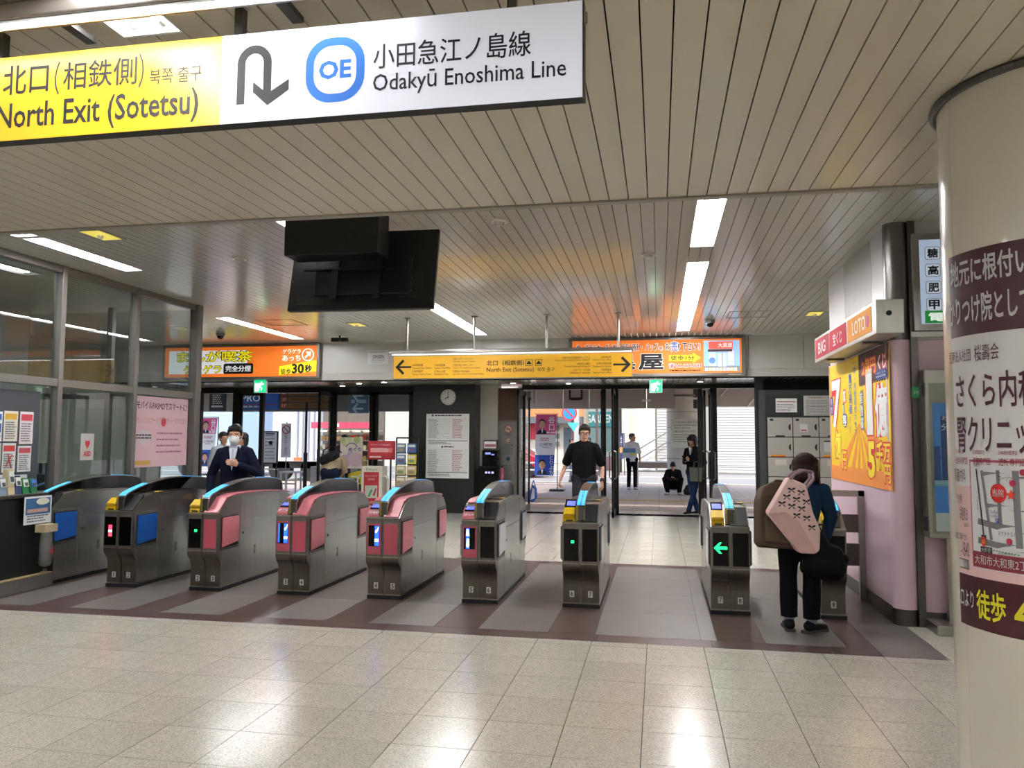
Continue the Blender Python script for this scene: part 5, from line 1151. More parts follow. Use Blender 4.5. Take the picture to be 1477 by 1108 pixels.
shutter(bB, -hw+1.9, -hw+3.2, .1, 3.6, 24); MB().box(-hw+1.15, -hw+1.6, -.06, 0, .1, 2.2).obj('door', mat('door_pale', '#b8c0bc', .5), bB); MB().box(-hw+.2, -hw+.5, -.3, 0, 0, 8).obj('pier', BWH, bB)
h = MB(); h.path([(-hw+.8, -.5, .5), (-hw+2.4, -.5, 1.5)], .03); h.path([(-hw+.8, -.5, 1.0), (-hw+2.4, -.5, 2.0)], .03); h.obj('handrail', FRAME, bB)
MB().tube((-hw+.1, -1.2, 0), (-hw+.1, -1.2, 6.5), .09, n=10).obj('lamp_post', BLACKM, bB)
bC, hw = building('shop_building', 'shop with orange board and grey awning behind the pink flag', 700, 842, 39, 7.5, mat('building_beige', '#c2b8a8', .7, 0, .05, 2), 2.8)
MB().box(-hw, hw, -.15, 0, 2.75, 3.3).obj('orange_board', mat('orange_wood', '#c07a48', .6, 0, .1, 3), bC); MB().box(-hw, hw, -.9, 0, 2.4, 2.72).obj('awning', mat('awning_grey', '#55585c', .7, 0, .06, 3), bC)
MB().box(-hw+1.5, -hw+2.6, -.1, 0, 1.6, 2.38).obj('red_sign', ink('#b83238'), bC); MB().box(-hw+.3, -hw+2.9, -.08, 0, 0, 1.1).obj('base_panel', BWH, bC)
for x in (3.1, 3.35, 3.65):
    for z in (1.25, 1.65, 2.05): MB().box(-hw+x, -hw+x+.18, -.12, 0, z, z+.24).obj('meter_box', mat('meter_box', '#6a6a68', .5), bC)
MB().box(hw-1.0, hw-.15, -.05, 0, .0, 2.2).obj('entrance', mat('door_glass_dark', '#5a6468', .2), bC)
bD, hw = building('shop_building', 'blue-green shop front with its name board behind the walking man', 843, 892, 42, 7.5, mat('building_pale', '#b8c4c4', .7, 0, .04, 2))
MB().box(-hw, hw, -.12, 0, 2.3, 3.1).obj('name_board', mat('teal_board', '#3f8f96', .5, 0, .04, 2), bD); MB().box(-hw+.1, hw-.1, -.06, 0, 1.0, 2.25).obj('shop_window', mat('shop_window', '#7c9a9c', .15, 0, .15, 2), bD); MB().box(-hw+.0, hw, -.2, 0, 0, .7).obj('shop_base', mat('shop_base', '#9a7a80', .6), bD)
bp = bpy.data.objects.new('board_print', None); COL.objects.link(bp); bp.parent = bD; bp.matrix_local = Matrix.Translation((0, -.125, 0)) @ Matrix.Rotation(PI/2, 4, 'X'); text('GARDEN', -hw+.1, hw-.25, 2.5, 2.95, .003, ink('#e2ecec'), bp, .02)
bE, hw = building('apartment_building', 'tall pale apartment block behind the shops', 640, 1250, 60, 16, mat('building_far', '#c8ccd0', .8, 0, .04, 1), 8)
for k in range(9):
    for r in range(4):
        wd = MB().box(-hw+1+k*3.2, -hw+2.8+k*3.2, -.08, 0, 3.4+r*3.0, 4.8+r*3.0).obj('window_frame', FRAME, bE); MB().box(-hw+1.1+k*3.2, -hw+2.7+k*3.2, -.1, -.05, 3.5+r*3.0, 4.7+r*3.0).obj('pane', mat('far_pane', '#7e8c98', .1, .2), wd)
# street signs and banners
t = thing('road_sign', 'round blue road sign on a pole above the walking man', 'road sign', (GX(826, 30), 30, 0))
MB().tube((0, 0, 0), (0, 0, 3.2), .05, n=10).obj('pole', mat('pole_brown', '#5a4844', .5), t); 
MB().prism([(-.12+.3*math.cos(i/12*PI), 2.62+.3*math.sin(i/12*PI)) for i in range(24)], 'y', -.10, -.07).obj('ring', ink('#c83a3a'), t); MB().prism([(-.12+.24*math.cos(i/12*PI), 2.62+.24*math.sin(i/12*PI)) for i in range(24)], 'y', -.11, -.09).obj('disc', ink('#2a84c8'), t); MB().prism([(-.12-.17, 2.62+.13), (-.12-.13, 2.62+.17), (-.12+.17, 2.62-.13), (-.12+.13, 2.62-.17)], 'y', -.12, -.1).obj('slash', ink('#c83a3a'), t)
MB().prism([(-.2, 2.25), (.25, 2.25), (.05, 1.9)], 'y', -.1, -.07).obj('lower_plate', ink('#4ab0b8'), t)
t = thing('utility_pole', 'grey utility pole left of the walking man', 'pole', (GX(831, 33), 33, 0)); MB().tube((0, 0, 0), (0, 0, 8), .15, .12, 14).obj('shaft', mat('concrete_pole', '#a8a8a4', .8), t, smooth=True); MB().box(-1.6, -.9, -.2, .0, 3.0, 3.25).obj('camera_box', STEEL_D, t); MB().tube((-.9, -.1, 3.1), (0, -.1, 3.1), .03).obj('bracket', STEEL_D, t)
t = thing('street_gate', 'thin brown gate posts with a crossbar beside the teal shop', 'gate', (GX(861, 31), 31, 0)); MB().tube((0, 0, 0), (0, 0, 3.0), .05, n=8).obj('post', mat('pole_brown', '#5a4844', .5), t); MB().tube((-1.4, 0, 2.85), (.9, 0, 2.85), .03, n=8).obj('crossbar', mat('pole_brown', '#5a4844', .5), t)
for px, py0, py1, c, lab in ((888.5, 607, 640, '#6a3a78', 'purple vertical banner beside the door post'), (896, 625, 662, '#2c3560', 'navy vertical banner with orange emblem')):
    p, w_, h_ = wpanel('shop_banner', lab, 'banner', px-3.5, py0, px+3.5, py1, 36 if px > 890 else 35.7); rect(0, w_, 0, h_, .01, ink(c), p, 'cloth', .02); MB().tube((w_+.03, -p.location.z, 0), (w_+.03, h_, 0), .02).obj('pole', STEEL_D, p)
    text('割烹' if px < 890 else '丼', w_*.3, w_*.7, h_*.5, h_*.9, .014, ink('#d8c8d8'), p, vertical=True)
    if px == 896: flat([(w_*.5+.1*math.cos(i/8*PI), h_*.35+.14*math.sin(i/8*PI)) for i in range(16)], .014, ink('#d89a50'), p, 'emblem')
t = thing('blue_bag', 'crumpled blue bag standing on the paving by the door frame', 'bag', (GX(767, 19.9), 19.9, -.006))
MB().prism([(-.22, 0), (.05, 0), (.14, .12), (.12, .36), (.02, .44), (-.02, .3), (-.12, .26), (-.24, .12)], 'y', -.12, .12).obj('bag_body', mat('blue_fabric', '#2456a8', .6, 0, .2, 8), t, bevel=.03); MB().prism([(.0, .06), (.1, .1), (.1, .32), (.04, .38)], 'y', -.135, -.11).obj('white_patch', ink('#c8d4e4'), t); h = MB(); h.path([(.0, 0, .4), (.05, 0, .55), (.1, 0, .4)], .012); h.obj('handle', mat('blue_fabric', '#2456a8', .6, 0, .2, 8), t)
# a silver car passing on the road
def car(x, Y, label, c):
    t = thing('car', label, 'car', (x, Y, -.02)); bm = mat('car_paint_'+c, c, .2, .3, .03, 2, coat=.6)
    MB().prism([(-2.1, .3), (-2.1, .75), (-1.9, .85), (-1.2, .95), (-.6, 1.4), (.9, 1.42), (1.6, .95), (2.05, .85), (2.1, .5), (2.05, .3)], 'y', -.8, .8).obj('body', bm, t, bevel=.06)
    MB().prism([(-1.0, .97), (-.55, 1.33), (.15, 1.35), (.15, .97)], 'y', -.815, .815).obj('side_window', BLACK, t); MB().prism([(.22, .97), (.22, 1.35), (.85, 1.35), (1.4, .97)], 'y', -.815, .815).obj('side_window', BLACK, t)
    for sx_ in (-1.35, 1.35):
        for sy in (-.72, .72): MB().tube((sx_, sy-.1, .32), (sx_, sy+.1, .32), .32, n=20).obj('wheel', BLACKM, t)
    MB().box(1.95, 2.11, -.7, -.4, .62, .74).obj('tail_lamp', ink('#b01c24'), t)
car(GX(760, 33)-1.2, 33, 'red car on the road beyond the pink flag', '#b8303c')

# ---- left side beyond the glass doors
lw = struct('wall_far'); YB = 20.5
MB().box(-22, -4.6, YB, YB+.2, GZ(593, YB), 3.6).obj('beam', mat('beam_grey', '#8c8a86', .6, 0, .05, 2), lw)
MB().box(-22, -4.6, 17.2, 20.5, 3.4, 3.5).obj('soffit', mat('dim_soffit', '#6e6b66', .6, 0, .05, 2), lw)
def lsign(name, lab, px0, py0, px1, py1, Y=YB-.06): return wpanel(name, lab, 'sign', px0, py0, px1, py1, Y)
p, w_, h_ = lsign('store_sign', 'blue store sign with white lettering above the left doorway', 345, 563, 402, 591); rect(0, w_, 0, h_, .02, ink('#20498e', .15), p, 'face', .05); text('PROS', w_*.08, w_*.66, h_*.42, h_*.76, .025, ink('#dfe4ee', .2), p); rect(0, w_, h_*.24, h_*.28, .024, ink('#a04048'), p); lines(p, w_*.05, w_*.7, [h_*.1], .06, .025, ink('#c8d0e0'))
p, w_, h_ = lsign('floor_directory', 'brown floor directory listing restaurant, fashion and food floors', 404, 562, 476, 591)
rect(0, w_, 0, h_, .01, ink('#4a4844'), p, 'board', .04)
for r, (fl_, tx) in enumerate((('4F', 'RESTAURANT / CLINIC'), ('2F', 'FASHION / BEAUTY'), ('1F', 'FOOD / FLOWER'))):
    y0 = h_*(.70-.31*r); rect(.03, .22, y0, y0+h_*.24, .018, ink('#a85038'), p); rect(.25, w_-.04, y0, y0+h_*.24, .018, ink('#8a6038'), p); text(fl_, .06, .19, y0+h_*.05, y0+h_*.2, .022, ink('#e4d8cc'), p); text(tx, .32, w_*.86, y0+h_*.07, y0+h_*.18, .022, ink('#2c2420'), p)
p, w_, h_ = lsign('black_sign', 'small black hanging sign left of the blue store sign', 302, 564, 326, 593, 19.2); rect(0, w_, 0, h_, .02, BLACKM, p, 'board', .05); lines(p, w_*.2, w_*.8, [h_*(.35+.1*i) for i in range(6)], .035, .024, ink('#8a8a80')); rect(w_*.15, w_*.85, h_*.18, h_*.28, .024, ink('#9a9a8c'), p)
for x in (w_*.2, w_*.8): MB().tube((x, h_, 0), (x, h_+.6, 0), .012).obj('hanger', STEEL_D, p)
p, w_, h_ = lsign('arrow_sign', 'grey-blue sign with two white left arrows seen through the window', 503, 564, 532, 596, 19.5); rect(0, w_, 0, h_, .02, ink('#5c6c80'), p, 'board', .05)
for yy in (.78, .2): flat(stroke([(w_*.25, h_*yy), (w_*.75, h_*yy)], .05), .024, ink('#c4ccd6'), p, 'arrow_shaft'); flat(stroke([(w_*.45, h_*yy+.13), (w_*.25, h_*yy), (w_*.45, h_*yy-.13)], .05), .0265, ink('#c4ccd6'), p, 'arrow_head')
lines(p, w_*.12, w_*.9, [h_*.45], .09, .024, ink('#a8b4c2'), jit=0)
for x in (w_*.2, w_*.8): MB().tube((x, h_, 0), (x, h_+.6, 0), .012).obj('hanger', STEEL_D, p)
# lorry
YT_ = 27.; t = thing('lorry', 'white box lorry parked outside the left doors', 'lorry', (GX(425, YT_), YT_, -.02))
w_ = GX(458, YT_)-GX(392, YT_); WHL = mat('lorry_white', '#c3c9d2', .5, .1, .03, 2)
MB().box(-w_/2, w_/2, 0, 2.2, .75, 3.3).obj('box_body', WHL, t, bevel=.03)
for i in range(4): MB().box(w_*(.05+.12*i), w_*(.05+.12*i)+.06, -.04, 0, .8, 3.2).obj('door_bar', mat('lorry_bar', '#9aa0a8', .4, .5), t)
MB().box(-w_/2, w_/2, .1, 2.1, .5, .75).obj('chassis', BLACKM, t); MB().box(w_*.0, w_*.16, -.05, .05, .78, .9).obj('warning_stripe', ink('#d06a3a'), t)
for x in (-w_*.35, w_*.35): MB().tube((x, .1, .45), (x, .4, .45), .44, n=20).obj('wheel', BLACKM, t)
t = thing('lorry', 'pale blue lorry side glimpsed left of the masked man', 'lorry', (GX(318, 30), 30, -.02)); MB().box(-2.2, 1.8, 0, 2.2, .7, 3.3).obj('box_body', mat('lorry_blue', '#9fb4cc', .5, .1, .04, 2), t, bevel=.03); MB().box(-2.1, 1.7, .1, 2.0, .4, .7).obj('chassis', BLACKM, t)
for x in (-1.6, 1.2): MB().tube((x, .1, .4), (x, .4, .4), .42, n=20).obj('wheel', BLACKM, t)
# standing board, banner, bench, pole
p, w_, h_ = wpanel('standing_board', 'black framed white info board on legs outside the left doors', 'board', 378, 622, 401, 669, 19.2)
MB().box(0, w_, 0, h_, -.05, 0).obj('frame', BLACKM, p, bevel=.006); rect(.03, w_-.03, .03, h_-.03, .003, ink('#cfd2d8'), p); lines(p, .07, w_-.07, [h_*(.15+.1*i) for i in range(8)], .025, .005, ink('#77809a')); flat([(w_*.5+.08*math.cos(i*2.4)*(1 if i % 2 else .5), h_*.62+.08*math.sin(i*2.4)*(1 if i % 2 else .5)) for i in range(6)], .006, ink('#a85a78'), p, 'print_emblem'); rect(w_*.2, w_*.8, h_*.9, h_*.94, .005, ink('#50506a'), p)
for x in (.02, w_-.05): MB().box(x, x+.03, -p.location.z, 0, -.05, -.01).obj('leg', BLACKM, p)
MB().box(0, w_, -.16, -.13, -.05, -.01).obj('stretcher', REFL, p)
p, w_, h_ = wpanel('ban_banner', 'white hanging banner with red no smoking ring beside the standing board', 'banner', 405, 611, 420, 660, 21)
MB().box(0, w_, 0, h_, -.012, 0).obj('cloth', ink('#ccced2'), p); c = (w_*.5, h_*.82); flat([(c[0]+.13*math.cos(i/10*PI), c[1]+.13*math.sin(i/10*PI)) for i in range(20)], .003, ink('#903038'), p, 'ban_ring'); flat([(c[0]+.1*math.cos(i/10*PI), c[1]+.1*math.sin(i/10*PI)) for i in range(20)], .005, ink('#ccced2'), p, 'ban_field'); flat(stroke([(c[0]-.09, c[1]+.09), (c[0]+.09, c[1]-.09)], .03), .007, ink('#903038'), p, 'ban_bar')
text('禁止・歩行', w_*.35, w_*.65, h_*.08, h_*.66, .004, ink('#8a4a50'), p, vertical=True); MB().tube((w_*.5, -p.location.z, -.03), (w_*.5, h_+.05, -.03), .015).obj('pole', FRAME, p)
t = thing('bench', 'white metal bench outside beneath the lorry', 'bench', (GX(421, 20.5), 20.5, 0)); bw_ = .24
MB().box(-.27, .27, -.2, .2, .62, .66).obj('seat', ink('#bfc2c4'), t)
for x in (-.24, .2): MB().box(x, x+.04, -.18, -.14, 0, .62).obj('leg', ink('#bfc2c4'), t); MB().box(x, x+.04, .14, .18, 0, .62).obj('leg', ink('#bfc2c4'), t)
MB().box(-.24, .24, -.17, -.15, .3, .34).obj('stretcher', ink('#bfc2c4'), t)
t = thing('street_pole', 'dark thin pole between the lorry and the food stall', 'pole', (GX(441, 20), 20, 0)); MB().tube((0, 0, 0), (0, 0, 1.2), .055, n=10).obj('lower_tube', BLACKM, t); MB().tube((0, 0, 1.2), (0, 0, 2.6), .035, n=10).obj('upper_tube', BLACKM, t)
# bright food stall behind the glass
YF = 22.0; xa, xb_ = GX(449, YF), GX(540, YF); t = thing('food_stall', 'food stall with a pink fascia and lit shelves behind the glass', 'stall', ((xa+xb_)/2, YF, 0)); hw = (xb_-xa)/2
MB().box(-hw, hw, .8, .9, 0, 3.3).obj('back_wall', mat('stall_back', '#76706a', .6, 0, .1, 3), t); MB().box(-hw, hw, -.05, .05, GZ(618, YF, 490), GZ(609, YF, 490)).obj('fascia', ink('#d8506c', .5), t); MB().box(-hw, hw, -.02, .6, 0, .75).obj('counter', mat('stall_counter', '#8a8a86', .5), t)
MB().box(-hw*.3, -hw*.1, -.06, .0, GZ(616, YF, 490), GZ(611, YF, 490)).obj('fascia_plate', ink('#e4f0e4', .5), t)
for z in (.95, 1.25, 1.55, 1.85): MB().box(-hw, hw, .25, .7, z-.03, z).obj('shelf', ink('#cfc8bc'), t)
ORD = 'first second third fourth fifth sixth seventh eighth ninth tenth eleventh twelfth thirteenth last'.split()
FOODC = {'#b03a40': 'red', '#d8c89a': 'tan', '#e8dcc0': 'cream', '#c8a050': 'golden', '#8a3a34': 'dark red', '#d8d4cc': 'white', '#5a4a40': 'brown'}
for k in range(14):
    for r, z in enumerate((.75, .95, 1.25, 1.55)):
        x = -hw+.08+k*(2*hw-.16)/14; c = random.choice(list(FOODC))
        g = tag(MB().box(x, x+.1, .3, .45, z, z+random.uniform(.1, .2)).obj('food_packet', ink(c), loc=(t.location.x, YF, 0)), f'{FOODC[c]} food packet, {ORD[k]} from the left on the {("counter top", "first shelf", "second shelf", "third shelf")[r]} of the lit stall', 'packet', 'packets on the food stall shelves')
for k in range(5): MB().box(-hw+.15+k*.36, -hw+.36+k*.36, .2, .3, 1.80, 1.84).obj('shelf_lamp', ink('#ffe0b0', 5.), t)
# white building behind the lorry side
bF, hw = building('apartment_building', 'pale building closing the street on the left', 180, 640, 44, 12, BWH)

# ================================================================ PEOPLE
SKIN = mat('skin', '#c08e74', .5, 0, .05, 12); HAIRB = mat('hair_black', '#15110f', .45, 0, .2, 30); HAIRN = mat('hair_brown', '#2a1712', .4, 0, .25, 30, stretch=(3, 3, 1))
def fab(n, c, rough=.85): return mat('fabric_'+n, c, rough, 0, .12, 14, bump=.15, spec=.12)
def cap(mb, p0, p1, r0, r1=None, side=None, fx=1., fy=1., n=14, m=8):
    # tapered capsule; fx / fy flatten it along `side` and across
    r1 = r0 if r1 is None else r1; p0 = Vector(p0); p1 = Vector(p1); d = p1-p0
    z = d.normalized() if d.length > 1e-6 else Vector((0, 0, 1))
    s = Vector(side) if side is not None else z.orthogonal()
    x = (s-z*s.dot(z)).normalized(); y = z.cross(x)
    t = MB().sphere((0, 0, 0), 1, n, m); vs = []
    for v in t.v:
        a, b, c = v
        base, r = (p1, r1) if c >= 0 else (p0, r0)
        if abs(c) < 1e-6: base, r = (p0+p1)/2, (r0+r1)/2
        vs.append(base+x*(a*r*fx)+y*(b*r*fy)+z*(c*r*min(fx, fy, 1.)))
    mb.add(vs, t.f)
def fuse(mb, name, m, parent, voxel=.008, smooth=4, cut=None):
    # one continuous skin over all the shapes: voxel remesh, then smoothing; cut = list of (point, normal) planes trimming hems
    me = mb.mesh(name); o = bpy.data.objects.new(name, me)
    r = o.modifiers.new('r', 'REMESH'); r.mode = 'VOXEL'; r.voxel_size = voxel; r.use_smooth_shade = True
    s = o.modifiers.new('s', 'SMOOTH'); s.factor = .5; s.iterations = smooth
    m2 = evaluated(o); m2.name = name
    bpy.data.objects.remove(o); bpy.data.meshes.remove(me)
    bm = bmesh.new(); bm.from_mesh(m2)
    for p, nrm in (cut or []):
        g = bm.verts[:]+bm.edges[:]+bm.faces[:]
        res = bmesh.ops.bisect_plane(bm, geom=g, plane_co=p, plane_no=nrm, clear_outer=True)
        ed = [e for e in res['geom_cut'] if isinstance(e, bmesh.types.BMEdge)]
        bmesh.ops.holes_fill(bm, edges=ed, sides=0)
    for f in bm.faces: f.smooth = True
    bm.to_mesh(m2); bm.free()
    m2.materials.clear(); return link(name, m2, m, parent)
def lerp(a, b, t): return Vector(a)*(1-t)+Vector(b)*t
def hand(mb, wrist, d, palm, curl=.5, thumb_side=1, k=1.):
    # palm plus five unequal bent fingers; palm = direction the palm faces
    d = Vector(d).normalized(); pn = Vector(palm); pn = (pn-d*pn.dot(d)).normalized(); s = d.cross(pn).normalized()*thumb_side
    w = Vector(wrist); kn = w+d*.085*k
    cap(mb, w, kn, .026*k, .036*k, s, 1.15, .5)
    for off, L, r in ((.030, .072, .0088), (.010, .080, .0092), (-.011, .074, .0088), (-.031, .058, .0078)):
        b = kn+s*off*k-d*.01*k; a1 = curl*.9; d1 = (d*math.cos(a1)+pn*math.sin(a1)); a2 = curl*2.0; d2 = (d*math.cos(a2)+pn*math.sin(a2))
        m1 = b+d1*L*.52*k; e = m1+d2*L*.5*k
        cap(mb, b, m1, r*k*1.05, r*k, n=8, m=6); cap(mb, m1, e, r*k, r*k*.85, n=8, m=6)
    tb = w+d*.028*k+s*.026*k; td = (d*.62+s*.62+pn*.35).normalized(); t1 = tb+td*.04*k; t2 = t1+(d*.85+s*.1+pn*.4).normalized()*.032*k
    cap(mb, tb, t1, .0125*k, .0105*k, n=8, m=6); cap(mb, t1, t2, .0105*k, .009*k, n=8, m=6)
def head_shapes(mb, c, f, u, k=1.):
    # skull, jaw, nose, brow, ears round a centre c, looking along f with up u
    f = Vector(f).normalized(); u = (Vector(u)-f*Vector(u).dot(f)).normalized(); s = f.cross(u)
    P = lambda a, b, h: Vector(c)+s*a*k+f*b*k+u*h*k
    cap(mb, P(0, -.022, .038), P(0, .005, .035), .083*k, .078*k, s, .92, 1.0)
    cap(mb, P(0, .022, -.02), P(0, .036, -.072), .068*k, .044*k, s, .95, .95)
    cap(mb, P(0, .086, .008), P(0, .102, -.022), .009*k, .014*k, s, 1.1, 1); cap(mb, P(-.035, .072, .022), P(.035, .072, .022), .012*k, n=10)
    cap(mb, P(0, .075, -.058), P(0, .078, -.058), .016*k, None, s, 1.5, .7); cap(mb, P(0, .065, -.092), P(0, .07, -.09), .018*k)
    for q in (-1, 1): cap(mb, P(q*.078, -.012, -.022), P(q*.082, -.018, .02), .012*k, .018*k, f, 1.1, .5)
    return P
def face_parts(par, P, k=1., eyes=True, mouth=True):
    if eyes:
        for q in (-1, 1):
            c = P(q*.033, .083, .006); MB().sphere(c, .0105*k, 10, 6).obj('eye', ink('#e4dcd4'), par, smooth=True); MB().sphere(P(q*.033, .0905, .006), .0055*k, 8, 6).obj('pupil', BLACKM, par, smooth=True)
            b = MB(); cap(b, P(q*.018, .088, .030), P(q*.050, .078, .031), .0042*k, n=6, m=4); b.obj('eyebrow', HAIRB, par, smooth=True)
    if mouth:
        b = MB(); cap(b, P(-.022, .088, -.058), P(.022, .088, -.058), .0048*k, n=8, m=4); b.obj('mouth', mat('lips', '#8f5248', .5), par, smooth=True)
def hair_short(par, P, m=HAIRB, k=1.):
    mb = MB(); cap(mb, P(0, -.036, .062), P(0, -.002, .068), .089*k, .080*k, P(1, 0, 0)-P(0, 0, 0), .96, 1.0); cap(mb, P(0, -.06, .0), P(0, -.055, .04), .066*k, .078*k, P(1, 0, 0)-P(0, 0, 0), 1.05, .8)
    cap(mb, P(-.045, .045, .098), P(.045, .045, .098), .030*k)
    for q in (-1, 1): cap(mb, P(q*.072, .012, .015), P(q*.066, .018, .06), .014*k, .026*k)
    return fuse(mb, 'hair', m, par, .009, 2)
def hair_bob(par, P, m=HAIRN, k=1., fringe=True):
    sd = P(1, 0, 0)-P(0, 0, 0); mb = MB(); cap(mb, P(0, -.034, .058), P(0, 0, .066), .098*k, .088*k, sd, .98, 1.0); cap(mb, P(0, -.062, -.07), P(0, -.05, .04), .072*k, .09*k, sd, 1.15, .8)
    for q in (-1, 1): cap(mb, P(q*.082, .012, -.09), P(q*.080, .012, .05), .030*k, .034*k, sd, .7, 1.2)
    if fringe: cap(mb, P(-.05, .062, .075), P(.05, .062, .075), .03*k)
    return fuse(mb, 'hair', m, par, .009, 2)
def trouser(mb, J, k=1., r=(.098, .066, .06)):
    cap(mb, J['hipL'], J['hipR'], .115*k, None, (0, 1, 0), .95, 1); cap(mb, lerp(J['hipL'], J['hipR'], .5), J['waist'], .13*k, .135*k, (1, 0, 0), 1.15, .8)
    for q in 'LR':
        cap(mb, J['hip'+q], J['knee'+q], r[0]*k, r[1]*k); cap(mb, J['knee'+q], J['ank'+q], r[1]*k, r[2]*k)
def torso(mb, J, grow=0., k=1., bottom='waist', w=1.12):
    sd = Vector(J['shL'])-Vector(J['shR'])
    cap(mb, J[bottom], J['chest'], (.128+grow)*k, (.142+grow)*k, sd, w, .78); cap(mb, J['chest'], lerp(J['chest'], J['neck'], .55), (.142+grow)*k, (.105+grow)*k, sd, w, .78)
    cap(mb, J['shL'], J['shR'], (.050+grow*.7)*k, None, (0, 1, 0), 1.0, 1)
    for q in 'LR': cap(mb, J['sh'+q], lerp(J['neck'], J['sh'+q], .25), (.048+grow*.6)*k, (.05+grow*.4)*k)
    cap(mb, lerp(J['chest'], J['neck'], .7), J['neck'], (.085+grow*.6)*k, (.058+grow*.3)*k, sd, 1.1, .9)
def sleeves(mb, J, grow=0., k=1., to=1.0):
    for q in 'LR':
        s, e, w = J['sh'+q], J['el'+q], J['wr'+q]
        if to >= 1: cap(mb, s, e, (.056+grow)*k, (.046+grow)*k); cap(mb, e, lerp(e, w, .93), (.045+grow)*k, (.033+grow)*k)
        else: cap(mb, s, lerp(s, e, to), (.062+grow)*k, (.062+grow)*k)
def skin_all(J, k=1., hands=None, headf=(0, -1, 0), headu=(0, 0, 1)):
    mb = MB()
    cap(mb, J['waist'], J['chest'], .10*k, .12*k, (1, 0, 0), 1.1, .75); cap(mb, J['chest'], lerp(J['chest'], J['neck'], .6), .12*k, .08*k, (1, 0, 0), 1.1, .75)
    cap(mb, J['hipL'], J['hipR'], .085*k); cap(mb, lerp(J['hipL'], J['hipR'], .5), J['waist'], .1*k, .1*k); cap(mb, J['shL'], J['shR'], .045*k)
    cap(mb, J['neck'], J['head'], .052*k, .05*k)
    for q in 'LR':
        cap(mb, J['sh'+q], J['el'+q], .046*k, .036*k); cap(mb, J['el'+q], J['wr'+q], .037*k, .025*k)
        cap(mb, J['hip'+q], J['knee'+q], .075*k, .048*k); cap(mb, J['knee'+q], J['ank'+q], .05*k, .036*k)
        h = (hands or {}).get(q, {}); d = Vector(h.get('d', Vector(J['wr'+q])-Vector(J['el'+q])))
        hand(mb, J['wr'+q], d, h.get('palm', (1 if q == 'R' else -1, 0, 0)), h.get('curl', .45), h.get('th', 1 if q == 'L' else -1), k)
    P = head_shapes(mb, J['head'], headf, headu, k)
    return mb, P
def shoe(par, ank, toe, m, sole=None, k=1., name='shoe'):
    mb = MB(); a = Vector(ank); t = Vector(toe); d = (t-a); d.z = 0; d = d.normalized(); z0 = t.z
    heel = Vector((a.x, a.y, z0+.035))-d*.035
    cap(mb, heel+Vector((0, 0, .012)), Vector((t.x, t.y, z0+.028)), .04*k, .034*k, (-d.y, d.x, 0), 1.05, .85); cap(mb, heel+Vector((0, 0, .02)), a+Vector((0, 0, .0)), .042*k, .04*k)
    o = fuse(mb, name, m, par, .008, 2, [((0, 0, z0+.004), (0, 0, -1))])
    sl = MB(); sd = Vector((-d.y, d.x, 0)); pts = []
    for q, f_, w in ((-.06, 0, .030), (-.03, 0, .038), (.5, 1, .036), (0, 2, .045), (.02, 2, .034), (.045, 2, .014)):
        b = heel+d*.0 if f_ == 0 else (lerp(heel, t, .5) if f_ == 1 else t)
        pts.append((b+d*(q if f_ != 1 else 0), w*k))
    poly = [(p+sd*w) for p, w in pts]+[(p-sd*w) for p, w in pts[::-1]]
    sl.prism([(p.x, p.y) for p in poly], 'z', z0-.0, z0+.022); sl.obj('sole', sole or BLACKM, o)
    return o
def J_(**kw):
    J = dict(waist=(0, 0, 1.03), chest=(0, 0, 1.26), neck=(0, .015, 1.44), head=(0, -.015, 1.575), shL=(.165, .01, 1.365), shR=(-.165, .01, 1.365), elL=(.235, .03, 1.11), elR=(-.235, .03, 1.11), wrL=(.25, -.06, .87), wrR=(-.25, -.06, .87),
             hipL=(.085, 0, .91), hipR=(-.085, 0, .91), kneeL=(.095, -.02, .50), kneeR=(-.095, -.02, .50), ankL=(.10, .02, .09), ankR=(-.10, .02, .09), toeL=(.115, -.13, .0), toeR=(-.115, -.13, .0))
    J.update(kw); return {k: Vector(v) for k, v in J.items()}
def scaled(o, s): o.scale = (s, s, s); return o

# ---- masked man in a navy suit walking through the gates (faces us)
t = thing('person', 'masked man in a dark navy suit walking between the second and third gates', 'person', (-5.16, 8.85, 0), math.radians(16))
J = J_(elR=(-.285, .06, 1.10), wrR=(-.245, -.12, .90), elL=(.285, .0, 1.12), wrL=(.10, -.21, 1.235), kneeL=(.10, -.10, .50), ankL=(.10, -.10, .10), toeL=(.11, -.25, 0), kneeR=(-.10, .02, .50), ankR=(-.10, .16, .12), toeR=(-.10, .03, 0))
mb, P = skin_all(J, 1., {'L': dict(d=(-.75, -.2, .25), palm=(0, .9, -.3), curl=.3, th=-1), 'R': dict(d=(.25, -.5, -.8), palm=(.6, .3, 0), curl=.5, th=-1)}, (0.08, -1, -.08))
bd = fuse(mb, 'body', SKIN, t, .0065, 3)
face_parts(t, P, 1., True, False); hair_short(t, P)
mb = MB(); cap(mb, P(0, .058, -.035), P(0, .062, -.07), .058, .046, P(1, 0, 0)-P(0, 0, 0), 1.12, .9); cap(mb, P(0, .095, -.02), P(0, .1, -.05), .028, .03); fuse(mb, 'face_mask', ink('#e2e2e4'), t, .007, 3)
for q in (-1, 1): b = MB(); b.path([P(q*.055, .06, -.02), P(q*.082, -.01, .0)], .0025, 5); b.path([P(q*.05, .06, -.06), P(q*.082, -.01, -.015)], .0025, 5); b.obj('mask_loop', ink('#e2e2e4'), t)
NAVY = fab('navy', '#14172a')
def SHR(bm):                                   # lean the front pieces along the chest
    for v in bm.verts: v.co.y -= max(0, 1.43-v.co.z)*.20
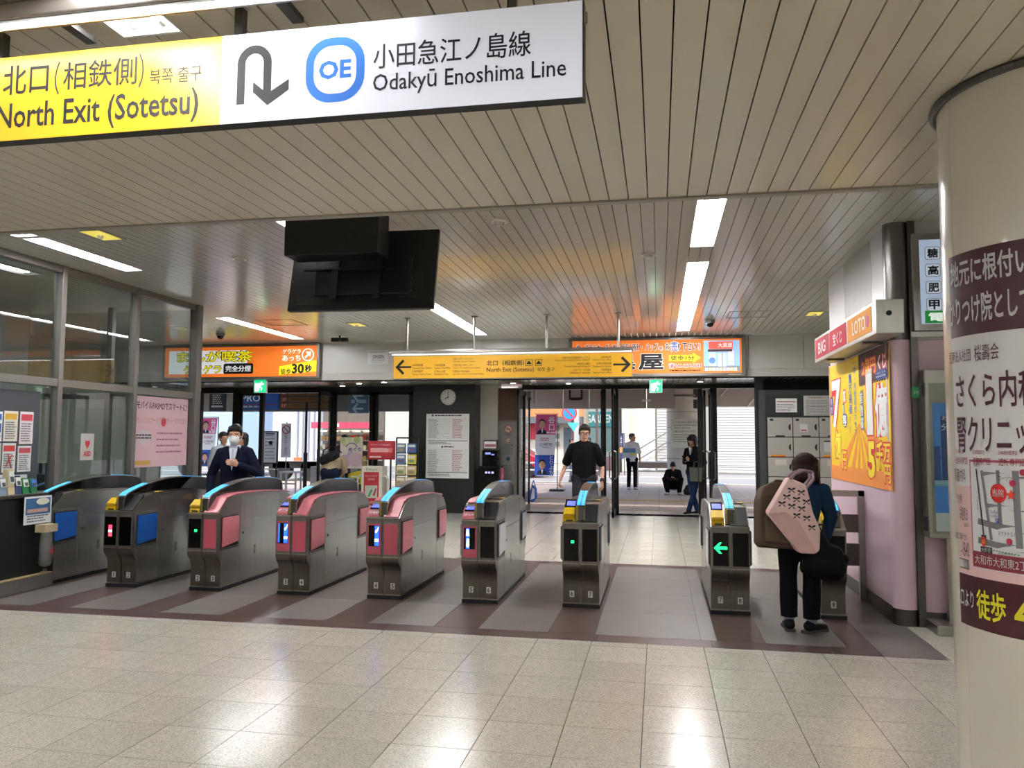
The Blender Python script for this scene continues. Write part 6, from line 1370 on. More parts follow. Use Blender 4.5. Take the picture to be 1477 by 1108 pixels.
mb = MB(); torso(mb, J, .018); cap(mb, (0, .01, .86), (0, 0, 1.1), .152, .15, (1, 0, 0), 1.15, .8); sleeves(mb, J, .012); fuse(mb, 'jacket', NAVY, t, .011, 4, [((0, 0, .80), (0, 0, -1))])
mb = MB(); trouser(mb, J); fuse(mb, 'trousers', NAVY, t, .012, 4)
MB().prism([(-.055, 1.43), (.055, 1.43), (.03, 1.30), (.0, 1.16), (-.03, 1.30)], 'y', -.088, -.03).obj('shirt_front', ink('#e0e4ee'), t, bevel=.006, fn=SHR); MB().prism([(-.014, 1.42), (.014, 1.42), (.008, 1.385), (.014, 1.26), (0, 1.2), (-.014, 1.26), (-.012, 1.385)], 'y', -.092, -.07).obj('tie', fab('tie', '#b4bccc'), t, fn=SHR)
mb = MB(); cap(mb, (-.05, -.0, 1.44), (.05, -.0, 1.44), .055, None, (0, 1, 0), 1, .6); fuse(mb, 'collar', ink('#ccd2e0'), t, .008, 2)
for q in (-1, 1): MB().prism([(q*.058, 1.45), (q*.095, 1.38), (q*.105, 1.33), (q*.02, 1.13), (q*.0, 1.14), (q*.035, 1.3)], 'y', -.097, -.05).obj('lapel', NAVY, t, bevel=.003, fn=SHR)
for q in 'LR': shoe(t, J['ank'+q], J['toe'+q], BLACK)
scaled(t, 1.03)

# ---- man in a black T-shirt with glasses
t = thing('person', 'man in glasses and black t-shirt walking in behind the yellow reader gate', 'person', (-1.17, 12.4, 0), math.radians(3))
J = J_(elR=(-.275, .08, 1.12), wrR=(-.345, -.04, .90), elL=(.27, .06, 1.11), wrL=(.27, -.06, .875), kneeR=(-.09, -.13, .52), ankR=(-.08, -.12, .10), toeR=(-.09, -.27, 0), kneeL=(.09, .0, .50), ankL=(.08, .22, .13), toeL=(.09, .09, 0), head=(.01, -.03, 1.575))
mb, P = skin_all(J, 1., {'R': dict(d=(-.2, -.35, -.9), palm=(.9, .2, 0), curl=.75, th=-1), 'L': dict(d=(0, -.3, -.9), palm=(-.8, .4, 0), curl=.55, th=1)}, (.12, -1, -.12))
fuse(mb, 'body', SKIN, t, .0065, 3); face_parts(t, P); hair_short(t, P)
for q in (-1, 1):
    b = MB(); pts = [P(q*.034+.024*math.cos(a*PI/6), .098-.006*abs(math.cos(a*PI/6)), .004+.017*math.sin(a*PI/6)) for a in range(13)]; b.path(pts, .0024, 5); b.path([P(q*.058, .09, .01), P(q*.084, -.0, .012)], .0022, 5); b.obj('glasses_rim', BLACKM, t)
b = MB(); b.path([P(-.011, .1, .006), P(.011, .1, .006)], .0024, 5); b.obj('glasses_bridge', BLACKM, t)
TBLK = fab('black', '#0d0d12')
mb = MB(); torso(mb, J, .024, w=1.16); cap(mb, (0, .01, .92), (0, 0, 1.15), .158, .155, (1, 0, 0), 1.15, .8); sleeves(mb, J, .014, to=.82); fuse(mb, 'tshirt', TBLK, t, .011, 4, [((0, 0, .87), (0, 0, -1))])
mb = MB(); trouser(mb, J, r=(.1, .075, .068)); fuse(mb, 'trousers', fab('charcoal', '#26262a'), t, .012, 4)
w_ = lerp(J['elL'], J['wrL'], .93); b = MB(); b.tube(w_+Vector((0, .012, .018)), w_-Vector((0, .012, .018)), .035, n=14); b.obj('wristwatch', BLACKM, t)
for q in 'LR': shoe(t, J['ank'+q], J['toe'+q], BLACK)
scaled(t, 1.075)

# ---- woman at the right gate, back to us, bent forward (modelled facing -Y, turned round)
FW, FR = Vector((1.17, 7.08, 0)), PI-math.radians(4)
t = thing('person', 'woman seen from behind at the right gate, dark hair and navy jacket', 'person', FW, FR)
J = J_(waist=(-.01, .05, .92), chest=(-.05, -.07, 1.09), neck=(-.08, -.14, 1.215), head=(-.095, -.20, 1.335), shL=(.10, -.11, 1.165), shR=(-.225, -.10, 1.165), elL=(.17, -.20, .93), wrL=(.02, -.34, .90), elR=(-.275, -.06, .95), wrR=(-.225, -.02, .775),
       hipL=(.085, .05, .82), hipR=(-.085, .05, .82), kneeL=(.085, .0, .46), kneeR=(-.105, -.01, .46), ankL=(.09, .05, .09), ankR=(-.085, .10, .09), toeL=(.10, -.09, 0), toeR=(-.19, .0, 0))
mb, P = skin_all(J, .95, {'R': dict(d=(.02, .02, -1), palm=(.9, 0, 0), curl=1.1, th=-1), 'L': dict(d=(-.5, -.7, -.1), palm=(-.6, .3, -.3), curl=.6, th=1)}, (-.12, -.9, -.42), (0, -.42, .9))
fuse(mb, 'body', SKIN, t, .0065, 3); face_parts(t, P, .95)
HB = mat('hair_dark_brown', '#27150f', .6, 0, .45, 30, stretch=(5, 5, .5), spec=.15, bump=.4)
sd = P(1, 0, 0)-P(0, 0, 0); mb = MB(); cap(mb, P(0, -.036, .052), P(0, 0, .066), .112, .098, sd, 1.0, 1.0); cap(mb, P(0, -.062, -.085), P(0, -.05, .04), .082, .104, sd, 1.2, .85)
for q in (-1, 1): cap(mb, P(q*.090, .0, -.115), P(q*.084, .005, .05), .034, .042, sd, .8, 1.4)
for q in (-.06, -.02, .03, .07): cap(mb, P(q, -.085, -.125), P(q, -.085, -.02), .022, .045)
fuse(mb, 'hair', HB, t, .009, 2)
NVJ = fab('deep_blue', '#162b42')
mb = MB(); torso(mb, J, .014, .95); sleeves(mb, J, .016, .95); cap(mb, (0, .06, .78), (0, .04, .92), .14, .13, (1, 0, 0), 1.12, .85); fuse(mb, 'jacket', NVJ, t, .011, 4, [((0, 0, .74), (0, 0, -1))])
mb = MB(); trouser(mb, J, .95, r=(.102, .082, .076)); cap(mb, (.0, .06, .72), (0, .05, .86), .15, .14, (1, 0, 0), 1.1, .85); fuse(mb, 'trousers', TBLK, t, .011, 4, [((0, 0, .115), (0, 0, -1))])
for q in 'LR':
    b = MB(); cap(b, J['ank'+q]+Vector((0, 0, -.02)), J['ank'+q]+Vector((0, 0, .05)), .043); b.obj('sock', ink('#7d8492'), t, smooth=True)
    shoe(t, J['ank'+q]-Vector((0, 0, .02)), J['toe'+q], fab('shoe_black', '#17171a', .6), mat('sole_grey', '#3a3532', .7), 1.08)
def W2(loc, rz, p): return Matrix.Translation(loc) @ Matrix.Rotation(rz, 4, 'Z') @ Vector(p)
wl = lambda p: W2(FW, FR, p)
# brown backpack, hanging on her left
bk = thing('backpack', 'brown backpack worn by the woman at the right gate', 'backpack', wl((.165, .175, .70))); bk.rotation_euler = (math.radians(-10), math.radians(4), math.radians(8))
BRN = fab('olive_brown', '#54463a')
mb = MB()
mb.prism([(-.19, .03), (-.16, -.005), (.17, -.005), (.195, .03), (.20, .38), (.15, .50), (.06, .545), (-.08, .545), (-.16, .50), (-.195, .38)], 'y', -.10, .11)
fuse(mb, 'pack_body', BRN, bk, .011, 10)
mb = MB(); mb.prism([(-.15, .03), (.15, .03), (.155, .24), (.11, .29), (-.11, .29), (-.155, .24)], 'y', -.145, -.07); fuse(mb, 'front_pocket', BRN, bk, .01, 7)
b = MB(); b.path([(-.15, -.098, .40), (-.06, -.103, .43), (.06, -.103, .43), (.15, -.098, .40)], .005, 6); b.obj('zip', BLACKM, bk)
b = MB(); b.path([(-.05, .02, .50), (-.03, .02, .565), (.03, .02, .565), (.05, .02, .50)], .013, 8); b.obj('grab_handle', BRN, bk)
b = MB(); b.path([(.03, .05, .49), (.10, .09, .545), (.18, .12, .55), (.26, .16, .50)], .018, 8); b.obj('shoulder_strap', BRN, bk, smooth=True)
b = MB(); b.path([(-.07, .06, .47), (-.02, .13, .52), (.03, .22, .46), (.05, .26, .34)], .018, 8); b.obj('shoulder_strap', BRN, bk, smooth=True)
# pink tote hanging from her shoulder towards us
q_ = PY(1145, 797, 6.80)
pt = thing('tote_bag', 'big pale pink tote bag with small black bow prints on her shoulder', 'bag', (q_.x, 6.80, q_.z)); pt.rotation_euler = (0, 0, math.radians(6))
PKT = fab('pink_canvas', '#e3c2be', .75)
TP = [(-.044, .62), (.10, .556), (.150, .33), (.205, .19), (.195, .02), (.15, -.005), (.03, .0), (-.22, .325)]
LOWP = [(-.22, .325), (-.07, .335), (.035, .255), (.10, .135), (.175, .0), (.03, .0)]
MB().prism(TP, 'y', -.06, .06).obj('bag_body', PKT, pt, bevel=.022, smooth=True)
MB().prism([(-.212, .322), (-.07, .333), (.035, .253), (.10, .133), (.165, .006), (.034, .006)], 'y', -.0625, -.055).obj('lower_panel', fab('pink_panel', '#cfa9a2', .7), pt, bevel=.002)
BOW = ink('#231d1f')
def inside(x, z, T):
    c = False; n = len(T)
    for i in range(n):
        (x0, y0), (x1, y1) = T[i], T[(i+1) % n]
        if (y0 > z) != (y1 > z) and x < (x1-x0)*(z-y0)/(y1-y0)+x0: c = not c
    return c
for r in range(9):
    for k in range(8):
        x = -.22+k*.078+(r % 2)*.039; z = .05+r*.066-.25*x
        if not all(inside(x+a, z+b_, TP) for a, b_ in ((.036, 0), (-.036, 0), (0, .03), (0, -.03))) or any(inside(x+a, z+b_, LOWP) for a, b_ in ((0, 0), (.02, .0), (-.02, 0), (0, -.02))): continue
        b = MB()
        for q in (-1, 1):
            b.prism([(x+a, z+c) for a, c in [(0, 0), (q*.009, .013), (q*.024, .018), (q*.032, .008), (q*.018, -.002)]], 'y', -.0625, -.0605); b.prism([(x+a, z+c) for a, c in [(0, 0), (q*.008, -.014), (q*.019, -.026), (q*.03, -.024), (q*.014, -.011)]], 'y', -.0630, -.0610)
        b.prism([(x+.007*math.cos(i), z+.007*math.sin(i)) for i in range(6)], 'y', -.0635, -.0615); o = b.obj('bow_print', BOW, pt); o['kind'] = 'stuff'
for y in (-.05, .05): b = MB(); b.path([(-.035, y, .60), (.02, y+.03, .645), (.10, y+.08, .672), (.18, y+.10, .655), (.17, y+.05, .60), (.095, y, .53)], .013, 8); b.obj('handle', fab('mauve_strap', '#8a7478'), pt, smooth=True)
# black bag in her right hand (our right)
q_ = PY(1192, 838, 6.95)
hb = thing('drawstring_bag', 'bulky black bag held low in her right hand beside the gate', 'bag', (q_.x, 6.98, q_.z))
mb = MB(); cap(mb, (-.09, 0, .13), (.07, 0, .11), .125, None, (0, 1, 0), .8, 1); cap(mb, (-.07, 0, .22), (.06, 0, .19), .11, None, (0, 1, 0), .8, 1); cap(mb, (-.02, 0, .28), (-.04, 0, .38), .075, .03); cap(mb, (.11, .02, .12), (.13, .02, .17), .065); cap(mb, (-.13, 0, .2), (-.15, 0, .1), .06); fuse(mb, 'bag_body', fab('bag_black', '#0c0c0d', .55), hb, .011, 3)
b = MB(); b.path([(-.07, 0, .36), (-.045, .0, .46), (-.01, 0, .46), (.0, 0, .34)], .009, 6); b.obj('handle', BLACKM, hb)

# ---- woman in a black jacket with phone by the doors
t = thing('person', 'woman in a black jacket and jeans looking at her phone by the door frame', 'person', (.74, 17.35, 0), math.radians(-35))
J = J_(elL=(.25, .04, 1.12), wrL=(.06, -.24, 1.17), elR=(-.24, .03, 1.12), wrR=(-.05, -.24, 1.14), kneeL=(.03, -.02, .5), ankL=(-.08, -.08, .09), toeL=(-.08, -.24, 0), kneeR=(-.07, .03, .5), ankR=(.02, .1, .09), toeR=(-.03, -.03, 0), head=(-.01, -.03, 1.575))
mb, P = skin_all(J, 1., {'L': dict(d=(-.7, -.4, .2), palm=(-.2, .5, -.3), curl=.7, th=-1), 'R': dict(d=(.5, -.4, .45), palm=(.1, .7, .4), curl=.7, th=1)}, (.0, -1, -.25))
fuse(mb, 'body', SKIN, t, .0075, 3); face_parts(t, P); hair_bob(t, P, HAIRN)
mb = MB(); torso(mb, J, .02); sleeves(mb, J, .014); cap(mb, (0, 0, .92), (0, 0, 1.1), .148, .145, (1, 0, 0), 1.12, .82); fuse(mb, 'jacket', fab('soft_black', '#15151a'), t, .012, 4, [((0, 0, .86), (0, 0, -1))])
MB().prism([(-.035, 1.44), (.035, 1.44), (.02, 1.34), (0, 1.28), (-.02, 1.34)], 'y', -.135, -.09).obj('white_top', ink('#d2ccc6'), t, bevel=.008)
mb = MB(); trouser(mb, J, .96); fuse(mb, 'jeans', fab('denim', '#27395c'), t, .012, 4)
for q in 'LR': shoe(t, J['ank'+q], J['toe'+q], fab('shoe_dark', '#26262c', .6), ink('#c8c4be'))
pw = W2(t.location, t.rotation_euler.z, (-.0, -.325, 1.17))
ph_ = thing('smartphone', 'black smartphone in the hands of the woman by the door frame', 'phone', pw, math.radians(-35)); ph_.rotation_euler.x = math.radians(35)
MB().box(-.036, .036, -.005, .005, -.03, .12).obj('body', BLACK, ph_, bevel=.004); MB().box(-.032, .032, .005, .0058, -.024, .114).obj('screen', ink('#8a98b8', .4), ph_)
tb = thing('handbag', 'grey-green paper tote hanging from the arm of the woman with phone', 'bag', W2(t.location, t.rotation_euler.z, (.20, -.20, .72)), math.radians(-25))
MB().prism([(-.13, 0), (.13, 0), (.15, .30), (-.15, .30)], 'y', -.045, .045).obj('bag_body', fab('grey_green', '#5c6058', .6), tb, bevel=.01)
for y in (-.03, .03): b = MB(); b.path([(-.06, y, .29), (-.04, y, .42), (.04, y, .42), (.06, y, .29)], .006, 6); b.obj('handle', fab('grey_green', '#5c6058', .6), tb)

# ---- squatting man beside her
t = thing('person', 'man in black squatting against the round pillar with his phone', 'person', (.42, 23.6, -.006), math.radians(-5))
J = J_(waist=(0, .12, .36), chest=(0, .02, .56), neck=(0, -.05, .72), head=(0, -.11, .82), shL=(.17, -.03, .67), shR=(-.17, -.03, .67), elL=(.24, -.14, .44), wrL=(.08, -.30, .46), elR=(-.24, -.14, .44), wrR=(-.07, -.30, .45),
       hipL=(.10, .14, .24), hipR=(-.10, .14, .24), kneeL=(.24, -.22, .46), kneeR=(-.24, -.22, .46), ankL=(.17, -.03, .10), ankR=(-.17, -.03, .10), toeL=(.21, -.18, 0), toeR=(-.21, -.18, 0))
mb, P = skin_all(J, .98, {'L': dict(d=(-.8, -.2, .2), palm=(0, .4, .6), curl=.6, th=-1), 'R': dict(d=(.8, -.2, .2), palm=(0, .4, .6), curl=.6, th=1)}, (0, -.85, -.5), (0, -.5, .85))
fuse(mb, 'body', SKIN, t, .008, 3); face_parts(t, P, .98); hair_short(t, P); 
mb = MB(); torso(mb, J, .02); sleeves(mb, J, .014); fuse(mb, 'jacket', fab('soft_black', '#15151a'), t, .012, 4)
mb = MB(); trouser(mb, J, 1., r=(.105, .078, .07)); fuse(mb, 'trousers', TBLK, t, .012, 4)
for q in 'LR': shoe(t, J['ank'+q], J['toe'+q], ink('#b8b4b0'))
sp = thing('smartphone', 'dark smartphone in the hands of the squatting man', 'phone', W2(t.location, t.rotation_euler.z, (0, -.40, .44))); MB().box(-.07, .07, -.004, .004, 0, .07).obj('body', BLACK, sp, bevel=.003); MB().box(-.06, .06, .004, .005, .005, .065).obj('screen', ink('#b05060', .4), sp)
sb_ = thing('shoulder_bag', 'dark slumped bag on the paving beside the squatting man', 'bag', (.88, 23.5, -.006)); mb = MB(); cap(mb, (-.1, 0, .1), (.1, 0, .1), .11, None, (0, 1, 0), .7, 1); cap(mb, (-.06, 0, .22), (.06, 0, .2), .07); fuse(mb, 'bag_body', fab('bag_brown', '#2c241f', .6), sb_, .012, 3, [((0, 0, 0.002), (0, 0, -1))]); b = MB(); b.path([(-.08, 0, .26), (0, 0, .36), (.08, 0, .25)], .01, 6); b.obj('strap', BLACKM, sb_)

# ---- man in a white shirt standing outside
t = thing('person', 'man in a white shirt and black trousers standing outside with a leaflet', 'person', (-.86, 25.7, -.006), math.radians(12))
J = J_(elR=(-.25, .0, 1.12), wrR=(-.16, -.20, 1.06), elL=(.24, .05, 1.1), wrL=(.25, .0, .86), head=(.02, -.02, 1.575))
mb, P = skin_all(J, 1., {'R': dict(d=(.5, -.6, .1), palm=(.6, .5, 0), curl=.8, th=1)}, (.75, -.65, .12))
fuse(mb, 'body', SKIN, t, .008, 3); face_parts(t, P); hair_short(t, P)
mb = MB(); torso(mb, J, .018); cap(mb, (0, 0, .90), (0, 0, 1.1), .15, .147, (1, 0, 0), 1.12, .82); sleeves(mb, J, .012, to=.85); fuse(mb, 'shirt', fab('white_cotton', '#d8d8da'), t, .012, 4, [((0, 0, .85), (0, 0, -1))])
mb = MB(); trouser(mb, J); fuse(mb, 'trousers', TBLK, t, .012, 4)
for q in 'LR': shoe(t, J['ank'+q], J['toe'+q], ink('#c8c8c8'))
scaled(t, 1.06)
lf = thing('leaflet_sheet', 'blue and white leaflet held against the chest of the man in white', 'leaflet', W2(t.location, t.rotation_euler.z, (-.14, -.33, 1.03)), math.radians(14)); MB().box(-.22, .22, -.006, 0, 0, .32).obj('sheet', ink('#b8c4d0'), lf); MB().box(-.2, .2, -.008, -.006, .16, .30).obj('picture', ink('#5a80a8'), lf); MB().box(.02, .2, -.009, -.0065, .08, .15).obj('yellow_print', ink('#c8c040'), lf)

# ---- person bending over by the left doors, back to us
t = thing('person', 'person bending forward in a beige coat and dark jeans near the left doors', 'person', (-6.72, 15.3, 0), PI+math.radians(12))
J = J_(waist=(0, .05, .95), chest=(0, -.16, 1.11), neck=(.0, -.34, 1.17), head=(.0, -.46, 1.02), shL=(.17, -.29, 1.14), shR=(-.17, -.29, 1.14), elL=(.24, -.36, .90), wrL=(.10, -.46, .72), elR=(-.22, -.36, .90), wrR=(-.08, -.46, .72), hipL=(.09, .10, .88), hipR=(-.09, .10, .88), kneeL=(.10, .06, .48), kneeR=(-.10, .06, .48))
mb, P = skin_all(J, 1., {}, (0, -.2, -1), (0, -1, .2))
fuse(mb, 'body', SKIN, t, .008, 3); face_parts(t, P); hair_bob(t, P, HAIRB, 1., False)
mb = MB(); torso(mb, J, .035); sleeves(mb, J, .02); cap(mb, (0, .07, .92), (0, -.02, 1.04), .15, .15, (1, 0, 0), 1.15, .85); fuse(mb, 'coat', fab('beige_coat', '#a8977c'), t, .012, 4, [((0, 0, .86), (0, 0, -1))])
mb = MB(); trouser(mb, J, 1.08); fuse(mb, 'jeans', fab('dark_denim', '#1c2436'), t, .012, 4)
for q in 'LR': shoe(t, J['ank'+q], J['toe'+q], BLACK)
tb = thing('shoulder_bag', 'black cylinder bag slung across the back of the bending person', 'bag', W2(t.location, t.rotation_euler.z, (.03, .10, 1.20)), 0); tb.rotation_euler = (math.radians(20), math.radians(-24), 0)
mb = MB(); cap(mb, (-.17, 0, 0), (.17, 0, 0), .10, None, (0, 1, 0), .85, 1); fuse(mb, 'bag_body', fab('bag_charcoal', '#24262b', .45), tb, .011, 3, [((-.2, 0, 0), (-1, 0, 0)), ((.2, 0, 0), (1, 0, 0))])
for x in (-.07, .07): b = MB(); b.tube((x-.012, 0, 0), (x+.012, 0, 0), .106, n=20); b.v = [(a, y*.88, z) for a, y, z in b.v]; b.obj('strap_band', BLACKM, tb)
b = MB(); b.path([(-.12, .0, .08), (-.05, .05, .17), (.1, .08, .20), (.22, .1, .12), (.24, .12, -.05)], .012, 8); b.obj('strap', BLACKM, tb, smooth=True)

# ---- heads behind the masked man, passer-by behind the glass, passers-by beyond, person in the booth
def simple_person(label, loc, rz, top, legs, k=1., bob=False, hf=(0, -1, 0)):
    t = thing('person', label, 'person', loc, rz); J = J_()
    mb, P = skin_all(J, 1., {}, hf); fuse(mb, 'body', SKIN, t, .009, 3); face_parts(t, P); (hair_bob if bob else hair_short)(t, P, HAIRB)
    mb = MB(); torso(mb, J, .02); cap(mb, (0, 0, .92), (0, 0, 1.1), .15, .147, (1, 0, 0), 1.12, .82); sleeves(mb, J, .014); fuse(mb, 'top', fab('top_'+top, top), t, .013, 4, [((0, 0, .86), (0, 0, -1))])
    mb = MB(); trouser(mb, J); fuse(mb, 'trousers', fab('legs_'+legs, legs), t, .013, 4)
    for q in 'LR': shoe(t, J['ank'+q], J['toe'+q], BLACK)
    return scaled(t, k)
simple_person('dark-haired person in grey-white behind the left shoulder of the masked man', (PY(322, 640, 13.6).x, 13.6, 0), math.radians(60), '#b8bcc0', '#2a2a30', 1.0)
simple_person('person in dark green half hidden behind the right shoulder of the masked man', (PY(350, 640, 13.2).x, 13.2, 0), math.radians(-10), '#22302a', '#22222a', .99, True)
simple_person('dark-haired passer-by behind the glass, above the bending person', (PY(497, 640, 19.6).x, 19.6, 0), PI, '#5a4048', '#2a2a30', .99)
simple_person('passer-by in white on the road just left of the walking man', (PY(824, 640, 29.6).x, 29.6, -.02), math.radians(100), '#d8dce0', '#50586a', .98)
simple_person('passer-by in white on the road just right of the walking man', (PY(849, 640, 30.4).x, 30.4, -.02), math.radians(-80), '#d0d2d8', '#4a4a56', 1.)
simple_person('person in pale clothes faintly seen standing inside the booth', (-8.5, 9.0, 0), math.radians(60), '#c2beb2', '#3a3c44', .97)

# ================================================================ BOOTH FRONT AND INSIDE
ct_ = thing('service_counter', 'dark service counter with a ledge at the booth window, far left', 'counter', (BW+.12, 6.12, .14))
MB().box(-.08, .12, -1.2, 1.26, 0, .82).obj('front_panel', mat('counter_dark', '#1a1b1d', .4, 0, .08, 4), ct_); MB().box(-.1, .16, -1.22, 1.28, .82, .86).obj('ledge', STEEL_D, ct_, bevel=.004)
def wall_sheet(name, lab, cat, y0, y1, z0, z1, base, X=BW+.012, group=None):
    p = panel(name, lab, cat, (X, y0, z0), '+x', group); w_, h_ = y1-y0, z1-z0
    MB().box(0, w_, 0, h_, 0, .003).obj('sheet', ink(base), p); return p, w_, h_
DKB = wall_sheet('poster_board', 'dark grey notice board filling the first lower booth pane', 'board', 5.3, 7.52, 1.02, 2.1, '#3c3f44', BW+.009)[0]
posts = [('#e4e6ea', '#2f5fa8', 6.86, 7.02, 1.55, 1.86, 'white and blue notice, upper left on the booth board'), ('#e2dcd0', '#d8a838', 7.04, 7.22, 1.55, 1.87, 'yellow-headed notice, upper middle on the booth board'), ('#e6dadc', '#c8404c', 7.25, 7.43, 1.52, 1.87, 'red and white notice, upper right on the booth board'),
         ('#d6d6d2', '#8a8a8a', 6.86, 7.02, 1.22, 1.53, 'white list notice, lower left on the booth board'), ('#d8dcd8', '#c03a3a', 7.04, 7.21, 1.22, 1.53, 'white map notice with red lines on the booth board'), ('#dcdcdc', '#b84850', 7.24, 7.42, 1.22, 1.50, 'white and red text notice, lower right on the booth board'),
         ('#d8d8c8', '#d8d030', 6.78, 7.06, 1.04, 1.20, 'notice with yellow band above the leaflets at the booth'), ('#d4d6d6', '#c8cc40', 7.10, 7.38, 1.035, 1.19, 'framed white notice with yellow-green line at the booth')]
for base, acc, y0, y1, z0, z1, lab in posts:
    p, w_, h_ = wall_sheet('notice', lab, 'notice', y0, y1, z0, z1, base, BW+.0125)
    rect(w_*.08, w_*.92, h_*.72 if h_ > .2 else h_*.35, h_*.92 if h_ > .2 else h_*.6, .005, ink(acc), p)
    if h_ > .2:
        lines(p, w_*.1, w_*.9, [h_*(.08+.075*i) for i in range(8)], .012, .005, ink('#77777c'))
        if 'map' in lab: flat(stroke([(w_*.3, h_*.2), (w_*.5, h_*.45), (w_*.75, h_*.6)], .012), .0065, ink('#c03a3a'), p, 'map_line'); flat(stroke([(w_*.7, h_*.15), (w_*.5, h_*.45), (w_*.4, h_*.65)], .012), .008, ink('#c03a3a'), p, 'map_line')
        elif acc == '#2f5fa8': rect(w_*.1, w_*.9, h_*.3, h_*.6, .0065, ink(acc), p); rect(w_*.35, w_*.65, h_*.4, h_*.5, .008, ink('#e4e6ea'), p)
# leaflets and card holders on the ledge, hanging sheet below
LZ = .14+.86
for y, c, lab, hh_ in ((6.88, '#7d93a8', 'pale blue leaflet holder leftmost on the booth ledge', .18), (6.98, '#c8b894', 'beige leaflet holder on the booth ledge', .26), (7.07, '#2a3c6a', 'navy leaflet holder on the booth ledge', .19), (7.17, '#1f8a4c', 'green card holder with white text on the booth ledge', .16), (7.28, '#1c6e44', 'dark green card holder with blue cards on the booth ledge', .15)):
    h = thing('leaflet_holder', lab, 'leaflet holder', (BW+.16, y, LZ))
    MB().prism([(-.05, 0), (.05, 0), (.02, hh_), (-.03, hh_)], 'y', -.042, .042).obj('holder', ink(c), h, bevel=.003)
    MB().prism([(.046, hh_*.45), (.054, hh_*.45), (.032, hh_*.92), (.026, hh_*.92)], 'y', -.032, .032).obj('card', ink('#d8dcd4' if c != '#1c6e44' else '#3a68c8'), h)
    MB().prism([(.050, hh_*.5), (.056, hh_*.5), (.044, hh_*.72), (.038, hh_*.72)], 'y', -.02, .02).obj('print', ink('#3a4a44'), h)
p, w_, h_ = wall_sheet('hanging_notice', 'blue poster sheet with a white ellipse hanging under the booth ledge', 'poster', 7.05, 7.42, .68, .97, '#dfe2e4', BW+.30)
rect(.02, w_-.02, h_*.35, h_-.02, .005, mat('poster_blue_dark', '#33608c', .5, 0, .3, 6), p); flat([(w_*.66+.09*math.cos(i/10*PI), h_*.80+.035*math.sin(i/10*PI)) for i in range(20)], .007, ink('#d8d8c0'), p, 'print_ellipse'); rect(w_*.1, w_*.85, h_*.42, h_*.55, .0065, ink('#c09a90'), p); lines(p, .04, w_-.04, [h_*.08, h_*.18, h_*.27], .014, .006, ink('#66707a'))
wb = thing('waste_bag', 'clear plastic bag hanging below the booth ledge by the first gate', 'bag', (BW+.36, 7.30, .14)); mb = MB(); cap(mb, (0, 0, .14), (0, 0, .42), .07, .06, (0, 1, 0), 1.1, .9); mb.obj('bag_body', mat('plastic_bag', '#6a6a68', .25, 0, .2, 10), wb, smooth=True); MB().box(-.06, .06, -.09, .09, .45, .53).obj('holder', ink('#b8a888'), wb); MB().prism([(-.03, .22), (.0, .30), (.035, .24)], 'x', .074, .078).obj('red_print', ink('#a83a3a'), wb)
# AED plate, pink poster, window ledger inside
p, w_, h_ = wall_sheet('aed_sign', 'white heart AED plate on the middle booth pane', 'sign', 8.16, 8.38, 1.32, 1.64, '#b8b4b0'); flat([(w_*.5, h_*.42), (w_*.32, h_*.62), (w_*.36, h_*.74), (w_*.46, h_*.74), (w_*.5, h_*.68), (w_*.54, h_*.74), (w_*.64, h_*.74), (w_*.68, h_*.62)], .006, ink('#c83038'), p, 'heart'); text('AED', w_*.22, w_*.78, h_*.16, h_*.34, .006, ink('#c83038'), p, .03)
pp, w_, h_ = wall_sheet('pasmo_poster'.replace('pasmo', 'travel_card'), 'large pink travel card poster on the last booth pane', 'poster', 9.11, 10.28, 1.20, 2.15, '#d8b4bc')
text('モバイルPASMOでスマートに!', .03, w_-.03, h_*.82, h_*.93, .006, ink('#45383c'), pp, .015); text('オレンジとカードで現金チャージできます', .03, w_-.02, h_*.62, h_*.71, .006, ink('#b87a5a'), pp); flat([(w_*.18+.16*math.cos(i/10*PI), h_*.42+.10*math.sin(i/10*PI)) for i in range(20)], .005, ink('#cfc0c4'), pp, 'cloud'); lines(pp, .04, w_*.3, [h_*.40, h_*.44], .022, .0065, ink('#4a4044'), jit=0)
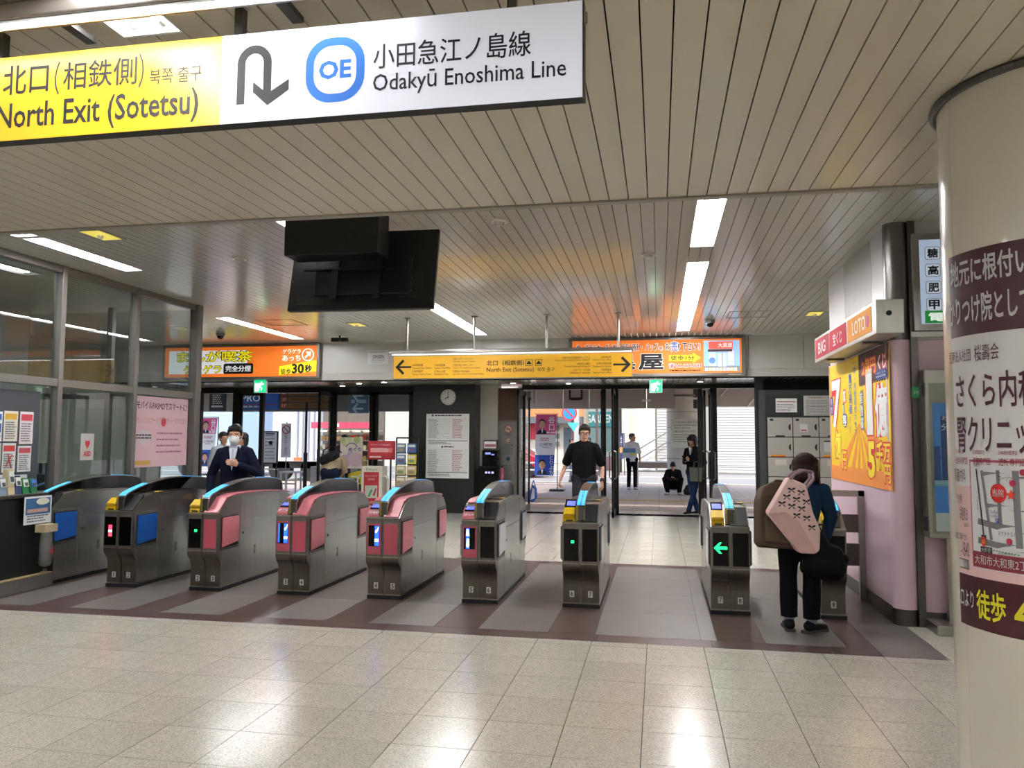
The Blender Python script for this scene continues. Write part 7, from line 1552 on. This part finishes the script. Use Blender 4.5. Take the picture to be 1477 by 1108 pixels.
flat([(w_*.52+.05*math.cos(i/10*PI), h_*.64+.06*math.sin(i/10*PI)) for i in range(20)], .007, ink('#c8404c'), pp, 'marker'); rect(.02, w_*.3, .03, .09, .006, ink('#c8a050'), pp)
lines(pp, w_*.4, w_*.9, [h_*(.2+.09*i) for i in range(4)], .02, .006, ink('#a06a74'))
# shelves and screens inside the booth
dk = thing('ticket_desk', 'grey desk with equipment inside the station booth', 'desk', (-7.6, 8.6, 0)); MB().box(-.35, .35, -.8, .8, .70, .75).obj('desk_top', mat('desk_grey', '#8a8a88', .5), dk)
for x in (-.3, .3):
    for y in (-.75, .75): MB().box(x-.025, x+.025, y-.025, y+.025, 0, .70).obj('leg', STEEL_D, dk)
sc2 = thing('desk_screen', 'dark computer screen on the desk inside the booth', 'screen', (-7.6, 8.4, .75)); MB().box(-.06, .06, -.1, .1, 0, .03).obj('foot', BLACKM, sc2); MB().box(-.02, .02, -.03, .03, .03, .2).obj('stem', BLACKM, sc2); MB().box(-.03, .03, -.28, .28, .18, .52).obj('display', BLACK, sc2, bevel=.006)
cb = thing('filing_cabinet', 'pale filing cabinet against the back wall inside the booth', 'cabinet', (-9.3, 7.2, 0)); MB().box(-.28, .28, -.5, .5, 0, 1.8).obj('carcass', mat('cabinet_grey', '#b4b2aa', .5), cb, bevel=.005)
for k in range(4): d = MB().box(.28, .295, -.48, .48, .05+k*.44, .46+k*.44).obj('drawer', mat('cabinet_grey', '#b4b2aa', .5), cb); MB().box(.295, .315, -.1, .1, .3+k*.44, .325+k*.44).obj('handle', STEEL, d)
p = panel('wall_notice', 'framed white notice high on the inner wall of the booth', 'notice', (-9.58, 6.5, 2.35), '+x'); MB().box(0, 1.0, 0, .55, 0, .02).obj('frame', STEEL_D, p); rect(.04, .96, .04, .51, .023, PAPER, p); lines(p, .1, .9, [.1+.07*i for i in range(5)], .02, .025, ink('#77777c')); rect(.08, .2, .12, .42, .026, ink('#b84838'), p)
fixture(-8.6, -8.4, 6.2, 7.6, ZF-.07, 2, 'unseen booth ceiling light added to brighten the interior');  # lamp out of view, put in to light the booth interior
bpy.data.scenes.remove(TMP)
